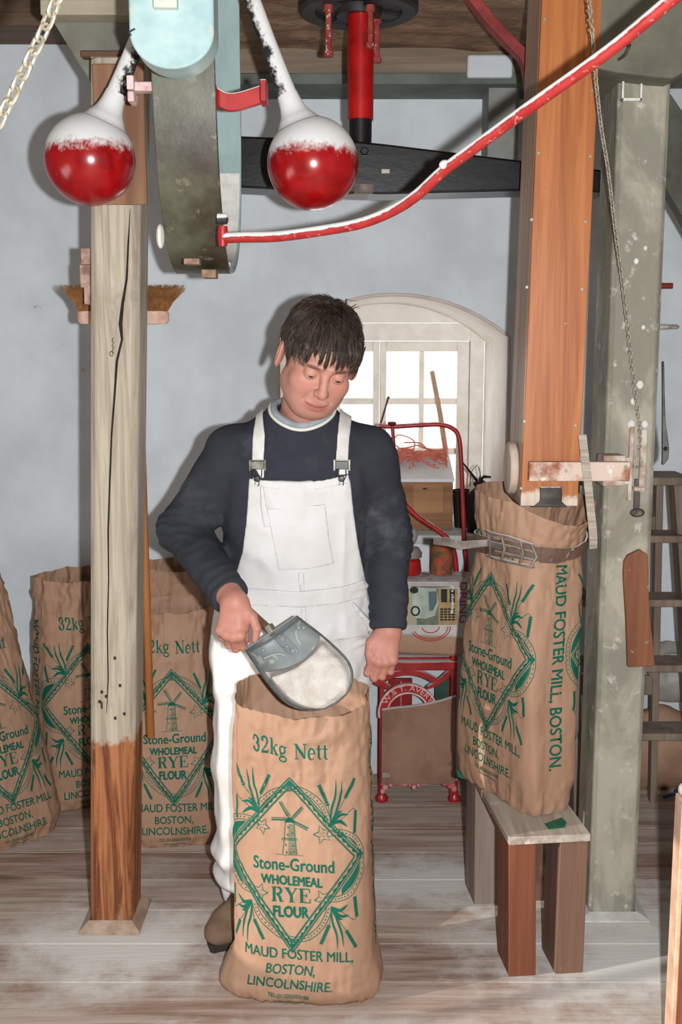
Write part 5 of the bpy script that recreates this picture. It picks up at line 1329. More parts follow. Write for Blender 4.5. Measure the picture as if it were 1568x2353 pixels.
tw.tube(spline([tc_ + Vector((-0.10, 0, 0.0)), tc_ + Vector((-0.095, 0, 0.07)), tc_ + Vector((-0.06, 0, 0.075)), tc_ + Vector((-0.02, 0, 0.05)), tc_ + Vector((-0.03, 0, 0.0))], 6), 0.0026, 5)
tag(obj('twine_bundle', tw, mat('pink baler twine', (210, 132, 112), (186, 94, 78), scale=40, rough=0.7)), 'tangled bundle of pink twine on top of the sloping box', 'twine')
s0, s1 = P(993, 853, 4.44), P(1026, 1050, 4.375)
tag(obj('wooden_stick', MB().tube([s0, s0.lerp(s1, .5) + Vector((0.004, 0, 0)), s1 + (s1 - s0).normalized() * 0.10], [0.010, 0.011, 0.012], 10), mat('pale stick wood', (196, 170, 148), (160, 124, 100), scale=3, rough=0.6), bev=0.001), 'pale stick leaning against the right window panes behind the box', 'stick')
s0, s1 = P(893, 914, 4.42), P(872, 985, 4.36)
tag(obj('thin_rod', MB().tube([s0, s1, s1 + (s1 - s0) * 1.6], 0.0035, 8).ell(s0, (0.006, 0.006, 0.006), 8, 6), mat('dark rod', (70, 44, 40), rough=0.6)), 'thin dark rod against the window behind the shoulder of the man', 'rod')
# oil can
oc = P(1103, 1185, 4.0)
can = thing('oil_can', 'black pump oil can with long spout on the window sill', 'oil can', (oc.x, 4.02, sill_z))
blk3 = mat('black oily metal', (38, 36, 36), (24, 22, 22), scale=12, rough=0.35, metallic=0.3)
hz = P(1103, 1116, 4.02).z - sill_z
Mc = Matrix.Translation((oc.x, 4.02, sill_z + 0.001))
obj('body', MB().lathe([(0.0001, 0), (0.043, 0), (0.045, 0.004), (0.045, hz * 0.68), (0.038, hz * 0.86), (0.020, hz * 0.95), (0.018, hz)], Mc, 28), blk3, can)
obj('cap', MB().lathe([(0.017, hz - 0.004), (0.024, hz), (0.024, hz + 0.014), (0.014, hz + 0.020), (0.0001, hz + 0.022)], Mc, 20).tube([(oc.x, 4.02, sill_z + hz + 0.02), (oc.x + 0.014, 4.01, sill_z + hz + 0.035), (oc.x + 0.040, 4.005, sill_z + hz + 0.034)], [0.006, 0.006, 0.004], 8), blk3, can)
t0 = P(1063, 1062, 3.99); obj('spout', MB().tube([(oc.x - 0.005, 4.02, sill_z + hz + 0.012), t0], [0.0055, 0.0028], 10), blk3, can)
obj('lever', MB().tube(spline([P(1080, 1118, 3.99), P(1084, 1085, 3.98), P(1098, 1068, 3.98)], 6), 0.0016, 6).tube(spline([P(1100, 1110, 3.99), P(1104, 1090, 3.98), P(1100, 1072, 3.98)], 6), 0.0016, 6), blk3, can)
jr_ = P(1060, 1190, 4.12)
jar = thing('dark_jar', 'dark open pot on the sill left of the oil can', 'pot', (jr_.x, 4.13, sill_z))
hj = P(1066, 1131, 4.06).z - sill_z
obj('pot', MB().lathe([(0.0001, 0), (0.024, 0), (0.034, hj), (0.031, hj), (0.022, 0.005), (0.0001, 0.005)], Matrix.Translation((jr_.x, 4.13, sill_z + 0.001)), 24), mat('dark brown pot', (48, 36, 30), (32, 26, 24), scale=10, rough=0.5), jar)

# step ladder at right -------------------------------------------------------------------------------
ladw = wood('grey weathered ladder wood', (138, 122, 108), (106, 92, 80), 'z')
LYF = 3.42
ld_ = thing('step_ladder', 'grey weathered wooden step ladder at the right edge behind the big post', 'ladder', (P(1560, 1850, LYF).x - 0.2, LYF + 0.2, 0))
def lbar(pa, pb, w, d, nm='stile'):
    a, b = Vector(pa), Vector(pb); t = (b - a).normalized(); mb = MB()
    V = []
    for p in (a, b):
        for dx, dy in ((-w / 2, -d / 2), (w / 2, -d / 2), (w / 2, d / 2), (-w / 2, d / 2)): V.append((p.x + dx, p.y + dy, p.z))
    mb.hexa(V); return obj(nm, mb, ladw, ld_, bev=0.002)
topR = P(1552, 1108, LYF + 0.12); botR = Vector((P(1590, 1860, LYF).x, LYF - 0.10, 0.002))
lw = 0.40
topL = topR + Vector((-lw + 0.06, 0, 0)); botL = botR + Vector((-lw, 0, 0))
lbar(botR, topR, 0.028, 0.07); lbar(botL, topL, 0.028, 0.07)
a, b = P(1500, 1110, LYF + 0.05), P(1562, 1093, LYF + 0.05)
obj('top_step', MB().box((topL.x - 0.03, LYF + 0.03, topR.z), (topR.x + 0.03, LYF + 0.22, topR.z + 0.026)), ladw, ld_, bev=0.003)
for py in (1243, 1385, 1527, 1672):
    z = P(1530, py, LYF).z; f = (topR.z - z) / topR.z; pl_ = topL.lerp(botL, f); pr__ = topR.lerp(botR, f)
    obj('step', MB().box((pl_.x, pl_.y - 0.06, z - 0.012), (pr__.x, pl_.y + 0.06, z + 0.012)), ladw, ld_, bev=0.003)
br0, br1 = Vector((topR.x - 0.03, LYF + 0.20, topR.z - 0.01)), Vector((botR.x - 0.05, LYF + 0.27, 0.002))
bl0, bl1 = Vector((topL.x + 0.03, LYF + 0.20, topL.z - 0.01)), Vector((botL.x + 0.05, LYF + 0.27, 0.002))
lbar(br1, br0, 0.024, 0.035, 'rear_leg'); lbar(bl1, bl0, 0.024, 0.035, 'rear_leg')
for f in (0.13, 0.62):
    p, q = bl0.lerp(bl1, f), br0.lerp(br1, f); obj('rear_rail', MB().box((p.x, p.y - 0.01, p.z - 0.035), (q.x, p.y + 0.01, p.z + 0.035)), ladw, ld_, bev=0.002)
p, q = bl0.lerp(bl1, 0.30), br0.lerp(br1, 0.58)
obj('diagonal_brace', MB().hexa([(p.x, p.y - 0.024, p.z - 0.03), (q.x, q.y - 0.024, q.z - 0.03), (q.x, q.y - 0.011, q.z - 0.03), (p.x, p.y - 0.011, p.z - 0.03), (p.x, p.y - 0.024, p.z + 0.02), (q.x, q.y - 0.024, q.z + 0.02), (q.x, q.y - 0.011, q.z + 0.02), (p.x, p.y - 0.011, p.z + 0.02)]), ladw, ld_, bev=0.001)
# crumpled sacks beyond the ladder
def lump(name, label, c, r, m, sd, cat, group=None, n=40, amp=0.02, k=12):
    mb = MB(); mb.ell(c, r, n, n // 2 + 6); c = Vector(c); V = []
    arr = np.array(mb.V); dn = (1 - np.abs(vnoise(arr, k, sd)) * 2) * amp + vnoise(arr, k * 2.4, sd + 4) * amp * 0.4
    for v, d in zip(mb.V, dn):
        w = Vector(v) + (Vector(v) - c).normalized() * float(d); w.z = max(w.z, c.z - r[2] * 0.96); V.append(tuple(w))
    mb.V = V; t = thing(name, label, cat, (c.x, c.y, c.z - r[2] * 0.96), group); obj('paper' if 'sack' in name else 'cloth', mb, m, t, angle=25); return t
pc = P(1530, 1740, 3.75)
t = lump('crumpled_sack', 'crumpled brown paper sack on the floor behind the step ladder', (pc.x, 3.835, 0.150), (0.15, 0.085, 0.155), kraft, 5, 'sack')
pc = P(1530, 1620, 3.9)
lump('grey_sack', 'pale grey bag lying on top of the crumpled sack behind the ladder', (pc.x + 0.01, 3.845, 0.425), (0.14, 0.08, 0.10), MATS['pale grey plastic'], 8, 'bag')
bc = G(1556, 1822, 0.02)
tag(obj('blue_rag', MB().tube(spline([bc + Vector((-0.05, -0.01, -0.012)), bc, bc + Vector((0.05, 0.02, 0.012)), bc + Vector((0.12, 0.03, 0.02))], 6), [0.006] * 6 + [0.014] * 13, 8), mat('blue cloth', (46, 70, 108), (34, 52, 84), scale=20, rough=0.8)), 'blue rag on the floor at the right edge by the ladder foot', 'rag')
# pegs and a spanner on the wall / post at right
pg = thing('wall_peg', 'short red pipe stub right of the big post', 'pipe', tuple(P(1535, 657, 2.98)))
a = P(1526, 657, 2.98); obj('pipe', MB().tube([(RX + RW / 2 - 0.01, 2.98, a.z), (P(1546, 657, 2.98).x, 2.98, a.z)], 0.008, 12), mat('dull red pipe', (130, 50, 40), (96, 34, 30), scale=10, rough=0.4), pg)
pg = thing('bolt_peg', 'grey dusty bolt sticking out right of the big post', 'bolt', tuple(P(1540, 752, 2.98)))
a = P(1526, 752, 2.98); obj('shank', MB().tube([(RX + RW / 2 - 0.01, 2.98, a.z), (P(1556, 752, 2.98).x, 2.98, a.z + 0.001), (P(1561, 752, 2.98).x, 2.98, a.z + 0.001)], [0.0065, 0.0065, 0.003], 10).tube([(RX + RW / 2 , 2.98, a.z), (RX + RW / 2 + 0.014, 2.98, a.z)], 0.013, 6), thin, pg)
sp = thing('spanner', 'grey iron spanner hanging down the right side of the big post', 'spanner', tuple(P(1530, 1065, 2.94)))
prf = [(1522, 830, 4), (1523, 900, 5), (1524, 970, 7), (1526, 1000, 12), (1528, 1030, 16), (1527, 1055, 14), (1521, 1068, 4)]
V = []
for px, py, w in prf:
    p = P(px + 2, py, 2.94); ww = w / FPX * 2.95
    V += [(p.x - ww / 2, 2.935, p.z), (p.x + ww / 2, 2.935, p.z), (p.x + ww / 2, 2.947, p.z), (p.x - ww / 2, 2.947, p.z)]
n = len(prf); F = [(0, 1, 2, 3), tuple(4 * (n - 1) + i for i in (3, 2, 1, 0))]
for i in range(n - 1):
    for k in range(4): F.append((4 * i + k, 4 * i + (k + 1) % 4, 4 * i + 4 + (k + 1) % 4, 4 * i + 4 + k))
obj('blade', MB().add(V, F), mat('grey spanner iron', (122, 122, 118), (90, 88, 84), scale=14, rough=0.4, metallic=0.5), sp, bev=0.003)
a = P(1530, 1031, 2.934); obj('eye', MB().lathe([(0.0001, 0.0012), (0.005, 0.001), (0.006, 0)], Matrix.Translation((a.x, 2.9348, a.z)) @ Matrix.Rotation(math.pi / 2, 4, 'X'), 14), mat('dark eye', (30, 28, 26), rough=0.8), sp)
# near wooden stand at the right bottom corner
ns = thing('wooden_stand', 'brown wooden stand with pale edge close by at the bottom right corner', 'stand', tuple(G(1560, 2353)))
NSY = 2.20
tp, bt_ = P(1563, 1835, NSY), P(1536, 2353, NSY)
xs0 = (bt_.x + P(1556, 2100, NSY).x) / 2 + 0.002
obj('board', MB().box((xs0 + 0.012, NSY, 0.001), (xs0 + 0.30, NSY + 0.04, tp.z)), wood('red brown stand wood', (150, 88, 58), (122, 66, 42), 'z'), ns, bev=0.003)
obj('edge_strip', MB().box((xs0, NSY - 0.004, 0.001), (xs0 + 0.0118, NSY + 0.045, tp.z - 0.005)), mat('pale edge strip', (214, 182, 156), (190, 150, 124), scale=20, rough=0.6), ns, bev=0.003, label='pale edge strip')
a = P(1566, 1826, NSY + 0.02); obj('knob', MB().ell((a.x + 0.006, NSY + 0.02, tp.z + 0.012), (0.013, 0.013, 0.015), 16, 12), mat('pale knob', (206, 190, 172), (170, 140, 120), scale=30, rough=0.6), ns)
# ================================================================ THE MAN (signed-distance modelling, meshed with surface nets)
def sdf_mesh(fn, lo, hi, h):
    lo = np.array(lo, float); hi = np.array(hi, float); B = 8
    nb = np.ceil((hi - lo) / (h * B)).astype(int)
    n = nb * B
    ci = np.stack(np.meshgrid(*[np.arange(k) for k in nb], indexing='ij'), -1).reshape(-1, 3)
    cen = lo + (ci * B + (B - 1) / 2) * h
    d = fn(cen)
    near = np.abs(d) < h * B * 0.87 * 1.35 + 2 * h
    vals = np.repeat(np.repeat(np.repeat(np.where(d < 0, -1.0, 1.0).reshape(nb), B, 0), B, 1), B, 2).astype(np.float32)
    loc = np.stack(np.meshgrid(*[np.arange(B)] * 3, indexing='ij'), -1).reshape(-1, 3)
    for s0 in range(0, near.sum(), 400):
        c = ci[near][s0:s0 + 400]
        idx = (c[:, None, :] * B + loc[None]).reshape(-1, 3)
        vals[idx[:, 0], idx[:, 1], idx[:, 2]] = fn(lo + idx * h)
    S = vals < 0
    cnt = sum(S[a:n[0] - 1 + a, b:n[1] - 1 + b, c:n[2] - 1 + c].astype(np.int8) for a in (0, 1) for b in (0, 1) for c in (0, 1))
    act = np.argwhere((cnt > 0) & (cnt < 8))
    vid = np.full(n - 1, -1, int); vid[act[:, 0], act[:, 1], act[:, 2]] = np.arange(len(act))
    acc = np.zeros((len(act), 3)); k = np.zeros(len(act))
    cor = [(a, b, c) for a in (0, 1) for b in (0, 1) for c in (0, 1)]
    for i in range(8):
        for j in range(i + 1, 8):
            df = np.abs(np.array(cor[i]) - np.array(cor[j]))
            if df.sum() != 1: continue
            pa = act + cor[i]; pb = act + cor[j]
            va = vals[pa[:, 0], pa[:, 1], pa[:, 2]]; vb = vals[pb[:, 0], pb[:, 1], pb[:, 2]]
            m = (va < 0) != (vb < 0)
            t = np.where(m, va / np.where(m, va - vb, 1), 0)
            acc += np.where(m[:, None], pa + (pb - pa) * t[:, None], 0); k += m
    V = lo + acc / k[:, None] * h
    F = []
    for ax in range(3):
        o1, o2 = [(1, 2), (2, 0), (0, 1)][ax]
        sl = [slice(0, n[a]) for a in range(3)]
        A0 = S[tuple(slice(0, n[a] - 1) if a == ax else slice(1, n[a] - 1) for a in range(3))]
        A1 = S[tuple(slice(1, n[a]) if a == ax else slice(1, n[a] - 1) for a in range(3))]
        e = np.argwhere(A0 != A1); sg = A0[e[:, 0], e[:, 1], e[:, 2]]
        e = e + np.array([0 if a == ax else 1 for a in range(3)])
        d1 = np.zeros(3, int); d1[o1] = 1; d2 = np.zeros(3, int); d2[o2] = 1
        q = [e - d1 - d2, e - d2, e, e - d1]
        ids = np.stack([vid[x[:, 0], x[:, 1], x[:, 2]] for x in q], -1)
        F.append(np.where(sg[:, None], ids, ids[:, ::-1]))
    return V, np.concatenate(F)
def a3(v): return np.array([v[0], v[1], v[2]], float)
def cap(p, a, b, ra, rb):
    a, b = a3(a), a3(b); ba = b - a; h = np.clip(((p - a) @ ba) / (ba @ ba), 0, 1)
    return np.linalg.norm(p - a - h[:, None] * ba, axis=1) - (ra + (rb - ra) * h)
def ell(p, c, r, R=None):
    q = p - a3(c)
    if R is not None: q = q @ R
    r = np.array(r, float); k0 = np.linalg.norm(q / r, axis=1); k1 = np.linalg.norm(q / (r * r), axis=1) + 1e-9
    return k0 * (k0 - 1) / k1
def smin(a, b, k): h = np.clip(0.5 + 0.5 * (b - a) / k, 0, 1); return b + (a - b) * h - k * h * (1 - h)
def smax(a, b, k): return -smin(-a, -b, k)
def RX_(a): c, s = math.cos(a), math.sin(a); return np.array([[1, 0, 0], [0, c, -s], [0, s, c]])
def RY_(a): c, s = math.cos(a), math.sin(a); return np.array([[c, 0, s], [0, 1, 0], [-s, 0, c]])
def RZ_(a): c, s = math.cos(a), math.sin(a); return np.array([[c, -s, 0], [s, c, 0], [0, 0, 1]])
def dedge(p2, poly):
    """signed distance to a 2-D polygon"""
    poly = np.array(poly, float); d = np.full(len(p2), 1e9); ins = np.zeros(len(p2), bool); n = len(poly)
    for i in range(n):
        a, b = poly[i], poly[(i + 1) % n]; e = b - a; w = p2 - a
        t = np.clip((w @ e) / (e @ e), 0, 1); d = np.minimum(d, np.linalg.norm(w - t[:, None] * e, axis=1))
        c = ((a[1] <= p2[:, 1]) != (b[1] <= p2[:, 1])) & (p2[:, 0] < (b[0] - a[0]) * (p2[:, 1] - a[1]) / (b[1] - a[1] + 1e-12) + a[0])
        ins ^= c
    return np.where(ins, -d, d)

man = thing('person', 'man in white bib overalls and dark long-sleeved top tipping flour from a scoop', 'person', (-0.12, 2.88, 0))
skin = mat('skin', (186, 136, 119), (179, 128, 112), scale=34, rough=0.5, bump=0.0003, bscale=400, attr='Tint', spec=0.35)

# ---------------- torso under the clothes (z profile) ----------------
ZP = np.array([0.72, 0.86, 0.95, 1.05, 1.15, 1.25, 1.33, 1.39, 1.44])
TX = np.array([-.125, -.125, -.125, -.122, -.120, -.113, -.106, -.102, -.100])
TY = np.array([2.875, 2.865, 2.85, 2.835, 2.815, 2.795, 2.79, 2.785, 2.785])
TRX = np.array([.185, .190, .182, .178, .180, .186, .172, .125, .070])
TRY = np.array([.135, .138, .132, .128, .128, .125, .112, .085, .06])
def torso(p, g=0.0):
    z = np.clip(p[:, 2], 0.70, 1.44)
    x = (p[:, 0] - np.interp(z, ZP, TX)); y = (p[:, 1] - np.interp(z, ZP, TY))
    rx = np.interp(z, ZP, TRX) + g; ry = np.interp(z, ZP, TRY) + g
    k = (np.abs(x / rx) ** 2.4 + np.abs(y / ry) ** 2.4 + 1e-9) ** (1 / 2.4)
    d = (k - 1) * np.minimum(rx, ry) * 0.95
    return smax(d, np.maximum(p[:, 2] - 1.45 - g, 0.70 - p[:, 2]), 0.03)
ShR, ShL = np.array([-.282, 2.80, 1.335]), np.array([.074, 2.81, 1.335])
ElR, ElL = np.array([-.418, 2.83, 1.125]), np.array([.126, 2.86, 1.105])
WrR, WrL = a3(P(534, 1380, 2.57)), a3(P(894, 1448, 2.77))
NkB = np.array([-.098, 2.80, 1.39])

# ---------------- head ----------------
HC = a3(P(733, 826, 2.64)); HS = 1.06
HR = RY_(math.radians(11)) @ RZ_(math.radians(16)) @ RX_(math.radians(25))
def toloc(p): return ((p - HC) @ HR) / HS
def toworld(q): return (np.atleast_2d(np.array(q, float)) * HS) @ HR.T + HC
def head_loc(p):
    d = ell(p, (0, .014, .034), (.077, .097, .086))
    d = smin(d, ell(p, (0, -.022, -.036), (.068, .067, .074)), .03)
    d = smin(d, ell(p, (0, -.056, -.090), (.030, .027, .024)), .035)
    for s in (-1, 1): d = smin(d, ell(p, (s * .036, -.038, -.054), (.027, .036, .032)), .03)
    d = smin(d, cap(p, (-.048, .0, -.062), (-.02, -.050, -.092), .018, .016), .04); d = smin(d, cap(p, (.048, .0, -.062), (.02, -.050, -.092), .018, .016), .04)
    for s in (-1, 1):
        d = smin(d, ell(p, (s * .040, -.062, -.026), (.026, .020, .022)), .022)
        d = smin(d, cap(p, (s * .012, -.086, .022), (s * .042, -.074, .022), .010, .009), .014)
    for s in (-1, 1): d = smax(d, -ell(p, (s * .0315, -.098, .002), (.019, .017, .0115)), .012)
    d = smin(d, cap(p, (0, -.084, .014), (0, -.107, -.026), .0075, .0105), .012)
    d = smin(d, ell(p, (0, -.108, -.032), (.0105, .0120, .0100)), .008)
    for s in (-1, 1):
        d = smin(d, ell(p, (s * .0110, -.098, -.034), (.0078, .011, .0075)), .006)
        d = smax(d, -ell(p, (s * .0066, -.106, -.0420), (.0034, .006, .0035)), .003)
        # lids closing over the lowered eyes
        lid = ell(p, (s * .0315, -.077, .002), (.0152, .0142, .0142))
        d = smin(d, lid, .004)
        slit = ell(p, (s * .0315, -.094, -.0022), (.0122, .016, .0018))
        d = smax(d, -slit, .0015)
        d = smax(d, -(cap(p, (s * .019, -.094, -.036), (s * .031, -.086, -.062), .0016, .0016)), .010)
    # mouth: soft lips in a slight smile
    for i in range(6):
        x0, x1 = -.024 + .008 * i, -.016 + .008 * i
        f = lambda x: (x, -.0885 + 14 * x * x * .62, -.0665 + 3.2 * x * x)
        d = smin(d, cap(p, f(x0), f(x1), .0030 if 0 < i < 5 else .002, .0030 if 0 < i < 5 else .002), .008)
        g = lambda x: (x, -.0875 + 14 * x * x * .7, -.0765 + 5.0 * x * x)
        if 0 < i < 5: d = smin(d, cap(p, g(x0), g(x1), .0036, .0036), .009)
        c = lambda x: (x, -.0955 + 14 * x * x * .7, -.0715 + 7.0 * x * x)
        d = smax(d, -cap(p, c(x0 * 1.15), c(x1 * 1.15), .0016, .0016), .0025)
    for s in (-1, 1):   # ears
        RE = RZ_(s * 0.42) @ RX_(-0.15)
        e = ell(p, (s * .087, .012, -.006), (.0095, .021, .035), RE)
        e = smax(e, -ell(p, (s * .0955, .006, -.002), (.006, .012, .022), RE), .004)
        d = smin(d, e, .006)
    return d
def head(p): return head_loc(toloc(p)) * HS
nkt = toworld((0, .030, -.055))[0]
def neck(p):
    d = cap(p, nkt, NkB + np.array([0, 0.0, 0.02]), .056, .064)
    th = toworld((0, -.030, -.085))[0]
    d = smin(d, cap(p, th, NkB + np.array([0.0, -.045, .03]), .022, .030), .03)
    return smin(d, ell(p, NkB + np.array([0, .005, -.01]), (.12, .075, .05)), .04)
def headneck(p): return smin(head(p), neck(p), .018)

# ---------------- hands ----------------
def finger(p, d, base, dirv, nrm, lens, angs, r0):
    """three phalanges from the knuckle; angles curl away from the back of the hand"""
    b = np.array(base, float); a = 0
    for i, (l, an) in enumerate(zip(lens, angs)):
        a += an; v = dirv * math.cos(a) - nrm * math.sin(a); e = b + v * l
        ra = r0 * (1 - .10 * i); rb = r0 * (1 - .10 * (i + 1))
        d = smin(d, cap(p, b, e, ra, rb), .0035 if i else .007)
        if i: d = smin(d, ell(p, b, (ra * 1.06,) * 3), .004)
        b = e
    return d
def norm(v): v = np.array(v, float); return v / np.linalg.norm(v)
def hand(p, W, D, N, flip, curl, thumb, arm, idx_extra=0.0, sc=1.0):
    """W wrist, D towards the knuckles, N out of the back of the hand, thumb side S = +/- D x N"""
    D = norm(D); N = norm(N - D * np.dot(D, N)); Sd = np.cross(D, N) * flip
    d = cap(p, arm, W, .040, .029)
    d = smin(d, ell(p, W + D * .004, (.030, .026, .026)), .02)
    for s_, l_, r_ in ((.024, .080, .0145), (.008, .084, .0150), (-.010, .080, .0145), (-.026, .072, .0135)):
        d = smin(d, cap(p, W + Sd * s_ * .55 + D * .008, W + Sd * s_ * sc + D * l_ * sc - N * .002, .0175, r_), .012)
    d = smin(d, cap(p, W + Sd * .016 + D * .02 - N * .012, W + Sd * .026 + D * .055 - N * .014, .017, .015), .012)
    for i, (s_, l_, r_, ln) in enumerate(((.026, .082, .0100, (.044, .027, .021)), (.008, .087, .0103, (.049, .030, .022)), (-.010, .083, .0098, (.045, .028, .021)), (-.027, .074, .0088, (.036, .022, .019)))):
        c = [q * (1 + .04 * i) for q in curl]
        if i == 0: c = [q - idx_extra for q in curl]
        k = W + Sd * s_ * sc + D * l_ * sc
        d = smin(d, ell(p, k + N * .003, (.0118,) * 3), .006)
        d = finger(p, d, k, norm(D + Sd * (.06 * (1.2 - i))), N, [q * sc for q in ln], c, r_ * 1.0)
    t = [W + Sd * a + D * b + N * c for a, b, c in thumb]
    d = smin(d, cap(p, t[0], t[1], .0165, .0125), .012); d = smin(d, cap(p, t[1], t[2], .0118, .0108), .004); d = smin(d, cap(p, t[2], t[3], .0108, .0088), .003)
    return d
# right hand on the scoop handle: handle runs along Hx (towards the scoop), knuckles point down-left in the picture
hA, hB = a3(P(572, 1404, 2.560)), a3(P(622, 1450, 2.515))
Hx = norm(hB - hA)
NR = norm((-.15, -.93, .34)); DR = norm(a3(P(534, 1446, 2.52)) - a3(P(545, 1376, 2.55)))
WR2 = a3(P(541, 1384, 2.535)) - NR * .0
def handR(p):
    return hand(p, WR2, DR, NR, 1.0 if np.dot(np.cross(DR, NR), Hx) > 0 else -1.0, (1.05, 1.35, 0.75),
                ((.018, .012, -.004), (.046, .030, -.002), (.060, .056, -.006), (.058, .082, -.016)), a3(WrR) + (ElR - WrR) * .25, sc=.95)
DL = norm(a3(P(876, 1540, 2.735)) - a3(P(894, 1450, 2.77))); NL = norm((.10, -.97, .12))
def handL(p):
    fl = 1.0 if np.cross(DL, NL)[0] < 0 else -1.0
    return hand(p, WrL, DL, NL, fl, (.55, 1.45, .8), ((.018, .014, .000), (.040, .042, .000), (.039, .070, .001), (.030, .092, -.006)), WrL + (ElL - WrL) * .25)
def arms(p):
    d = cap(p, ShR, ElR, .045, .038); d = np.minimum(d, cap(p, ElR, WrR, .038, .028))
    d = np.minimum(d, np.minimum(cap(p, ShL, ElL, .045, .038), cap(p, ElL, WrL, .038, .028))); return d
def join(parts):
    V = []; F = []; n = 0
    for v, f in parts: V.append(v); F.append(f + n); n += len(v)
    return np.concatenate(V), np.concatenate(F)
HKR, HLR, KnR, KnL, AnR, AnL = np.array([-.215, 2.88, .84]), np.array([-.050, 2.88, .84]), np.array([-.245, 2.855, .47]), np.array([-.045, 2.865, .47]), np.array([-.262, 2.885, .085]), np.array([-.04, 2.89, .085])
def under(p):
    d = torso(p, -.03); d = smin(d, arms(p), .03)
    for h_, k_, a_ in ((HKR, KnR, AnR), (HLR, KnL, AnL)):
        d = smin(d, cap(p, h_, k_, .075, .05), .03); d = smin(d, cap(p, k_, a_, .05, .032), .03)
    return d
lo, hi = HC - .17, HC + .17; lo[2] = 1.33; hi[1] += .06; lo[0] -= 0.03; hi[0] += 0.02
hV, hF = sdf_mesh(headneck, lo, hi, .00205)
rV, rF = sdf_mesh(handR, WR2 - .14, WR2 + .14, .0021)
lV, lF = sdf_mesh(handL, a3(WrL) + np.array([-.09, -.10, -.16]), a3(WrL) + np.array([.09, .09, .09]), .0021)
uV, uF = sdf_mesh(under, (-.53, 2.62, .06), (.27, 3.05, 1.46), .012)
bV, bF = join([(hV, hF), (rV, rF), (lV, lF), (uV, uF)])
tint = np.ones((len(bV), 4)); L_ = toloc(hV)
def blob(c, r): return np.exp(-(((L_ - np.array(c)) / np.array(r)) ** 2).sum(1))
red = sum(blob((s * .044, -.074, -.024), (.022, .03, .022)) for s in (-1, 1)) * .5 + blob((0, -.112, -.03), (.014, .02, .014)) * .5 + sum(blob((s * .083, .012, -.01), (.02, .03, .035)) for s in (-1, 1)) * .4 + blob((0, -.07, -.10), (.03, .03, .016)) * .3
lips = np.clip(blob((0, -.094, -.0715), (.024, .02, .0088)) * 1.5, 0, 1)
beard = np.clip(blob((0, -.07, -.095), (.05, .05, .03)) + sum(blob((s * .05, -.03, -.07), (.03, .05, .03)) for s in (-1, 1)) + blob((0, -.096, -.054), (.022, .02, .006)), 0, 1) * (1 - lips)
brow = sum(np.clip(blob((s * .033, -.088, .0215), (.021, .02, .0050)) * 1.6 - .1, 0, 1) for s in (-1, 1))
T3 = np.ones((len(hV), 3))
T3 *= 1 - red[:, None] * np.array([.06, .34, .34])
T3 *= 1 - beard[:, None] * np.array([.14, .12, .08])
T3 *= 1 - lips[:, None] * np.array([.20, .46, .40])
_ml = np.clip(np.exp(-((L_[:, 2] + .0712 - 7 * L_[:, 0] ** 2) / .0016) ** 2) * (np.abs(L_[:, 0]) < .026) * (L_[:, 1] < -.07), 0, 1)
T3 *= 1 - _ml[:, None] * np.array([.45, .55, .5])
T3 *= 1 - np.clip(brow, 0, 1)[:, None] * np.array([.66, .70, .70])
tint[:len(hV), :3] = T3
nh = len(hV); tint[nh:nh + len(rV) + len(lV), :3] = (1.0, .90, .90)
body = obj('body', (bV, bF), skin, man, angle=180)
ca = body.data.color_attributes.new('Tint', 'FLOAT_COLOR', 'POINT'); ca.data.foreach_set('color', tint.astype(np.float32).ravel())
# eyes
for s in (-1, 1):
    c = Vector(toworld((s * .0315, -.0775, .0015))[0]); gz = Vector(HR @ np.array([0.06, -1, -.30])).normalized(); q = gz.to_track_quat('Z', 'Y').to_matrix().to_4x4(); r = .0124 * HS
    M_ = Matrix.Translation(c) @ q
    ey = obj('eye', MB().lathe([(max(r * math.sin(math.pi * i / 20), 1e-6), -r * math.cos(math.pi * i / 20)) for i in range(21)], M_, 24), mat('shaded eye white', (176, 160, 152), rough=0.2, spec=0.5), man)  # white dulled in its colour for the shade under the lids
    obj('iris', MB().lathe([(1e-6, r * 1.012), (r * .22, r * .99), (r * .54, r * .862)], M_, 20), mat('iris', (70, 82, 86), (52, 60, 62), scale=300, rough=0.2), ey)
    obj('pupil', MB().lathe([(1e-6, r * 1.022), (r * .20, r * 1.0)], M_, 16), mat('pupil', (14, 12, 12), rough=0.2), ey)
# fingernails (thumb and index of the right hand show them slightly)
# ---------------- hair ----------------
hair_m = mat('dark brown hair', (60, 49, 41), (40, 32, 27), scale=6, rough=0.45, spec=0.45, stretch=(1, 1, 1), attr='Tint')
def haircap(p):
    q = toloc(p)
    d = ell(q, (0, .018, .040), (.0825, .101, .084)) + .0055 * vnoise(q, 60, 2) + .004 * vnoise(q, 130, 5)
    cutf = np.minimum(q[:, 1] + .071 - .35 * np.clip(q[:, 2] - .06, 0, 1), 0)    # leave the face free
    face = -(q[:, 2] - (.060 - .30 * np.clip(q[:, 1] + .055, 0, .075) - 1.1 * np.clip(q[:, 1] - .024, 0, .08)))
    return smax(d, face, .008) * HS
cV, cF = sdf_mesh(haircap, HC - .15, HC + .16, .0035)
hr = random.Random(21); hm = MB(); htint = []
def strand(pts, r, seg=3):
    n0 = len(hm.V); n = len(pts); hm.tube(pts, [r * (1 - .85 * (i / (n - 1)) ** 1.5) for i in range(n)], seg, caps=False)
    g = hr.choice((.7, .9, 1.0, 1.2, 1.6, 2.4, 3.2)); htint.extend([g] * (len(hm.V) - n0))
def surf(q, lift):   # push a local point on to the skull ellipsoid
    c = np.array([0, .018, .040]); r = np.array([.079, .099, .088]) + lift; v = (q - c) / r; return c + v / np.linalg.norm(v) * r
crown = np.array([.010, .055, .125])
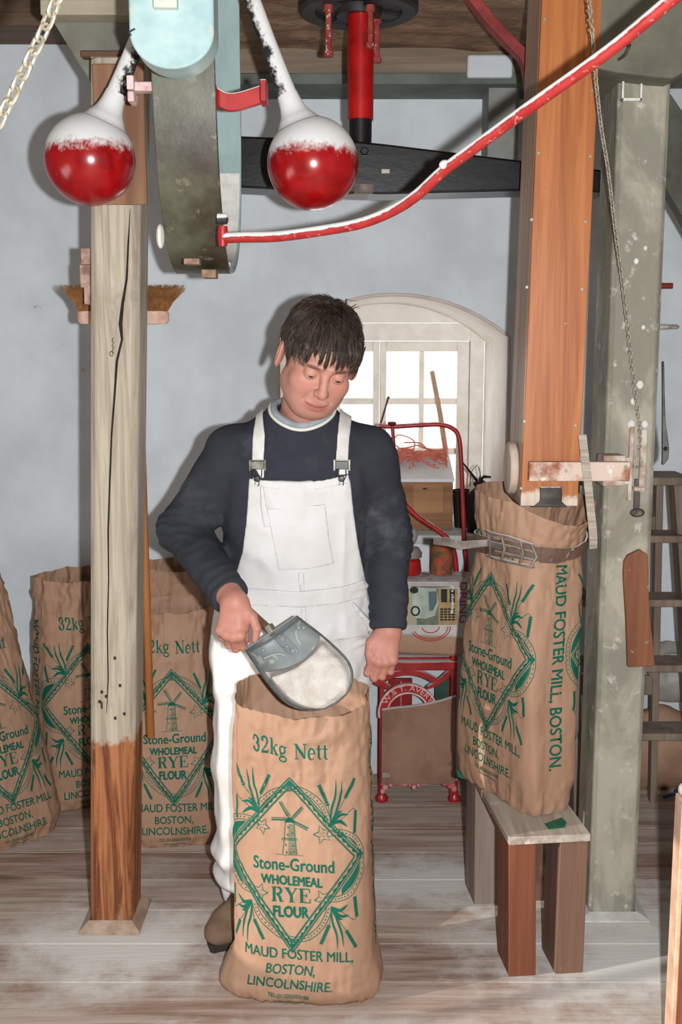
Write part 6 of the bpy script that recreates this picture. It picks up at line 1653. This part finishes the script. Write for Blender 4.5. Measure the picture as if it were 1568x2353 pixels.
for i in range(4300):
    th = hr.uniform(0, 2 * math.pi); ph = math.acos(hr.uniform(-.05, 1.0))
    v = np.array([math.sin(ph) * math.cos(th), math.sin(ph) * math.sin(th), math.cos(ph)]); q = np.array([0, .018, .040]) + v * np.array([.079, .099, .088])
    if q[1] < -.05 and q[2] < .075: continue
    if q[2] < .064 - .22 * max(0, min(.075, q[1] + .055)) - 1.0 * max(0, min(.08, q[1] - .024)): continue
    d = q - crown; d = d - v * (d @ v); d = d / (np.linalg.norm(d) + 1e-6)
    kk = q[None] ; d = d + np.array([float(vnoise(kk, 55, 31)[0]), float(vnoise(kk, 55, 32)[0]), float(vnoise(kk, 55, 33)[0]) * .5]) * 1.5 + np.array([hr.uniform(-.3, .3), hr.uniform(-.3, .3), hr.uniform(-.2, .2)])
    l = hr.uniform(.022, .042); pts = []; lf = max(0, float(vnoise(q[None], 70, 40)[0]))
    x = q.copy()
    for k in range(5):
        pts.append(Vector(toworld(surf(x, .002 + .003 * hr.random() + (.0022 + .0020 * lf) * k))[0])); x = x + d * l / 4 + np.array([hr.uniform(-.003, .003), hr.uniform(-.003, .003), -.0018 * k])
    strand(pts, hr.uniform(.0008, .0017))
# fringe falling over the forehead in points
for i in range(430):
    x0 = hr.uniform(-.066, .070); t = abs(x0) / .07
    q = np.array([x0 * .86, -.035 - hr.uniform(0, .028) * (1 - t), .108 - .030 * t * t + hr.uniform(-.006, .006)])
    clump = round(x0 / .013) * .013
    ex = clump * 1.04 + (x0 - clump) * .22 + hr.uniform(-.003, .003) + .004
    ez = .030 + 1.1 * abs(x0 - clump) + .012 * math.sin(clump * 170 + 1) - .006 * (1 - t) + hr.uniform(-.004, .008) + .006 * math.sin(clump * 300) + .012 * t
    ey = -.0935 + .75 * .0 + 6.0 * ex * ex + hr.uniform(-.004, .0015)
    e = np.array([ex, ey, ez]); m1 = surf((q * .62 + e * .38) + np.array([0, -.012, .014]), .010)
    m2 = q * .25 + e * .75 + np.array([0, -.014, .006])
    pts = [Vector(toworld(v)[0]) for v in (surf(q, .006), m1, m2, e)]
    strand(spline(pts, 4), hr.uniform(.0009, .0019))
# sideburns and the tuft standing out at the far side
for s in (-1, 1):
    for i in range(90):
        q = np.array([s * (.079 + hr.uniform(-.003, .003)), -.030 + hr.uniform(-.016, .022), .045 + hr.uniform(-.01, .03)])
        e = np.array([s * (.0745 + hr.uniform(-.002, .004)), q[1] + hr.uniform(-.006, .006), q[2] - hr.uniform(.030, .058)])
        strand(spline([Vector(toworld(v)[0]) for v in (q, (q + e) / 2 + np.array([s * .005, 0, 0]), e)], 4), hr.uniform(.0011, .002))
for i in range(26):
    q = np.array([hr.uniform(-.03, .05), hr.uniform(-.02, .06), 0.122 + hr.uniform(-.012, .004)])
    pts = [q, q + np.array([hr.uniform(-.01, .014), -.004, .012]), q + np.array([hr.uniform(-.022, .026), -.012, .016 + hr.uniform(-.006, .008)])]
    strand(spline([Vector(toworld(v)[0]) for v in pts], 4), .0014)
hmV = np.array(hm.V); tri = [f for f in hm.F]
hb2 = MB(); hb2.V = [tuple(v) for v in cV] + hm.V; hb2.F = [tuple(f) for f in cF] + [tuple(i + len(cV) for i in f) for f in hm.F]
hair = obj('hair', hb2, hair_m, man, angle=180)
tt_ = np.ones((len(hb2.V), 4)); tt_[:len(cV), :3] = .75; tt_[len(cV):, :3] = np.array(htint)[:, None]
ca = hair.data.color_attributes.new('Tint', 'FLOAT_COLOR', 'POINT'); ca.data.foreach_set('color', tt_.astype(np.float32).ravel())

# ---------------- dark top ----------------
shirt_m = mat('dark navy jersey', (58, 60, 67), (46, 48, 55), scale=5, rough=0.9, bump=0.0004, bscale=500, spec=0.15, spots=(5, 0.54, (100, 102, 108), 0.35), detail=8)
def sleeve(p, Sh, El, Wr, cuff, sd):
    d = cap(p, Sh, El, .068, .060); ax = norm(El - Sh); t = (p - Sh) @ ax
    d = smin(d, cap(p, El, Wr, .060, .046), .03)
    dd = np.linalg.norm(p - El, axis=1); w = np.exp(-(dd / .10) ** 2)
    af = norm(Wr - El); tf = (p - El) @ af
    d = d + .0030 * w * np.sin((t + tf) * 150 + 5 * vnoise(p, 16, sd)) + .0045 * vnoise(p * np.array([1, 1, 1.5]), 18, sd + 1) * (1 + w)
    fore = np.clip(tf / np.linalg.norm(Wr - El), 0, 1)
    d = d + .0016 * fore * np.sin(tf * 150 + 6 * vnoise(p, 14, sd + 2))
    return smax(d, (p - cuff) @ af, .004)
cufR = a3(WrR) + norm(ElR - WrR) * .012; cufL = a3(WrL) + norm(ElL - WrL) * .002
def yoke(p):
    d = smin(torso(p, .008), cap(p, ShR + np.array([0.02, 0, 0]), NkB + np.array([-.03, 0, .005]), .056, .058), .05)
    return smin(d, cap(p, ShL + np.array([-.02, 0, 0]), NkB + np.array([.03, 0, .005]), .056, .058), .05)
def shirtbase(p):
    d = yoke(p)
    d = smin(d, cap(p, ShR, ElR, .070, .055) + 0.0, .035); d = smin(d, cap(p, ShL, ElL, .070, .055), .035)
    return d
neckc = NkB + np.array([0, -.02, .075])
def nhole(p):   # neck opening: tilted cylinder
    ax = norm(np.array([0, .62, -1.0])); q = p - (NkB + np.array([.0, -.035, .055])); t = q @ ax
    r = np.linalg.norm(q - t[:, None] * ax, axis=1); return np.maximum(r - .074, t - .035)
def shirt(p):
    d = yoke(p) + .0035 * vnoise(p, 14, 3) + .002 * vnoise(p, 34, 4)
    d = smin(d, sleeve(p, ShR, ElR, WrR, cufR, 2), .035); d = smin(d, sleeve(p, ShL, ElL, WrL, cufL, 6), .035)
    return smax(d, -nhole(p), .006)
sV, sF = sdf_mesh(shirt, (-.54, 2.42, .80), (.27, 3.02, 1.52), .0042)
obj('top', (sV, sF), shirt_m, man, angle=180, label='dark navy long-sleeved top dusted with flour')
# neckband: grey ring with a pale edge
ax = norm(np.array([0, .62, -1.0])); u1 = np.array([1, 0, 0]); u2 = np.cross(ax, u1)
band = []; edge = []
for i in range(60):
    a = 2 * math.pi * i / 60; dr = u1 * math.cos(a) + u2 * math.sin(a); c0 = NkB + np.array([0, -.035, .055]) + dr * .0745
    ts = np.linspace(-.16, .10, 260); pp = c0[None] + ts[:, None] * ax[None]; dd = yoke(pp)
    k = np.argmax(dd < .0) if (dd < 0).any() else 130
    band.append(Vector(c0 + ax * (ts[k] - .002) - dr * .002)); edge.append(Vector(c0 + ax * (ts[k] + .003) + dr * .009))
def smooth_loop(L, k=3):
    for _ in range(k): L = [(L[i - 1] + L[i] * 2 + L[(i + 1) % len(L)]) / 4 for i in range(len(L))]
    return L
band, edge = smooth_loop(band), smooth_loop(edge)
obj('neckband', MB().tube(band, .0085, 10, close=True), mat('grey rib knit', (150, 158, 164), (132, 140, 148), scale=40, rough=0.9), man, label='grey ribbed neckband')
obj('neckband_edge', MB().tube(edge, .0042, 8, close=True), mat('cream trim', (216, 212, 200), rough=0.9), man, label='cream neckband trim')

# ---------------- white bib overalls ----------------
white_m = mat('white drill cotton', (212, 211, 211), (202, 200, 197), scale=7, rough=0.85, bump=0.0005, bscale=600, spec=0.2, spots=(6, 0.66, (196, 190, 178)))
def XZ(pts, Y): return [(P(x, y, Y).x, P(x, y, Y).z) for x, y in pts]
bibp = XZ([(573, 1096), (600, 1095), (640, 1101), (690, 1103), (740, 1099), (775, 1091), (801, 1088), (806, 1110), (813, 1180), (824, 1260), (838, 1330), (850, 1395), (850, 1480), (520, 1480), (515, 1375), (536, 1335), (556, 1270), (566, 1200), (571, 1140)], 2.68)
def wrinkle(p): return .0050 * vnoise(p * np.array([1, 1, .6]), 13, 11) + .0035 * (1 - 2 * np.abs(vnoise(p * np.array([1.2, 1, .5]), 17, 14))) + .0016 * vnoise(p, 40, 12)
def front_shell(p, t0, t1, poly, fy=2.84):
    d0 = shirtbase(p) ; m = dedge(p[:, [0, 2]], poly)
    return np.maximum(np.maximum(np.maximum(d0 - t1, t0 - d0), m), p[:, 1] - fy)
def bib(p): return front_shell(p, .001, .013 + wrinkle(p), bibp)
def legs(p):
    d = torso(p, .020); d = np.maximum(d, p[:, 2] - .985 + .25 * np.clip(p[:, 1] - 2.80, -.2, .2))
    out = None
    for h_, k_, a_, s in ((HKR, KnR, AnR, -1), (HLR, KnL, AnL, 1)):
        l = cap(p, h_, k_, .122, .102); l = smin(l, cap(p, k_, a_ + np.array([0, 0, .10]), .102, .098), .04)
        l = smin(l, cap(p, a_ + np.array([0, 0, .12]), a_ + np.array([0, 0, .02]), .088, .074), .02)
        low = np.clip((.34 - p[:, 2]) / .2, 0, 1)
        l = l + .010 * low * np.sin(p[:, 2] * 75 + 2.2 * vnoise(p, 9, 20 + s)) * (p[:, 2] > .1)
        l = smax(l, .062 - p[:, 2] + .015 * vnoise(p, 8, 3), .004)
        out = l if out is None else smin(out, l, .025)
    d = smin(d, out, .05)
    pk = ell(p, (-.318, 2.87, .79), (.035, .07, .075))     # bulging side pocket
    d = smin(d, pk, .03)
    gath = np.exp(-(((p - np.array([.085, 2.74, .93])) / np.array([.05, .10, .10])) ** 2).sum(1))
    fold = .0075 * vnoise(p * np.array([1.2, 1.2, .5]), 12, 31) + .005 * (.5 - np.abs(vnoise(p * np.array([1.3, 1, .45]), 22, 33))) + .003 * vnoise(p * np.array([1, 1, .7]), 34, 32) + .008 * gath * np.sin(p[:, 2] * 230 + 60 * p[:, 0] + 5 * vnoise(p, 25, 34))
    return d + fold
def overalls(p): return smin(bib(p), legs(p), .006)
oV, oF = sdf_mesh(overalls, (-.42, 2.58, .04), (.20, 3.06, 1.28), .0042)
obj('overalls', (oV, oF), white_m, man, angle=180, label='white bib overalls')
def shell_part(name, px, Y, t0, t1, m, label=None, h=.0030, extra=None, fn=None, fy=2.84):
    poly = XZ(px, Y); f = fn or (lambda p: front_shell(p, t0, t1, poly, fy))
    xs = [q[0] for q in poly]; zs = [q[1] for q in poly]
    V, F = sdf_mesh(f, (min(xs) - .012, 2.60, min(zs) - .012), (max(xs) + .012, fy + .01, max(zs) + .012), h)
    return obj(name, (V, F), m, man, angle=50, label=label)
seam_w = mat('stitched cotton', (222, 219, 212), (206, 202, 192), scale=60, rough=0.9, bump=0.0006, bscale=300)
shell_part('bib_pocket', [(615, 1167), (748, 1156), (757, 1240), (768, 1297), (706, 1308), (640, 1311), (628, 1240)], 2.68, .011, .0185, white_m, 'square bib pocket')
shell_part('bib_hem', [(574, 1098), (640, 1103), (690, 1105), (740, 1101), (801, 1090), (804, 1108), (740, 1120), (690, 1124), (640, 1121), (573, 1114)], 2.68, .011, .0165, white_m)
shell_part('flap', [(600, 1112), (607, 1112), (614, 1160), (624, 1206), (608, 1209), (601, 1160)], 2.68, .011, .020, white_m, 'loose strap end')
# straps
strap_m = mat('white webbing', (226, 224, 220), (208, 205, 198), scale=30, rough=0.85, bump=0.0005, bscale=300)
for px in ([(571, 880), (586, 880), (597, 935), (609, 1000), (608, 1062), (581, 1062), (580, 1010), (584, 960)], [(790, 880), (815, 880), (813, 940), (803, 1010), (800, 1060), (772, 1060), (776, 1000), (783, 935)]):
    shell_part('strap', px, 2.70, .001, .0075, strap_m, h=.0028, fy=2.92)
shell_part('strap_end', [(578, 1060), (609, 1060), (608, 1098), (600, 1097)], 2.68, .001, .008, strap_m)
shell_part('strap_end', [(782, 1056), (800, 1056), (801, 1090), (778, 1092)], 2.68, .001, .008, strap_m)
# waistband, fly, pocket welts
def legs_shell(poly, t0, t1):
    return lambda p: np.maximum(np.maximum(np.maximum(overalls_s(p) - t1, t0 - overalls_s(p)), dedge(p[:, [0, 2]], poly)), p[:, 1] - 2.80)
def overalls_s(p): return smin(bib(p), legs(p), .02)
for nm, px, t1 in (('waistband', [(512, 1354), (600, 1352), (690, 1356), (780, 1350), (838, 1340), (846, 1378), (780, 1388), (690, 1393), (600, 1391), (505, 1396)], .005),
                   ('fly_seam', [(692, 1392), (704, 1392), (706, 1600), (694, 1600)], .0035),
                   ('bib_seam', [(686, 1312), (699, 1312), (701, 1356), (690, 1356)], .0035),
                   ('pocket_welt', [(806, 1392), (814, 1389), (852, 1440), (868, 1480), (866, 1500), (856, 1480), (838, 1440)], .005)):
    poly = XZ(px, 2.70); xs = [q[0] for q in poly]; zs = [q[1] for q in poly]
    V, F = sdf_mesh(legs_shell(poly, -.004, t1), (min(xs) - .01, 2.60, min(zs) - .01), (max(xs) + .01, 2.82, max(zs) + .01), .0032)
    obj(nm, (V, F), white_m, man, angle=50)
# side opening buttons/gathers at his left hip
# buckles and buttons
chrome = mat('nickel buckle', (120, 116, 106), (84, 80, 72), scale=80, rough=0.28, metallic=0.8)
blackm = mat('black enamel', (24, 24, 26), rough=0.3, spec=0.5)
def on_front(px, py, off):
    p = P(px, py, 2.66)
    for _ in range(6):
        ys = np.linspace(2.55, 2.8, 400); pp = np.stack([np.full(400, p.x), ys, np.full(400, p.z)], 1); dd = shirtbase(pp); k = np.argmax(dd < off); p = P(px, py, ys[k])
    return p
for px, face, px2 in ((592, chrome, 591), (786, blackm, 785)):
    c = on_front(px, 1069, .014); bk2 = MB().box((c.x - .0165, c.y - .004, c.z - .010), (c.x + .0165, c.y, c.z + .011))
    bo = obj('buckle', bk2, face, man, bev=.0015, label='strap buckle')
    fr_ = MB()
    for s_ in (-1, 1): fr_.box((c.x + s_ * .0185 - .002, c.y - .003, c.z - .013), (c.x + s_ * .0185 + .002, c.y + .001, c.z + .014))
    fr_.box((c.x - .019, c.y - .003, c.z + .0112), (c.x + .019, c.y + .001, c.z + .0135))
    obj('frame', fr_, chrome, bo)
    b = on_front(px2, 1100, .020)
    w = MB().tube(spline([(c.x - .010, c.y, c.z - .011), (b.x - .011, b.y, b.z + .006), (b.x - .005, b.y - .001, b.z - .006), (b.x - .004, b.y - .001, b.z - .016), (b.x + .004, b.y - .001, b.z - .016), (b.x + .005, b.y - .001, b.z - .006), (b.x + .011, b.y, b.z + .006), (c.x + .010, c.y, c.z - .011)], 6), .0013, 6)
    obj('wire_loop', w, chrome, bo)
    obj('button', MB().lathe([(.0075, 0), (.0078, .002), (.006, .004), (.0001, .0042)], Matrix.Translation((b.x, b.y - .0005, b.z)) @ Matrix.Rotation(math.pi / 2, 4, 'X'), 18), blackm, man)
# shoes
shoe_m = mat('dusty brown suede', (128, 104, 84), (98, 76, 60), scale=14, rough=0.9, bump=0.001, bscale=120)
for s, an, yaw in ((-1, AnR, math.radians(24)), (1, AnL, math.radians(-10))):
    fd = np.array([-math.sin(yaw), -math.cos(yaw), 0]) if s < 0 else np.array([math.sin(-yaw) , -math.cos(yaw), 0]); ct_ = np.array([an[0], an[1], 0.0])
    toe, heel = ct_ + fd * .17, ct_ - fd * .065
    def shoe(p, toe=toe, heel=heel, ct_=ct_, fd=fd):
        d = cap(p, heel + np.array([0, 0, .045]), ct_ + fd * .10 + np.array([0, 0, .046]), .036, .042)
        d = smin(d, ell(p, ct_ + fd * .135 + np.array([0, 0, .036]), (.050, .066, .038), RZ_(math.atan2(-fd[0], fd[1]) )), .03)
        d = smin(d, cap(p, ct_ + np.array([0, 0, .05]), ct_ + np.array([0, 0, .13]), .042, .040), .03)
        d = smin(d, cap(p, ct_ + fd * .03 + np.array([0, 0, .10]), ct_ + fd * .11 + np.array([0, 0, .065]), .026, .020), .02)
        return smax(d + .002 * vnoise(p, 40, 4), .020 - p[:, 2], .006)
    v, f = sdf_mesh(shoe, ct_ + np.array([-.16, -.28, -.01]), ct_ + np.array([.16, .14, .17]), .0035)
    so = obj('shoe', (v, f), shoe_m, man, angle=180, label='dusty brown suede shoe')
    def sole(p, ct_=ct_, fd=fd, heel=heel):
        sd_ = np.array([-fd[1], fd[0], 0]); q = p - ct_; u = q @ fd; w = q @ sd_
        hw = np.interp(u, [-.11, -.08, 0, .10, .17, .20], [.02, .034, .036, .047, .036, .008])
        return smax(np.maximum(np.abs(w) - hw, np.maximum(u - .203, -.11 - u)), np.abs(p[:, 2] - .011) - .0105, .003)
    v, f = sdf_mesh(sole, ct_ + np.array([-.16, -.28, -.01]), ct_ + np.array([.16, .16, .04]), .003)
    obj('sole', (v, f), mat('dark rubber sole', (52, 44, 40), (38, 32, 30), scale=20, rough=0.8), so)
    lc = MB()
    for i in range(4):
        c = ct_ + fd * (.045 + .018 * i) + np.array([0, 0, .128 - .013 * i]); sd_ = np.array([-fd[1], fd[0], 0])
        lc.tube([Vector(c - sd_ * .020 + np.array([0, 0, -.008])), Vector(c + np.array([0, 0, .002])), Vector(c + sd_ * .020 + np.array([0, 0, -.008]))], .0025, 6)
    obj('laces', lc, mat('dark lace', (66, 52, 44), rough=0.9), so)

# ================================================================ SCOOP AND FLOUR
spn = thing('scoop', 'galvanised metal flour scoop held by the man over the open sack', 'scoop', tuple(P(622, 1455, 2.49)))
zinc = mat('galvanised zinc', (150, 156, 156), (126, 132, 132), scale=10, rough=0.42, metallic=0.35, spots=(16, 0.62, (172, 174, 168)), spec=0.5)
B1, B2 = P(565, 1494, 2.49), P(682, 1416, 2.49)      # back corners of the opening
TIP = P(742, 1636, 2.40)
Wd = (B2 - B1); W_ = Wd.length; Wn = Wd.normalized(); Bc = (B1 + B2) / 2
Ax = (TIP - Bc); Ax = (Ax - Wn * Ax.dot(Wn)); LN = Ax.length; Ax.normalize()
Nn = Wn.cross(Ax).normalized()
if Nn.y > 0: Nn = -Nn      # Nn looks out of the opening, to the photographer
DEP = 0.058
def half_w(v):   # half width of the lip along the length
    return W_ / 2 * (1 + .22 * math.sin(min(v, .62) / .62 * math.pi / 2)) * (1 if v < .62 else math.sqrt(max(0, 1 - ((v - .62) / .38) ** 2)) )
def bowl(u, v, off=0.0):
    hw = half_w(v); a = math.pi * u; sh = Wn * (0.022 * v * LN / 0.2)
    dep = DEP * (1 - .10 * v) * (1 if v < .55 else math.sqrt(max(0, 1 - ((v - .55) / .45) ** 2)) ** .8 )
    x = -math.cos(a) * (hw + off); n = -(abs(math.sin(a)) ** .62) * (dep + off)
    return Bc + Ax * (v * LN) + Wn * x + Nn * n + sh * 2.0
sc_o = obj('bowl', MB().grid(lambda u, v: bowl(u, v), 40, 44), zinc, spn, solid=0.0022, angle=60)
lipv = [bowl(0, i / 40) for i in range(41)] + [bowl(1, 1 - i / 40) for i in range(41)]
obj('rolled_lip', MB().tube(lipv, .0022, 6), mat('dark worn edge', (96, 98, 96), (70, 70, 70), scale=60, rough=0.5, metallic=0.4), spn)
bpl = [bowl(i / 40, 0) for i in range(41)]
mbp = MB(); mbp.prism([v - Ax * .001 for v in bpl], -Ax * .002); obj('back_plate', mbp, zinc, spn, smooth=False)
# strap bracket with rivets riveted inside the back
def inner(x, l, up=.003):   # point on the inner floor of the bowl
    u = math.acos(max(-1, min(1, -x / half_w(l / LN)))) / math.pi; q = bowl(u, l / LN); return q + Nn * up
def brf(u, v):
    hw = .013 * (math.sqrt(max(0, 1 - ((v - .7) / .3) ** 2)) if v > .7 else 1); return inner((2 * u - 1) * hw, .004 + .060 * v)
brk = MB().grid(brf, 8, 16)
obj('bracket_plate', brk, mat('dull zinc plate', (140, 146, 146), (118, 124, 124), scale=20, rough=0.45, metallic=0.4), spn, solid=.002)
for l_, x_, r_ in ((.012, 0, .0085), (.050, 0, .007), (.034, -.004, .005), (.014, .050, .0055), (.022, .060, .0055), (.012, -.050, .004)):
    c = inner(x_, l_, .0035); q = Nn.to_track_quat('Z', 'Y').to_matrix().to_4x4()
    obj('rivet', MB().lathe([(r_, 0), (r_ * .9, .0022), (r_ * .55, .0026), (r_ * .5, .0036), (.0001, .004)], Matrix.Translation(c) @ q, 16), MATS['dull zinc plate'], spn)
crs = MB().tube([inner(.026 + .045 * (1 - math.cos(t)), .050 - .044 * math.sin(t), .002) for t in [i * math.pi / 20 for i in range(11)]], .0012, 6)
crs.tube([inner(-.022 - .04 * (1 - math.cos(t)), .052 - .020 * math.sin(t), .002) for t in [i * math.pi / 20 for i in range(11)]], .0012, 6)
obj('crease', crs, mat('bright crease', (196, 200, 196), rough=0.4, metallic=0.3), spn, label='bright bent crease')
hb = Bc + Nn * (-.016) ; hdir = Vector(hA - hB).normalized()
H0 = Vector(hB) ; 
obj('handle', MB().tube([Bc - Nn * .014 - Ax * .006, Vector(hB) * .5 + (Bc - Nn * .014) * .5, Vector(hB) + hdir * .01, Vector(hA), Vector(hA) + hdir * .05], [.0085, .010, .0105, .0105, .010], 14), mat('worn wooden handle', (112, 84, 58), (84, 62, 42), scale=20, rough=0.5), spn)
obj('ferrule', MB().tube([Bc - Nn * .014 - Ax * .0025, Bc - Nn * .013 - Ax * .022], .0125, 14), mat('dull ferrule', (140, 136, 122), (108, 104, 92), scale=30, rough=0.4, metallic=0.6), spn)
# heap of flour lying in the scoop
fl_m = mat('wholemeal flour', (212, 206, 198), (192, 184, 174), scale=24, rough=0.95, bump=0.004, bscale=120, spots=(420, 0.62, (160, 142, 126), 0.1))
def heap(u, v):
    v2 = .36 + .63 * v + .10 * (1 - v) * (math.sin(math.pi * u) - .75) * (1 if v < .9 else 0)
    hw = half_w(v2) * (.95 if v < .98 else .9); x = (2 * u - 1) * hw
    fl0 = bowl(min(max(math.acos(max(-1, min(1, -x / half_w(v2)))) / math.pi, 0.02), .98), v2)
    b0 = Bc + Ax * (v2 * LN) + Wn * x + Wn * (0.044 * v2 * LN / 0.2)
    base = (fl0 - b0).dot(Nn)
    h = .006 + .022 * math.sin(math.pi * min(1, u * 1.0)) * math.sin(math.pi * (0.12 + .80 * v))
    k = min(1, v / .16); top = base * (1 - k) + h * k if v < .16 else h * min(1, (1.02 - v) / .10) + base * max(0, 1 - (1.02 - v) / .10) * .5
    e = min(u, 1 - u); ke = min(1, e / .08); top = (base + .003) * (1 - ke) + top * ke
    p = b0 + Nn * (top); return p + Nn * .0035 * float(vnoise(np.array([[p.x, p.y, p.z]]), 60, 8)[0])
hm_ = MB(); hm_.grid(heap, 48, 48)
tag(obj('flour_heap', hm_, fl_m, None, solid=0.003, angle=180), 'speckled pale flour heaped in the metal scoop', 'flour', kind='stuff')
